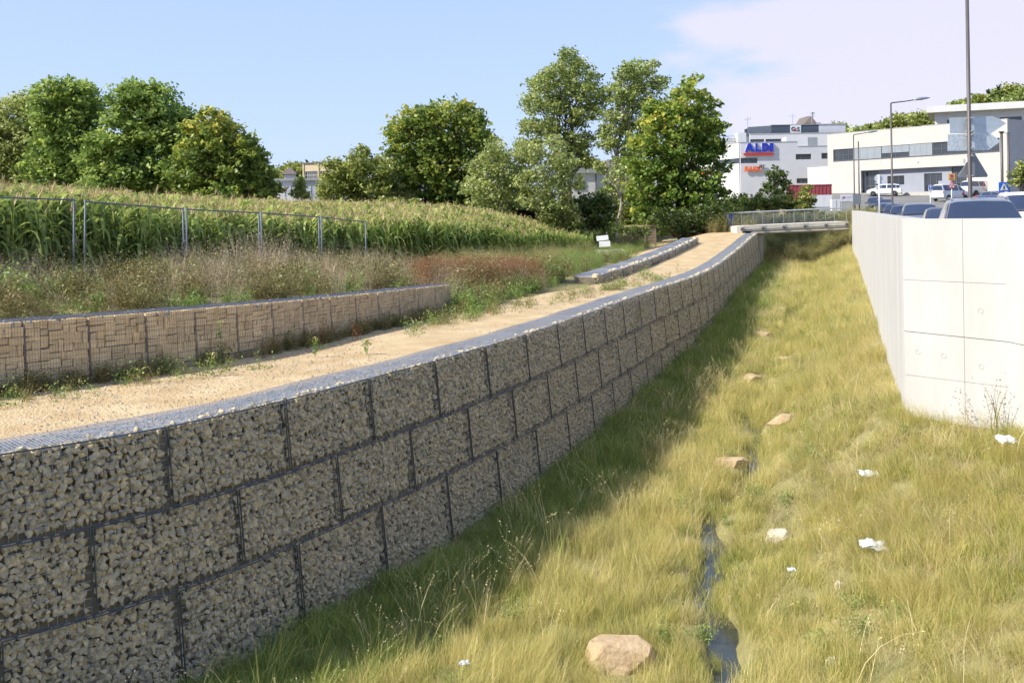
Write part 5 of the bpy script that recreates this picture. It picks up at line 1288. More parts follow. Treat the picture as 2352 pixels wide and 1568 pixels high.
# ------------------------------------------------------------------ white shop building
LETTER = {  # heavy letters on a unit square, outer outline only or with a hole cut as a slit
    'A': [(0, 0), (.36, 1), (.64, 1), (1, 0), (.74, 0), (.67, .2), (.58, .38), (.5, .74), (.42, .38), (.58, .38), (.67, .2), (.33, .2), (.26, 0)],
    'L': [(0, 0), (0, 1), (.30, 1), (.30, .24), (.85, .24), (.85, 0)],
    'D': [(0, 0), (0, 1), (.50, 1), (.78, .92), (.95, .72), (1, .5), (.95, .28), (.78, .08), (.5, 0), (.30, 0), (.30, .2), (.48, .22), (.62, .32), (.67, .5), (.62, .68), (.48, .78), (.30, .8), (.30, .2), (.30, 0)],
    'I': [(0, 0), (0, 1), (.30, 1), (.30, 0)],
}
def shop():
    d = 160.0; z = lambda x, y: Zat(x, y, d); X = lambda x: Xat(x, d)
    zx = lambda q: (1700 + q/5.06)*.9408; zy = lambda q: (250 + q/5.06)*.9408
    x0 = X(zx(555)); Z0 = 2.2; ztop = z(zx(555), zy(500)); H = ztop - Z0; step = .75
    root = thing('shop_building', 'white shop building carrying the blue and orange lettering', 'building', (x0, d, Z0))
    xr = lambda q: X(zx(q)) - x0; zr = lambda q, p=700: z(zx(p), zy(q)) - Z0
    xs = xr(1262); L = 24
    holes = [(0.02, xr(765), zr(752), zr(685)), (xr(1240), xr(1432), zr(716), zr(648)), (xr(1557), xr(1750), zr(712), zr(640)), (xr(1245), xr(1462), zr(1010), zr(948))]
    wall_open(xs, H, [h for h in holes if h[1] <= xs + .01] + [(holes[1][0], xs, holes[1][2], holes[1][3]), (holes[3][0], xs, holes[3][2], holes[3][3])], .35).build('wall', M_LILAC, root)  # white front in lilac grey, its shade painted into the colour
    wall_open(L-xs, H-step, [(xs, holes[1][1], holes[1][2], holes[1][3]), holes[2], (xs, holes[3][1], holes[3][2], holes[3][3])], .35, 0, xs).build('wall', M_LILAC, root)
    window(root, *holes[0], 4, 1); window(root, *holes[1], 3, 1); window(root, *holes[2], 3, 1); window(root, *holes[3], 4, 1)
    # lit side wall, leaning away
    sx, sy = -7.0, 17.0
    sw = MB(); hz = [(0, 0, H)]
    za, zb = holes[0][2], holes[0][3]
    def sp(t, o): return (sx*t + o*.924, sy*t + o*.38)
    def slab(t0, t1, u0, u1, mname, m, o0=0.0, o1=.3):
        mb = MB(); p, q, r_, s_ = sp(t0, o0), sp(t1, o0), sp(t1, o1), sp(t0, o1)
        mb.quadbox([(*p, u0), (*q, u0), (*r_, u0), (*s_, u0), (*p, u1), (*q, u1), (*r_, u1), (*s_, u1)]); return mb.build(mname, m, root)
    slab(0.021, 1, 0, za, 'side_wall', M_WHITE); slab(0.021, 1, zb, H, 'side_wall', M_WHITE); slab(.42, 1, za, zb, 'side_wall', M_WHITE)
    slab(.021, .41, za, zb, 'window', M_FRAME, .14, .2)
    for i in range(4): slab(.03 + .095*i, .112 + .095*i, za+.06, zb-.06, 'pane', M_GLASS, .12, .138)
    mb = MB(); mb.box(.36, L, .36, .5, 0, H-step-.3); mb.build('inner_wall', M_BLK, root)
    mb = MB(); k = [(0.5, .6), (L, .6), (L, 22), (sx+.5, 20), (sx+.4, 17)]
    rf = MB(); n = len(k); rf.v = [(x, y, H-.9) for x, y in k] + [(x, y, H-.7) for x, y in k]; rf.f = [tuple(range(n-1, -1, -1)), tuple(range(n, 2*n))] + [(i, (i+1) % n, n+(i+1) % n, n+i) for i in range(n)]; rf.build('roof', M_CONC2, root)
    MB().box(-.05, xs+.05, -.05, .40, H+.001, H+.10).build('coping', M_STEEL, root); MB().box(xs+.051, L, -.05, .40, H-step+.001, H-step+.10).build('coping', M_STEEL, root)
    slab(0.03, 1, H+.002, H+.10, 'coping', M_STEEL, -.05, .35)
    # blue name with red bar
    h = (615-510)/5.06*.9408*d/FOC; zb0 = zr(612)
    for ch, q0, q1 in (('A', 608, 722), ('L', 738, 806), ('D', 820, 905), ('I', 915, 958)):
        a, b = xr(q0), xr(q1); w = (b-a) / max(p[0] for p in LETTER[ch])
        MB().prism([(a + px*w, zb0 + pz*h) for px, pz in LETTER[ch]], -.34, -.16).build('letter', M_BLUE, root)
        MB().prism([(a - .05 + px*(w+.10), zb0 - .05 + pz*(h+.10)) for px, pz in LETTER[ch]], -.155, -.06).build('letter_edge', M_SWHITE, root)
    MB().box(xr(592), xr(962), -.34, -.1, zr(655), zr(630)).build('letter_bar', M_RED, root)
    # orange and grey gym lettering on both faces
    s = .92*(860-770)/5.06*.9408*d/FOC
    text_part('lettering', 'BASIC', s, M_ORNG, root, (xr(598), -.25, zr(850)), (math.pi/2, 0, 0), .08, .035, .1, 1.0)
    text_part('lettering', '-FIT', s*.8, M_FRAME, root, (xr(762), -.25, zr(822)), (math.pi/2, 0, 0), .08, .03, .1, .8)
    ang = math.atan2(-sy, -sx); p0 = sp(.66, -.18)
    text_part('lettering', 'BASIC', s, M_ORNG, root, (p0[0], p0[1], zr(860)), (math.pi/2, 0, ang), .08, .035, .1, 1.7)
    p0 = sp(.30, -.18); text_part('lettering', '-FIT', s*.8, M_FRAME, root, (p0[0], p0[1], zr(838)), (math.pi/2, 0, ang), .08, .03, .1, 1.6)
    # roof plant
    MB().box(xr(1150), xr(1540), 1.2, 3.6, H-.7, zr(428)).build('roof_container', M_SWHITE, root)
    mb = MB()
    for i in range(8): c = xr(1418) + (xr(1528)-xr(1418))*i/7; mb.box(c-.03, c+.03, 1.13, 1.197, H-.6, zr(432))
    mb.build('container_rib', M_STEEL, root)
    MB().box(xr(565), xr(668), 2.0, 4.5, H-.7, zr(362)).build('roof_plant_box', M_SWHITE, root)
    mb = MB()
    for q in (330, 400, 470, 540): mb.bar((xr(q), 3, H-.7), (xr(q), 3, zr(395)), .05, 5)
    for q in (395, 430, 465): mb.bar((xr(330), 3, zr(q)), (xr(560), 3, zr(q)), .04, 5)
    mb.bar((xr(440), 3, zr(400)), (xr(560), 3, zr(490)), .05, 5); mb.build('roof_railing', M_STEEL, root)
    MB().box(xr(320), xr(560), 3.6, 5.5, H-.7, zr(420)).build('roof_plant_box', M_SWHITE, root)
shop()

def security_block():
    d = 176.0; zx = lambda q: (1700 + q/5.06)*.9408; zy = lambda q: (250 + q/5.06)*.9408; x0 = Xat(zx(675), d); Z0 = 6.0
    root = thing('tower_block', 'white office floor with dark roof storey and a red and black logo', 'building', (x0, d, Z0))
    xr = lambda q: Xat(zx(q), d) - x0; zr = lambda q, p=1000: Zat(zx(p), zy(q), d) - Z0
    zt = zr(390); hs = [(xr(680), xr(852)), (xr(870), xr(1062)), (xr(1080), xr(1300))]
    wall_open(xr(1900), zt, [(a, b, zr(490), zr(452)) for a, b in hs], .3).build('wall', M_WHITE, root)
    for a, b in hs: window(root, a, b, zr(490), zr(452), 5, 1)
    MB().box(.2, xr(1900), 1.2, 12, 0, zt-.2).build('core', M_DKCL, root); MB().box(-.05, xr(1905), -.06, .4, zt+.001, zt+.12).build('coping', M_STEEL, root)
    # dark clad storey in horizontal boards
    zl, zh = zt + .13, zr(275); n = 7
    a0, a1, c0, c1, e1 = xr(722), xr(970), xr(1205), xr(1340), xr(1560)
    for i in range(n):
        u0, u1 = zl + (zh-zl)*i/n, zl + (zh-zl)*(i+1)/n - .03
        MB().quadbox([(a0, 4.0, u0), (a1, 1.5, u0), (a1, 1.9, u0), (a0, 4.4, u0), (a0, 4.0, u1), (a1, 1.5, u1), (a1, 1.9, u1), (a0, 4.4, u1)]).build('cladding_board', M_DKCL, root)
        MB().box(a1+.01, c0, 1.5, 1.8, u0, u1).build('cladding_board', M_DKCL, root); MB().box(c1, e1, 1.5, 1.8, u0, u1).build('cladding_board', M_DKCL, root)
    MB().box(a0+.5, e1, 4.5, 9, zl, zh-.06).build('storey_core', M_BLK, root)
    MB().box(c0+.01, c1-.01, 1.42, 1.8, zl, zh).build('logo_board', M_SWHITE, root)
    MB().box(e1+.01, xr(1895), 1.5, 8, zl, zh).build('plant_room', M_LILAC, root); MB().box(a1, xr(1900), 1.4, 9, zh+.001, zh+.12).build('roof', M_STEEL, root)
    w = c1 - c0
    text_part('logo_letter', 'G', w*.52, M_BLK, root, (c0+.07*w, 1.40, zl+.30*(zh-zl)), (math.pi/2, 0, 0), .02, .03)
    text_part('logo_letter', '4', w*.42, M_SRED, root, (c0+.36*w, 1.395, zl+.24*(zh-zl)), (math.pi/2, 0, 0), .02, .02)
    text_part('logo_letter', 'S', w*.52, M_BLK, root, (c0+.62*w, 1.40, zl+.26*(zh-zl)), (math.pi/2, 0, 0), .02, .03)
    for q, t in ((735, 140), (1305, 110), (1550, 112)):
        mb = MB(); x = xr(q); mb.bar((x, 5, zh-.2), (x, 5, zr(t)), .05, 5); mb.bar((x-.55, 5, zr(t+38)), (x+.55, 5, zr(t+30)), .03, 4)
        for s in (-.5, .5): mb.bar((x+s, 5, zr(t+40)), (x+s, 5, zr(t+12)), .03, 4)
        mb.build('aerial_mast', M_STEEL, root)
    for q in (1608, 1632): MB().lathe([(.09, zh), (.09, zr(232))], 8, c=(xr(q), 4, 0)).build('roof_pipe', M_FRAME, root)
security_block()

d = 230.0; zx = lambda q: (1700 + q/5.06)*.9408; zy = lambda q: (250 + q/5.06)*.9408
ch = thing('chapel', 'small chapel gable with a cross above the roof storey', 'chapel', (Xat(zx(1430), d), d, 10.0))
zz = lambda q: Zat(zx(1430), zy(q), d) - 10; hw = (1510-1350)/5.06*.9408*d/FOC/2
MB().box(-hw*.9, hw*.9, 0, 8, 0, zz(262)).build('wall', M_CREAMB, ch)
mb = MB(); e, t = zz(262), zz(165)
mb.v = [(-hw, -.2, e+.01), (hw, -.2, e+.01), (hw, 8.2, e+.01), (-hw, 8.2, e+.01), (-hw*.3, 1.5, t), (hw*.25, 1.0, t), (hw*.25, 7.5, t), (-hw*.3, 7.5, t)]
mb.f = [(0, 1, 5, 4), (1, 2, 6, 5), (2, 3, 7, 6), (3, 0, 4, 7), (4, 5, 6, 7), (3, 2, 1, 0)]; mb.build('roof', M_TILE, ch)
mb = MB(); cx_ = hw*.55; mb.bar((cx_, 1, e), (cx_, 1, zz(115)), .10, 5); mb.bar((cx_-.45, 1, zz(130)), (cx_+.45, 1, zz(130)), .09, 5); mb.build('cross', M_FRAME, ch)

# ------------------------------------------------------------------ halls and house behind the trees
def far_hall():
    d = 150; root = thing('cream_hall', 'far cream panelled building with tall window bands rising above the white hall', 'building', (Xat(697, d), d, 2), -.35); Z = lambda y: Zat(700, y, d) - 2
    H, W = Z(377), 14.0
    # leans with the slope of its street: three bays
    wall_open(W, H, [(.4+2.55*i, 2.6+2.55*i, Z(412), Z(394)) for i in range(5)], .3).build('wall', M_CREAMB, root)
    for i in range(5): window(root, .4+2.55*i, 2.6+2.55*i, Z(412), Z(394), 6, 2, .1, .06, frame=M_SWHITE)
    for i in range(6): MB().box(.12+2.55*i-.08, .12+2.55*i+.12, -.12, -.002, 0, H).build('pilaster', M_CREAMB, root)
    MB().box(.2, W-.2, 1, 9, 0, H-.1).build('core', M_DKCL, root); MB().box(-.1, W+.1, -.15, 9.2, H+.001, H+.2).build('roof', M_TILE, root)
    d = 118; root = thing('white_hall', 'long low white hall with a flat roof behind the maize', 'building', (Xat(470, d), d, -.5), 0); Z = lambda y: Zat(690, y, d) + .5
    L = Xat(1010, d) - Xat(470, d); H = Z(415); MB().box(0, L, 0, 12, -1, H).build('wall', M_HALL, root); MB().box(-.2, L+.2, -.25, 12.3, H+.001, H+.28).build('roof', M_STEEL, root)
    mb = MB()
    for i in range(int(L/1.2)): mb.box(.5+1.2*i, .58+1.2*i, -.05, -.002, -1, H-.02)
    mb.build('cladding_rib', M_HALL, root)
    mb = MB(); xx = Xat(645, d) - Xat(470, d); mb.box(xx, xx+2.2, -2.2, -.3, -1, Z(447)); mb.build('white_cabinet', M_SWHITE, root)
    c = thing('chimney_stub', 'little white and red chimney before the white hall', 'chimney', (Xat(650, 112), 112, 0)); zc = Zat(650, 432, 112); MB().box(-.35, .35, -.3, .3, -.5, zc-.4).build('stack', M_SWHITE, c); MB().box(-.42, .42, -.36, .36, zc-.395, zc).build('cap', M_BRICK, c)
    d = 140; zb = Zat(668, 413, d); c = thing('roof_turret', 'small brown roofed turret beside the cream hall', 'turret', (Xat(668, d), d, zb - 1.5)); MB().box(-.7, .7, -.6, .6, 0, 1.5+.75).build('wall', M_LILAC, c)
    mb = MB(); e, t = 2.26, 3.3; mb.v = [(-1.1, -.9, e), (1.1, -.9, e), (1.1, .9, e), (-1.1, .9, e), (0, 0, t)]; mb.f = [(0, 1, 4), (1, 2, 4), (2, 3, 4), (3, 0, 4), (3, 2, 1, 0)]; mb.build('roof', M_TILE, c)
    d = 105; root = thing('white_house', 'white flat roofed house half hidden between poplars and maple', 'house', (Xat(1308, d), d, -.5), .05); Z = lambda y: Zat(1330, y, d) + .5; X = lambda x: Xat(x, d) - Xat(1308, d)
    MB().box(0, X(1372), 0, 8, -1, Z(398)).build('wall', M_WHITE, root); MB().box(X(1373), X(1560), .6, 8, -1, Z(396)).build('wing_wall', M_LILAC, root)
    MB().box(-.2, X(1375), -.3, 8.2, Z(398)+.001, Z(386)).build('roof', M_STEEL, root); MB().box(X(1376), X(1562), .3, 8.2, Z(396)+.001, Z(391)).build('wing_roof', M_STEEL, root)
    MB().box(X(1369), X(1371.5), -.06, -.002, -1, Z(400)).build('downpipe', M_FRAME, root)
    window(root, X(1318), X(1345), Z(436), Z(416), 2, 1, -.09)
    d = 135; root = thing('brown_roof_house', 'house with a pale brown hipped roof behind the poplar trunks', 'house', (Xat(1385, d), d, 1)); Z = lambda y: Zat(1385, y, d) - 1
    MB().box(-3, 4, 0, 6, 0, Z(385)).build('wall', M_LILAC, root); mb = MB(); e, t = Z(385)+.01, Z(367); mb.v = [(-3.6, -.5, e), (4.6, -.5, e), (4.6, 6.5, e), (-3.6, 6.5, e), (-1.6, 3, t), (2.6, 3, t)]; mb.f = [(0, 1, 5, 4), (1, 2, 5), (2, 3, 4, 5), (3, 0, 4), (3, 2, 1, 0)]; mb.build('roof', M_TILE, root)
far_hall()

# ------------------------------------------------------------------ small built things near the path end
d = 69; p = at(1190, 500, d); hut = thing('garden_hut', 'dark red plank hut in the shade under the birches', 'hut', (p.x - 1.0, d, gz(p.x, d)), 0)
zt = Zat(1190, 484, d) - gz(p.x, d)
for i in range(12): MB().box(.18*i, .18*i+.172, 0, .05, 0, zt).build('plank', M_HUT, hut)
MB().box(.0, 2.16, .06, 2, 0, zt-.05).build('core', M_BLK, hut); MB().box(-.15, 2.3, -.2, 2.2, zt+.001, zt+.08).build('roof', M_FRAME, hut)
d = 71; p = at(1481, 520, d); sh = thing('wooden_shed', 'small open wooden shed below the yellowing maple', 'shed', (p.x, d, gz(p.x, d) - .1), .1)
for i in range(5): MB().box(0, .75, -.02, .03, .35+.22*i, .35+.22*i+.19).build('board', M_WOOD, sh)
for x in (0, .75): MB().box(x-.05, x+.05, -.06, -.021, 0, 1.6).build('post', M_WOOD, sh)
MB().box(-.1, .9, -.1, .9, 1.6, 1.66).build('roof', M_WOOD, sh)
d = 73; g0 = gz(Xat(1675, d), d); zt = Zat(1675, 492, d); b = thing('plastic_barrel', 'blue plastic barrel standing by the dark bushes', 'barrel', (Xat(1675, d), d, g0)); hb = zt - g0
MB().lathe([(.28, 0), (.31, .05), (.31, hb*.3), (.33, hb*.33), (.31, hb*.36), (.31, hb*.64), (.33, hb*.67), (.31, hb*.7), (.31, hb-.06), (.28, hb)], 18).build('body', M_BARREL, b, smooth=True); MB().lathe([(.2, hb+.001), (.2, hb+.03)], 14).build('lid', M_BLK, b)
d = 98; x0, x1 = Xat(1648, d), Xat(1690, d); z0, z1 = Zat(1670, 476, d), Zat(1670, 459, d); c = thing('site_container', 'blue grey site container behind the dark bushes', 'container', (x0, d, gz(x0, d)), .05); hb = z1 - gz(x0, d)
MB().box(0, x1-x0+2, 0, 2.4, .1, hb).build('body', M_DKCL, c)
for i in range(9): MB().box(.2+.22*i, .28+.22*i, -.03, -.001, .2, hb-.1).build('rib', M_DKCL, c)
P = Vector((Xat(1387, 58), 58, gz(Xat(1387, 58), 58) - .25)); bl = thing('concrete_slab_stack', 'two pale concrete slabs leaning at the edge of the maize', 'slabs', (P.x, P.y, P.z + .25), -.15)
MB().box(-.34, .34, -.1, .1, .98, 1.26).build('slab', M_SWHITE, bl, rot=(-.10, -.10, 0)); MB().box(-.26, .38, -.14, .06, .60, .93).build('slab', M_SWHITE, bl, rot=(-.08, -.05, 0)); MB().box(-.5, .5, -.3, .3, 0, .42).build('base_block', M_DECK, bl)
P = Vector((Xat(1414, 58.5), 58.5, gz(Xat(1414, 58.5), 58.5))); bl = thing('foundation_block', 'squat concrete block beside the pale slabs', 'block', (P.x, P.y, P.z)); MB().box(-.5, .5, -.3, .3, -.1, .42).build('body', M_DECK, bl, bevel=.03)

# red container and clutter by the office
d = 128; zq = lambda q: (1700 + q/5.227)*.9408; yq = lambda q: (420 + q/5.227)*.9408
c = thing('steel_container', 'open dark red corrugated steel skip container behind the hedge', 'container', (Xat(zq(1165), d), d, 0), -.30); g0 = gz(Xat(zq(1165), d), d); c.location.z = g0; L = 5.4; hb = Zat(zq(1300), yq(165), d) - g0
MB().box(0, L, 0, 2.2, .2, hb-.12).build('body', M_CONTR, c)
for i in range(12): MB().box(.1+L/12*i, .22+L/12*i, -.07, -.001, .25, hb-.14).build('rib', M_CONTR, c)
MB().box(-.06, L+.06, -.1, 2.3, hb-.118, hb).build('rim', M_CONTR, c)
d = 112; g0 = road_h(Xat(zq(1330), d), d); c = thing('hoarding', 'white site hoarding panels beside the sunlit bush', 'hoarding', (Xat(zq(1320), d), d, g0), -.05); zt = Zat(zq(1500), yq(295), d) - g0
for i in range(4): MB().box(.9*i, .9*i+.88, 0, .05, .1, zt).build('panel', M_SWHITE, c)
d = 104; g0 = road_h(Xat(zq(1730), d), d); c = thing('utility_cabinet', 'white utility cabinet beside the banner', 'cabinet', (Xat(zq(1730), d), d, g0)); zt = Zat(zq(1780), yq(350), d) - g0; MB().box(0, 1.0, 0, .5, 0, zt).build('body', M_SWHITE, c, bevel=.02); MB().box(.48, .52, -.01, -.001, .1, zt-.1).build('door_gap', M_FRAME, c)
d = 100; g0 = road_h(Xat(zq(1840), d), d); c = thing('banner', 'white banner with a purple swoosh and pale grey lettering', 'banner', (Xat(zq(1840), d), d, g0)); wB = Xat(zq(2012), d) - Xat(zq(1840), d); z0, z1 = Zat(zq(1900), yq(375), d) - g0, Zat(zq(1900), yq(285), d) - g0
MB().box(0, wB, 0, .03, z0, z1).build('sheet', M_SWHITE, c)
for x in (.02, wB-.02): MB().bar((x, .06, -.1), (x, .06, z1+.05), .03, 6).build('post', M_FENCE, c)
M_PURP = mat('banner_purple', (0.16, 0.05, 0.28), var=.05); hB = z1 - z0
MB().prism([(wB*.10, z0+hB*.50), (wB*.18, z0+hB*.62), (wB*.34, z0+hB*.68), (wB*.36, z0+hB*.60), (wB*.22, z0+hB*.52)], -.012, -.002).build('swoosh', M_PURP, c); MB().prism([(wB*.12, z0+hB*.40), (wB*.24, z0+hB*.50), (wB*.36, z0+hB*.57), (wB*.34, z0+hB*.46), (wB*.22, z0+hB*.38)], -.012, -.002).build('swoosh', M_SRED, c)
text_part('lettering', 'Luxe TB', hB*.28, mat('banner_grey', (.42, .42, .44), var=.04), c, (wB*.46, -.008, z0+hB*.50), (math.pi/2, 0, 0), .004, 0, 0, .75)
d = 101; g0 = road_h(Xat(zq(1165), d), d); c = thing('site_barrier', 'red and white striped site barrier behind the hedge', 'barrier', (Xat(zq(1165), d), d, g0)); z1 = Zat(zq(1200), yq(375), d) - g0
for i in range(6): MB().box(.36*i, .36*i+.355, 0, .04, z1-.28, z1).build('stripe', M_SRED if i % 2 else M_SWHITE, c)
for x in (.1, 2.0): MB().bar((x, .07, 0), (x, .07, z1), .03, 6).build('post', M_STEEL, c)

# ------------------------------------------------------------------ footbridge
def footbridge():
    A = Vector((15.88, 70.0, .325)); B = Vector((23.60, 70.35, .53)); L = (B-A).xy.length; sl = (B.z-A.z)/L
    root = thing('footbridge', 'small footbridge with steel railings crossing the channel', 'footbridge', A, math.atan2(B.y-A.y, B.x-A.x)); W = 2.2
    def sk(x): return sl*x
    def beam(x0, x1, y0, y1, z0, z1, nm, m):
        MB().quadbox([(x0, y0, z0+sk(x0)), (x1, y0, z0+sk(x1)), (x1, y1, z0+sk(x1)), (x0, y1, z0+sk(x0)), (x0, y0, z1+sk(x0)), (x1, y0, z1+sk(x1)), (x1, y1, z1+sk(x1)), (x0, y1, z1+sk(x0))]).build(nm, m, root)
    beam(-.05, L, 0, W, -.24, 0, 'deck', M_DECK); beam(.9, L, .10, W-.1, -.62, -.245, 'girder', M_BEAM); beam(.05, L, -.05, -.002, -.36, -.29, 'edge_rail', M_STEEL); beam(.8, L, -.03, .098, -.53, -.46, 'girder_flange', M_DECK)
    for side, y in (('f', -.06), ('b', W + .06)):
        for i in range(6):
            x = .12 + (L-.3)*i/5
            mb = MB(); mb.box(x-.014, x+.014, y-.014, y+.014, sk(x)-.34, sk(x)+.88); mb.build('railing_post', M_STEEL, root)
            if side == 'f' : MB().box(x-.10, x+.10, y-.09, y-.021, sk(x)-.32, sk(x)-.12).build('bracket', M_FRAME, root)
        mb = MB(); mb.bar((-.02, y, .92), (L, y, .92+sk(L)+.03), .042, 8); mb.build('handrail', M_SWHITE if False else M_STEEL, root)
        for k in range(10): MB().bar((.1, y, .06+.082*k), (L-.15, y, .06+.082*k+sk(L)), .0042, 4).build('rail_wire', M_STEEL, root)
    beam(-.25, .15, -.12, W+.1, -.55, -.02, 'bearing', M_DECK)
    MB().box(1.35, 1.75, .4, W+1.5, -3.2, -.65).build('abutment', M_BEAM, root)
footbridge()

# ------------------------------------------------------------------ site fence
FP = [((-70, 447, 20.3), (170, 455, 22.7), .03, 'site fence panel ending at the gap, its near end out of view'), ((196, 459, 23.0), (420, 476.5, 26.2), -.05, 'leaning site fence panel just past the gap'), ((428, 477, 26.35), (594, 486, 29.5), 0, 'site fence panel clipped to the leaning one'), ((600, 486, 29.7), (732, 495.5, 32.8), 0, 'fourth site fence panel counting from the frame edge, before the maize'), ((738, 496, 33.0), (840, 507, 36.0), .02, 'last site fence panel at the end of the fence line')]
for (a, b, tl, lab) in FP:
    A, B = at(*a), at(*b); mid = (A+B)/2; ang = math.atan2(B.y-A.y, B.x-A.x); L = (B-A).xy.length; rt = thing('fence_panel', lab, 'fence panel', (A.x, A.y, A.z - 2.0), ang, 'site fence panels before the maize'); dz = B.z - A.z
    for x, t in ((0, tl), (L, -tl if tl > 0 else .02)):
        zz_ = dz*x/L; MB().bar((x + t*1.6, 0, zz_ - .1), (x, 0, 2.0 + zz_), .024, 8).build('post', M_FENCE, rt, smooth=True)
    MB().bar((0, 0, 1.96), (L, 0, 1.96+dz), .019, 8).build('top_rail', M_FENCE, rt, smooth=True); MB().bar((0, 0, .12), (L, 0, .12+dz), .019, 8).build('bottom_rail', M_FENCE, rt, smooth=True)
    mb = MB()
    for i in range(1, 24): x = L*i/24; mb.bar((x, 0, .12+dz*i/24), (x, 0, 1.96+dz*i/24), .0007, 3, cap=False)
    for k in range(1, 8): mb.bar((0, 0, .12+.23*k), (L, 0, .12+.23*k+dz), .0007, 3, cap=False)
    mb.build('wire_mesh', M_FENCE, rt)
    MB().box(L-.03, L+.06, -.04, .04, 1.0+dz, 1.08+dz).build('clamp', M_POLE, rt)
# ------------------------------------------------------------------ vehicles
CARS = {
    'suv': dict(L=4.7, W=1.88, top=[(2.35, .50), (2.30, .80), (1.95, .98), (1.10, 1.08), (.28, 1.58), (-.05, 1.645), (-1.0, 1.66), (-1.75, 1.60), (-2.15, 1.12), (-2.32, .92), (-2.35, .5)], belt=1.02, ws=(3, 4), rw=(7, 8), cab=(3, 8), wheel=.36),
    'hatch': dict(L=4.1, W=1.76, top=[(2.05, .48), (2.0, .74), (1.62, .92), (1.12, 1.0), (.28, 1.50), (-.05, 1.565), (-1.2, 1.55), (-1.72, 1.44), (-1.98, .98), (-2.03, .8), (-2.05, .48)], belt=.97, ws=(3, 4), rw=(7, 8), cab=(3, 8), wheel=.31),
    'mpv': dict(L=4.5, W=1.82, top=[(2.25, .5), (2.2, .78), (1.85, .96), (1.35, 1.06), (.40, 1.56), (.05, 1.62), (-1.4, 1.62), (-1.95, 1.52), (-2.18, 1.02), (-2.23, .85), (-2.25, .5)], belt=1.0, ws=(3, 4), rw=(7, 8), cab=(3, 8), wheel=.32),
    'sedan': dict(L=4.6, W=1.80, top=[(2.3, .46), (2.25, .70), (1.9, .84), (.98, .95), (.15, 1.36), (-.15, 1.42), (-.85, 1.41), (-1.15, 1.36), (-1.85, 1.02), (-2.26, .96), (-2.3, .46)], belt=.93, ws=(3, 4), rw=(7, 8), cab=(3, 8), wheel=.32),
    'van': dict(L=4.85, W=1.92, top=[(2.42, .55), (2.38, .92), (1.98, 1.12), (1.62, 1.22), (.78, 1.84), (.40, 1.95), (-2.10, 1.97), (-2.34, 1.90), (-2.41, 1.15), (-2.42, .95), (-2.42, .5)], belt=1.14, ws=(3, 4), rw=(7, 8), cab=(3, 8), wheel=.33),
}
PAINT = {}
def paint(c):
    if c not in PAINT: PAINT[c] = mat('car_paint_%d' % len(PAINT), c, rough=.32, metal=.15 if sum(c) < 1.6 else 0, var=.04, scale=2, coat=.6, spec=.5)
    return PAINT[c]
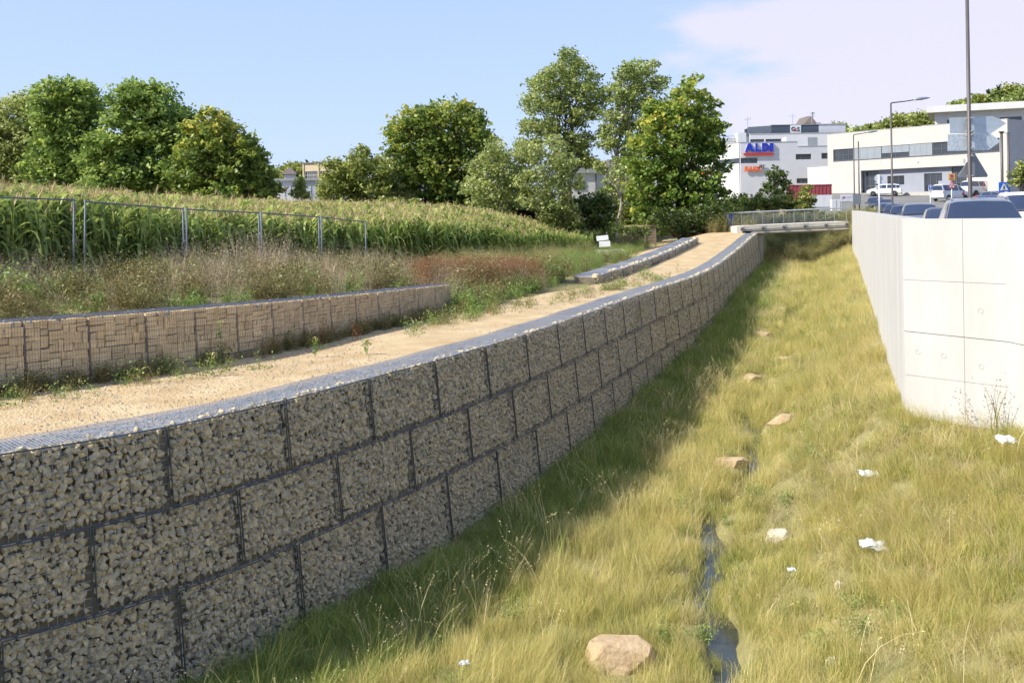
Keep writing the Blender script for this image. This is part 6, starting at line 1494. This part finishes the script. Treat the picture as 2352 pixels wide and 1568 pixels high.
def car(kind, label, x, y, fwd, col, group=None, z=None, name=None):
    K = CARS[kind]; W, top, belt = K['W'], K['top'], K['belt']; T = [t[0] for t in top]; L = K['L']
    ang = math.atan2(fwd[1], fwd[0]); root = thing(name or ('van' if kind == 'van' else 'car'), label, 'van' if kind == 'van' else 'car', (x, y, road_h(x, y) if z is None else z), ang, group)
    def ring(i):
        i0 = min(int(i), len(top)-2); f = i - i0; xx = top[i0][0]*(1-f) + top[i0+1][0]*f; zt = top[i0][1]*(1-f) + top[i0+1][1]*f
        w = W/2*(1 - .10*(abs(xx)/(L/2))**4); zc = min(zt, belt); zb = .26; wt = w*.965 - max(0, zt - zc)*.36
        return [(xx, w*.86, zb), (xx, w*.97, zb+.12), (xx, w, (zb+zc)/2+.02), (xx, w*.965, zc), (xx, wt - .01, zt - (.035 if zt > zc else .0)), (xx, wt*.80, zt + (.012 if zt > zc else .01)), (xx, 0, zt + .03)]
    def S(i, k):
        i = min(max(i, 0), len(top)-1.001); R = ring(i); k0 = min(int(k), 5); f = k - k0; return Vector(R[k0])*(1-f) + Vector(R[k0+1])*f
    mb = MB(); n = len(top); stations = [min(i, n-1.0011) for i in range(n)]
    fine = []
    for i in range(n-1): fine += [i, i+.5]
    fine.append(n-1.001)
    for i in fine:
        R = ring(i); mb.v += R + [(p[0], -p[1], p[2]) for p in R[-2::-1]]
    m = 13
    for a in range(len(fine)-1):
        for k in range(m-1): mb.f.append((a*m+k, a*m+k+1, (a+1)*m+k+1, (a+1)*m+k))
        mb.f.append((a*m+m-1, a*m, (a+1)*m, (a+1)*m+m-1))
    mb.f.append(tuple(range(m))); mb.f.append(tuple((len(fine)-1)*m + k for k in range(m-1, -1, -1)))
    body = mb.build('body', paint(col), root, smooth=False)
    body.data.polygons.foreach_set('use_smooth', [True]*len(body.data.polygons)); body.data.set_sharp_from_angle(angle=math.radians(32)) if hasattr(body.data, 'set_sharp_from_angle') else None
    def patchm(nm, m_, i0, i1, k0, k1, off=.008, side=1, both=False, ni=4, nk=4, parent=None):
        q = MB(); ks = list(np.linspace(k0, k1, nk+1)); cols = [(k, 1) for k in ks] + ([(k, -1) for k in ks[-2::-1]] if both else [])
        for i in np.linspace(i0, i1, ni+1):
            for k, s in cols:
                p = S(i, k); e = .02; du = S(i+e, k) - S(i-e, k); dv = S(i, min(k+e, 5.99)) - S(i, k-e); nn = du.cross(dv)
                nn = nn.normalized() if nn.length > 1e-9 else Vector((0, 0, 1))
                c = Vector((0, 0, .8)); 
                if nn.dot(p - c) < 0: nn = -nn
                p = p + nn*off; q.v.append((p.x, p.y*s*side, p.z))
        w = len(cols)
        for a in range(ni):
            for b in range(w-1): q.f.append((a*w+b, a*w+b+1, (a+1)*w+b+1, (a+1)*w+b))
        o = q.build(nm, m_, parent or root, smooth=True); return o
    ws, rw, cb = K['ws'], K['rw'], K['cab']
    scr = patchm('windscreen', M_GLASS2, ws[0]+.10, ws[1]-.04, 4.12, 6, both=True)
    patchm('wiper_panel', M_BLK, ws[0]-.10, ws[0]+.08, 4.2, 6, off=.010, both=True)
    q = S(ws[1]-.14, 5.99); MB().box(q.x-.02, q.x+.05, -.12, .12, q.z-.16, q.z-.07).build('rear_view_mirror', M_BLK, root)
    patchm('rear_window', M_GLASS2, rw[0]+.12, rw[1]-.12, 4.15, 6, both=True)
    for s in (1, -1):
        if kind == 'van': spans = [(3.55, 4.7), (5.02, 5.48), (5.52, 6.3)]
        else: spans = [(3.45, 5.25), (5.33, 6.25), (6.33, 7.3)]
        for a, b in spans: patchm('side_window', M_GLASS2, a, b, 3.10, 3.90, side=s)
        i_m = 3.5; q = S(i_m, 3.0); mm = MB(); mm.box(q.x-.06, q.x+.10, 0, .17, -.03, .12); o = mm.build('wing_mirror', paint(col) if kind != 'van' else M_BLK, root, bevel=.03, loc=(0, s*q.y if s > 0 else -q.y-.17, q.z+.02))
        patchm('headlight', M_HEAD, 1.05, 1.75, 3.0, 4.1, side=s, off=.010, ni=2, nk=2)
        patchm('tail_light', M_TAIL, 8.05 if kind != 'van' else 7.9, 9.2, 2.7, 3.6 if kind != 'van' else 4.3, side=s, off=.010, ni=2, nk=2)
        for (a, b) in ((3.9, 5.28), (5.32, 6.4)):
            d_ = patchm('door', paint(col), a, b, 1.0, 2.98, side=s, off=.004); q = S(b-.18, 2.75); MB().box(q.x-.07, q.x+.07, s*q.y-.012, s*q.y+.022 if s > 0 else s*q.y+.012, q.z-.012, q.z+.012).build('handle', M_BLK if sum(col) > 1 else paint(col), d_) if s > 0 else MB().box(q.x-.07, q.x+.07, -q.y-.022, -q.y+.012, q.z-.012, q.z+.012).build('handle', M_BLK if sum(col) > 1 else paint(col), d_)
        for xw in (L/2 - .86, -L/2 + .88):
            r_ = K['wheel']; w0 = (W/2 - .20)*s; wh = MB(); wh.lathe([(r_*.6, -.11), (r_*.93, -.11), (r_, -.07), (r_, .07), (r_*.93, .11), (r_*.6, .11)], 20, 'y', (xw, w0 + s*.10, r_)); ty = wh.build('tyre', M_RUBB, root, smooth=False)
            MB().lathe([(r_*.62, .09), (r_*.55, .105), (r_*.2, .10), (r_*.08, .12)] if s > 0 else [(r_*.62, -.09), (r_*.55, -.105), (r_*.2, -.10), (r_*.08, -.12)], 14, 'y', (xw, w0 + s*.105, r_)).build('rim', M_RIM, ty)
            ar = MB()
            for k in range(12):
                t0, t1 = math.pi*k/12, math.pi*(k+1)/12; f = lambda t: (xw + math.cos(t)*(r_+.05), s*(W/2 + .012), r_ + math.sin(t)*(r_+.05)); ar.bar(f(t0), f(t1), .028, 4)
            ar.build('wheel_arch', M_BLK, root)
        if kind in ('suv',):
            rl = MB(); pts = [S(i, 4.35) + Vector((0, 0, .045)) for i in np.linspace(4.5, 7.1, 8)]; rl.path([(p.x, p.y*s, p.z) for p in pts], .018, 6); rl.build('roof_rail', M_LAMPH, root)
    q0 = S(1.0, 5.9); MB().box(L/2-.02, L/2+.02, -.26, .26, .42, .53).build('number_plate', M_SWHITE, root); MB().box(-L/2-.02, -L/2+.02, -.26, .26, .62, .73).build('number_plate', M_SYEL if False else M_SWHITE, root)
    MB().box(L/2-.03, L/2+.012, -.5, .5, .56, .70).build('grille', M_BLK, root)
    for z0, xx in ((.28, L/2-.04), (.28, -L/2-.01)): MB().box(xx, xx+.05, -W*.43, W*.43, z0, z0+.13).build('bumper', M_BLK, root)
    return root, S

FW = Vector((-.33, -.944))                                # parked cars face the viewer, along the wall
G1 = 'cars parked along the concrete wall'
def parked(kind, label, px, dfront, col):
    L = CARS[kind]['L']; d = dfront + L/2*.944; x = Xat(px, dfront) + L/2*.33; car(kind, label, x, d, FW, col, G1)
parked('suv', 'silver grey sport utility car with roof rails, largest of the row behind the wall', 2276, 22.6, (0.20, 0.215, 0.24))
parked('sedan', 'dark saloon car mostly hidden behind the large silver car', 2192, 33.0, (0.035, 0.04, 0.055))
parked('mpv', 'grey family car with a wide windscreen behind the wall corner', 2118, 46.0, (0.15, 0.155, 0.175))
parked('hatch', 'charcoal car showing one edge past the grey family car', 2079, 58.0, (0.05, 0.052, 0.06))
parked('hatch', 'dark blue small car behind the charcoal one', 2060, 67.0, (0.03, 0.045, 0.09))
parked('hatch', 'blue grey hatchback in the middle of the far parked row', 2043, 76.0, (0.10, 0.12, 0.16))
parked('mpv', 'dark people carrier near the far end of the parked row', 2033, 86.0, (0.04, 0.042, 0.05))
parked('hatch', 'small dark car at the very end of the parked row', 2012, 96.0, (0.06, 0.065, 0.08))
car('mpv', 'white family car parked alone before the cream office', Xat(2032, 138), 138, (-.90, .43), (0.70, 0.71, 0.73))
v1, S1 = car('van', 'white minibus seen from behind with blue and red round emblems', Xat(2183, 120), 120, (.86, .51), (0.60, 0.60, 0.60))
v2, S2 = car('van', 'white minibus with a coloured ring on its side', Xat(2250, 131), 131, (.93, .37), (0.60, 0.60, 0.60))
car('sedan', 'dark blue car in front of the ringed minibus', Xat(2292, 112), 112, (.6, -.8), (0.035, 0.06, 0.14))
v3, S3 = car('van', 'white van cut by the frame edge beside the pedestrian sign', 19.4, 38.2, (-.34, -.94), (0.60, 0.60, 0.60))
def emblem(root, x, y, z, r_, m, ring=None):
    mb = MB()
    if ring is None: mb.lathe([(r_, -.006), (r_, .006)], 20, 'y', (x, y, z))
    else:
        for k in range(*ring): t0, t1 = 2*math.pi*k/24, 2*math.pi*(k+1)/24; mb.bar((x+r_*math.cos(t0), y, z+r_*math.sin(t0)), (x+r_*math.cos(t1), y, z+r_*math.sin(t1)), .035, 4)
    mb.build('emblem', m, root)
yv = -(CARS['van']['W']/2)
emblem(v1, -1.35, yv + .20, 1.50, .24, M_SBLUE); emblem(v1, 1.15, yv - .02, .80, .22, M_SRED)
for rg, mm in (((0, 8), M_PURP), ((8, 14), M_SRED), ((14, 21), M_ORNG)): emblem(v2, .1, yv - .03, 1.25, .52, mm, rg)

# ------------------------------------------------------------------ lamp posts
def lamp(label, px, d, hgt, arm, extra=True):
    x = Xat(px, d); g = road_h(x, d); H = hgt - g; root = thing('street_lamp', label, 'street lamp', (x, d, g), 0, 'street lamps along the parked cars')
    mb = MB(); mb.lathe([(.085, 0), (.085, 1.2), (.062, 1.35), (.05, H)], 12); mb.build('pole', M_POLE, root, smooth=True)
    MB().lathe([(.16, 0), (.16, .03)], 12).build('base_plate', M_POLE, root)
    MB().path([(0, 0, H-.12), (0, 0, H-.02), (.06, 0, H+.02), (arm*.6, 0, H+.10), (arm, 0, H+.18)], [.05, .05, .045, .035, .035], 8).build('arm', M_POLE, root, smooth=True)
    hd = MB(); prof = [(0, .05, .06), (.15, .17, .10), (.45, .22, .13), (.80, .18, .10), (1.05, .04, .03)]; k = 10
    for t, w, h in prof:
        for j in range(k): a = 2*math.pi*j/k; hd.v.append((arm - .05 + t, w*math.cos(a), H + .18 + t*.10 + h*math.sin(a)*(1 if math.sin(a) > 0 else .5)))
    for i in range(len(prof)-1):
        for j in range(k): hd.f.append((i*k+j, i*k+(j+1) % k, (i+1)*k+(j+1) % k, (i+1)*k+j))
    hd.f.append(tuple(range(k-1, -1, -1))); hd.f.append(tuple((len(prof)-1)*k+j for j in range(k)))
    ho = hd.build('lamp_head', M_LAMPH, root, smooth=True); MB().box(arm+.1, arm+.5, -.11, .11, H+.155, H+.175).build('lamp_glass', M_HEAD, ho)
    if extra: MB().box(-.09, .09, -.088, -.08, .5, 1.0).build('service_door', M_POLE, root)
    return root
lamp('thick lamp post carrying the sign backs, its top above the frame', 2229, 30.0, 8.1, 1.5)
lamp('tall lamp post with a curved head before the cream office windows', 2050, 63.0, 8.0, 1.45)
lamp('smaller looking lamp post above the far end of the footbridge', 1963, 90.0, 8.0, 1.2)
def plain_pole(name, label, px, d, ytop, rad, m=M_POLE, cat='pole'):
    x = Xat(px, d); g = road_h(x, d); root = thing(name, label, cat, (x, d, g)); H = Zat(px, ytop, d) - g
    MB().lathe([(rad, 0), (rad, H)], 10).build('shaft', m, root, smooth=True); return root, H
rt, H = plain_pole('steel_pole', 'plain brown steel pole with a small grey panel beside the far lamp', 1974, 84.0, 326, .055)
MB().box(-.55, .12, -.07, -.057, 1.35, 2.2).build('panel', M_SIGNB, rt); MB().lathe([(.062, H+.001), (.05, H+.04)], 10).build('cap', M_BLK, rt)
rt, H = plain_pole('steel_pole', 'slim brown pole with a short cross arm behind the pedestrian sign', 2303, 74.0, 305, .10)
MB().box(-.14, .14, -.14, .14, H+.001, H+.09).build('cap', M_BLK, rt); MB().bar((.1, 0, H-.03), (.62, 0, H-.05), .02, 6).build('arm', M_POLE, rt)
rt, H = plain_pole('steel_pole', 'reddish brown pole at the corner of the cream office', 2318, 76.0, 306, .09)
MB().lathe([(.10, H+.001), (.06, H+.05)], 10).build('cap', M_BLK, rt)

# signs on the thick lamp post, seen from behind
d = 30.13; sx_ = lambda q: (2000 + q/4.126)*.9408; sy_ = lambda q: (180 + q/4.126)*.9408
def sign_back(name, label, pts, m, cat, extra=()):
    P3 = [at(sx_(a), sy_(b), d) for a, b in pts]; c = sum(P3, Vector())/len(P3); root = thing(name, label, cat, (c.x, c.y, min(p.z for p in P3)), 0, 'signs on the thick lamp post')
    L = root.location; MB().prism([(p.x-L.x, p.z-L.z) for p in P3], 0, .012).build('plate', m, root, bevel=.003)
    xs = [p.x-L.x for p in P3]; zs = [p.z-L.z for p in P3]; lp = Xat(2229, d) - L.x
    for f in extra:
        z = min(zs) + (max(zs)-min(zs))*f; MB().lathe([(.062, z-.02), (.066, z-.015), (.066, z+.015), (.062, z+.02)], 14, c=(lp, -.13, 0)).build('clamp', M_STEEL, root)
        MB().box(lp-.10, lp+.10, -.066, -.001, z-.018, z+.018).build('bracket', M_STEEL, root)
    return root, lp
sign_back('direction_sign', 'upper pale arrow sign seen from behind on the thick lamp post', [(1313, 445), (1745, 428), (1820, 462), (1885, 500), (1735, 600), (1316, 602)], M_ALU, 'direction sign', (.12, .88))
sign_back('direction_sign', 'lower scratched arrow sign pointing away, with a yellow smear', [(1293, 612), (1720, 598), (1830, 682), (1705, 772), (1296, 780)], M_ALUW, 'direction sign', (.12, .88))
rt, lp = sign_back('warning_sign', 'back of a grey triangular warning sign on the thick lamp post', [(1548, 800), (1566, 800), (1700, 1022), (1692, 1042), (1402, 1048), (1397, 1030)], M_SIGNB, 'traffic sign', (.06, .88))
MB().box(lp-.20, lp-.13, -.012, -.001, .42, .56).build('sticker', M_SWHITE, rt)

# ------------------------------------------------------------------ small traffic signs
def post_sign(name, label, px, ytop, d, post_r=.04, m=M_STEEL):
    x = Xat(px, d); g = road_h(x, d); root = thing(name, label, 'traffic sign', (x, d, g)); H = Zat(px, ytop, d) - g
    MB().lathe([(post_r, -.1), (post_r, H)], 10).build('post', m, root, smooth=True); return root, (lambda y: Zat(px, y, d) - g)
zX = lambda q: (2120 + q/6.189)*.9408; zY = lambda q: (430 + q/6.189)*.9408
# round sign back on a pale post
rt, z = post_sign('round_sign', 'pale back of a round sign with plates on a white post', zX(168), sy_(1018), 66, .05, M_SWHITE)
MB().lathe([(.27, 0), (.27, .015)], 24, 'y', (0, .06, z(sy_(1055)))).build('disc', M_DISC, rt)
for q in (1100, 1133, 1150): MB().box(-.22, .22, .058, .07, z(sy_(q))-.05, z(sy_(q))+.05).build('plate', M_DISC, rt)
# parking sign
rt, z = post_sign('parking_sign', 'small blue parking sign with a white letter P', zX(940), zY(135), 84, .04, M_SWHITE)
h = z(zY(138)) - z(zY(228)); w = (zX(972)-zX(910))*84/FOC; zb = z(zY(228))
MB().box(-w/2, w/2, -.07, -.045, zb, zb+h).build('plate', M_SWHITE, rt); MB().box(-w/2+.02, w/2-.02, -.078, -.071, zb+h*.34, zb+h-.02).build('blue_field', M_SBLUE, rt)
text_part('letter', 'P', h*.62, M_SWHITE, rt, (-w*.20, -.082, zb+h*.46), (math.pi/2, 0, 0), .002, .01)
text_part('small_print', 'TAXI', h*.20, M_FRAME, rt, (-w*.3, -.075, zb+h*.10), (math.pi/2, 0, 0), .002) if False else MB().box(-w*.3, w*.3, -.076, -.071, zb+h*.13, zb+h*.21).build('print_line', M_SIGNB, rt)
# yellow no parking plate over a crossroads triangle
rt, z = post_sign('crossing_sign', 'yellow no parking plate above a red bordered crossroads triangle', zX(1262), sy_(1000), 80, .045, M_SWHITE)
w = .52; zt, zb = z(sy_(1005)), z(sy_(1075)); MB().box(-w/2, w/2, -.075, -.05, zb, zt).build('yellow_plate', M_SYEL, rt)
zc = zb + (zt-zb)*.62; rr_ = (zt-zb)*.27
MB().lathe([(rr_, -.082), (rr_, -.076)], 20, 'y', (0, 0, zc)).build('red_disc', M_SRED, rt); MB().lathe([(rr_*.75, -.088), (rr_*.75, -.0825)], 20, 'y', (0, 0, zc)).build('blue_disc', M_SBLUE, rt)
MB().prism([(-rr_*.62, zc+rr_*.42), (-rr_*.42, zc+rr_*.62), (rr_*.62, zc-rr_*.42), (rr_*.42, zc-rr_*.62)], -.094, -.0885).build('slash', M_SRED, rt)
for k in (0, 1): MB().box(-w*.36, w*.36, -.080, -.0755, zb+.045+.075*k, zb+.085+.075*k).build('print_line', M_FRAME, rt)
tw = (zX(1318)-zX(1205))*80/FOC; tz, bz = z(zY(70)), z(zY(182)); MB().prism([(-tw/2, bz), (tw/2, bz), (0, tz)], -.075, -.05).build('red_triangle', M_SRED, rt)
hh = tz - bz; MB().prism([(-tw*.32, bz+hh*.10), (tw*.32, bz+hh*.10), (0, bz+hh*.78)], -.082, -.0755).build('white_triangle', M_SWHITE, rt)
for s in (1, -1): MB().prism([(s*-tw*.15, bz+hh*.16), (s*-tw*.10, bz+hh*.13), (s*tw*.15, bz+hh*.46), (s*tw*.10, bz+hh*.49)], -.088, -.0825 if s > 0 else -.0826).build('cross_bar', M_BLK, rt)
# pedestrian crossing sign
rt, z = post_sign('pedestrian_sign', 'blue square pedestrian crossing sign with a white triangle', zX(2045), zY(90), 56, .045, M_STEEL)
w = (zX(2122)-zX(1968))*56/FOC; zt, zb = z(zY(92)), z(zY(238)); h = zt - zb
MB().box(-w/2, w/2, -.075, -.05, zb, zt).build('blue_plate', M_SBLUE, rt); MB().prism([(-w*.41, zb+h*.14), (w*.41, zb+h*.14), (0, zt-h*.10)], -.082, -.0755).build('white_triangle', M_SWHITE, rt)
fg = MB(); cz = zb + h*.36
fg.lathe([(h*.055, -.090), (h*.055, -.083)], 12, 'y', (.0, 0, zb+h*.62))
fg.prism([(-w*.035, zb+h*.36), (w*.045, zb+h*.36), (w*.03, zb+h*.56), (-w*.04, zb+h*.56)], -.090, -.083)
fg.prism([(-w*.035, zb+h*.36), (w*.01, zb+h*.36), (-w*.07, zb+h*.18), (-w*.11, zb+h*.18)], -.0895, -.083); fg.prism([(.0, zb+h*.36), (w*.045, zb+h*.36), (w*.11, zb+h*.18), (w*.07, zb+h*.18)], -.0892, -.083)
fg.prism([(-w*.04, zb+h*.55), (-w*.02, zb+h*.50), (-w*.12, zb+h*.38), (-w*.135, zb+h*.41)], -.0895, -.083); fg.prism([(w*.03, zb+h*.55), (w*.02, zb+h*.50), (w*.11, zb+h*.40), (w*.125, zb+h*.43)], -.0892, -.083)
fg.build('walking_figure', M_BLK, rt)
for k in range(5): x = -w*.30 + w*.15*k; MB().prism([(x-w*.035, zb+h*.145), (x+w*.02, zb+h*.145), (x+w*.03, zb+h*.185), (x-w*.02, zb+h*.185)], -.0865, -.0825).build('stripe', M_BLK, rt)
# letter box, white notice, bollards by the office door
d = 140; g0 = road_h(Xat(zX(730), d), d); b = thing('letter_box', 'black letter box on legs beside the office entrance', 'letter box', (Xat(zX(730), d), d, g0)); zt = Zat(zX(730), zY(132), d) - g0; MB().box(-.28, .28, -.2, .2, zt-.35, zt).build('body', M_BLK, b)
for x in (-.22, .22): MB().box(x-.03, x+.03, -.03, .03, -.1, zt-.351).build('leg', M_FRAME, b)
d = 132; g0 = road_h(Xat(zX(1118), d), d); b = thing('notice_board', 'white notice board standing behind the first minibus', 'notice board', (Xat(zX(1118), d), d, g0)); z0, z1 = Zat(zX(1118), zY(140), d) - g0, Zat(zX(1118), zY(72), d) - g0; hwid = (zX(1168)-zX(1068))*d/FOC/2
MB().box(-hwid, hwid, -.03, .03, z0, z1).build('board', M_SWHITE, b)
for x in (-hwid*.8, hwid*.8): MB().box(x-.03, x+.03, .031, .08, -.1, z1).build('leg', M_FRAME, b)

# ------------------------------------------------------------------ litter
M_PAPER = mat('crumpled_white_plastic', (0.62, 0.63, 0.64), rough=.5, var=.08, scale=9)
def litter(label, x, y, w, h, seed, cat='litter'):
    p = hit(x, y); W = w*p.y/FOC; r = np.random.default_rng(seed); n = 7; V = []
    for j in range(n):
        for i in range(n): V.append(((i/(n-1)-.5)*W + r.normal(0, W*.04), (j/(n-1)-.5)*W*.55 + r.normal(0, W*.04), abs(r.normal(0, W*.035)) + .02 + W*.10*math.sin(i*1.1+seed)**2 + W*.10*(1 - ((i-3)/3.2)**2)*(1 - ((j-3)/3.2)**2)))
    V2 = [(a, b, c - .012) for a, b, c in V]; F = []
    for j in range(n-1):
        for i in range(n-1): k = j*n+i; F.append((k, k+1, k+n+1, k+n)); F.append((k+n*n, k+n*n+n, k+n*n+n+1, k+n*n+1))
    me = bpy.data.meshes.new('litter_bag'); me.from_pydata(V + V2, [], F); me.materials.append(M_PAPER)
    o = place('litter_bag', me, None, (p.x, p.y, p.z + .17), (.35, .1, r.uniform(-.3, .5))); tag(o, label, 'litter', 'litter in the grass', 'thing')
litter('crumpled white plastic bag in the grass above the stream', 1995, 1119, 44, 24, 1)
litter('torn white paper bag with a pointed corner lower on the slope', 2004, 1284, 60, 24, 2)
litter('white plastic wrapper near the foot of the concrete wall', 2313, 1042, 50, 14, 3)
litter('small scrap of white paper in the dry grass by the stream', 1817, 1340, 18, 12, 4)
litter('tiny white scrap at the lower frame edge in the grass', 1066, 1558, 24, 10, 5)

# ------------------------------------------------------------------ single plants
def plant(name, label, shape, p, s=1.0, cat='plant', rotz=0.0, group=None):
    o = place(name, shape, None, p, (0, 0, rotz), (s, s, s)); tag(o, label, cat, group, 'thing'); return o
def spire(seed, h, m_low, m_top):
    """Upright stalk with narrow leaves and a tuft of small yellow flowers."""
    r = np.random.default_rng(seed); v, q, t, ti = blades(2, r, .02, (h*.95, h), (.008, .012), (.02, .15), seg=4); n1 = 40
    C = np.stack([r.normal(0, .035, n1), r.normal(0, .035, n1), r.uniform(.05, h*.8, n1)], 1); lq = leaf_quads(C, r, .05, .0, r.uniform(0, .6, n1), .25)
    n2 = 40; C2 = np.stack([r.normal(0, .035, n2), r.normal(0, .035, n2), r.uniform(h*.74, h*1.02, n2)], 1); fq = leaf_quads(C2, r, .018, .1, r.random(n2), .7)
    V, F, T = join([(v, q, t, ti), lq, fq]); nq = len(q) + len(lq[1]); mi = [0]*nq + [1]*len(fq[1]) + [0]*len(t)
    return np_mesh('flower_spire', V, F, [m_low, m_top], tint=T, midx=mi)
for i, (x, y, h, lab) in enumerate([(60, 872, .95, 'yellow flowered weed before the tan wall near the frame edge'), (505, 838, .85, 'tall yellow flowered weed against a dark wall seam'), (488, 868, .42, 'drooping yellow flowered weed standing alone in the sand'), (724, 822, .40, 'short yellow flowered weed at the shadow edge of the path'), (842, 818, .34, 'smallest yellow flowered weed beside the path tufts')]):
    plant('flowering_weed', lab, spire(900+i, h, L_FRESH, L_YEL), hit(x, y) + Vector((0, 0, .02)), 1.0, 'weed', i*1.1, 'yellow flowered weeds by the path')
W_DEAD = [stemmy(L_RUST, 920+i, 16, (.45, .75), (.05, .5), 160, .022, .14, .25, tint=(0, .2), leaf_tint=(0, .35), jitter=.02) for i in range(2)]
for i, (x, y, s, lab) in enumerate([(745, 795, .95, 'blackish dead weed clump against the tan wall'), (820, 785, .8, 'second dark dead weed a little further along the tan wall'), (1062, 728, .95, 'dark dead dock at the end of the tan wall')]):
    plant('dead_weed', lab, W_DEAD[i % 2], hit(x, y), s, 'weed', i*2.0, 'dead weeds by the tan wall')
T1 = stemmy(L_DRY, 940, 18, (.35, .6), (.1, .8), 260, .012, .10, .3, tint=(.5, 1), leaf_tint=(.5, 1), jitter=.03)
s = GAB.s_at_y(12.1); q = GAB.at(s) + GAB.out(s)*.75; plant('dry_thistle', 'bushy dry thistle at the foot of the gabion wall near the frame corner', T1, (q[0], q[1], gz(*q) + .1), 1.25, 'thistle')
T2 = stemmy(L_PALE, 941, 10, (.3, .5), (.2, .9), 120, .02, .06, .4, tint=(.5, 1), leaf_tint=(.4, 1), jitter=.03)
for y, hh, lab in ((30.4, .55, 'pale dry plant growing out of the gabion face'), (40.0, .35, 'faint pale plant high on the distant gabion face')):
    s = GAB.s_at_y(y); q = GAB.at(s) + GAB.out(s)*(.1*hh + .03); plant('wall_plant', lab, T2, (q[0], q[1], float(gab_top(y)) - hh - .2), 1.3, 'plant', y)
T3 = stemmy(L_OLIVE, 942, 7, (.7, 1.25), (.1, .5), 90, .022, .08, .35, w=(.016, .024), tint=(.5, 1), leaf_tint=(.2, .9), jitter=.05)
T4 = stemmy(L_DRY, 943, 6, (.4, .7), (.1, .6), 70, .018, .08, .35, w=(.008, .012), tint=(.3, .9), leaf_tint=(.2, .9), jitter=.05)
plant('thorn_shrub', 'thin thorny shrub against the short bright face of the concrete wall', T3, hit(2285, 985) + Vector((-.12, -.25, .02)), .85, 'shrub'); plant('thorn_shrub', 'smaller dry shrub beside the thorny one at the concrete wall', T4, hit(2225, 985) + Vector((-.12, -.25, .02)), 1.1, 'shrub')

T5 = stemmy(L_LEE, 950, 90, (.35, .75), (.1, .6), 500, .04, 1.0, .1, jitter=.06)
plant('reed_clump', 'dark green reed clump growing in the channel before the footbridge', T5, hit(1862, 612), 1.0, 'reeds'); bpy.data.objects['reed_clump'].scale = (1.3, .7, 1.0)
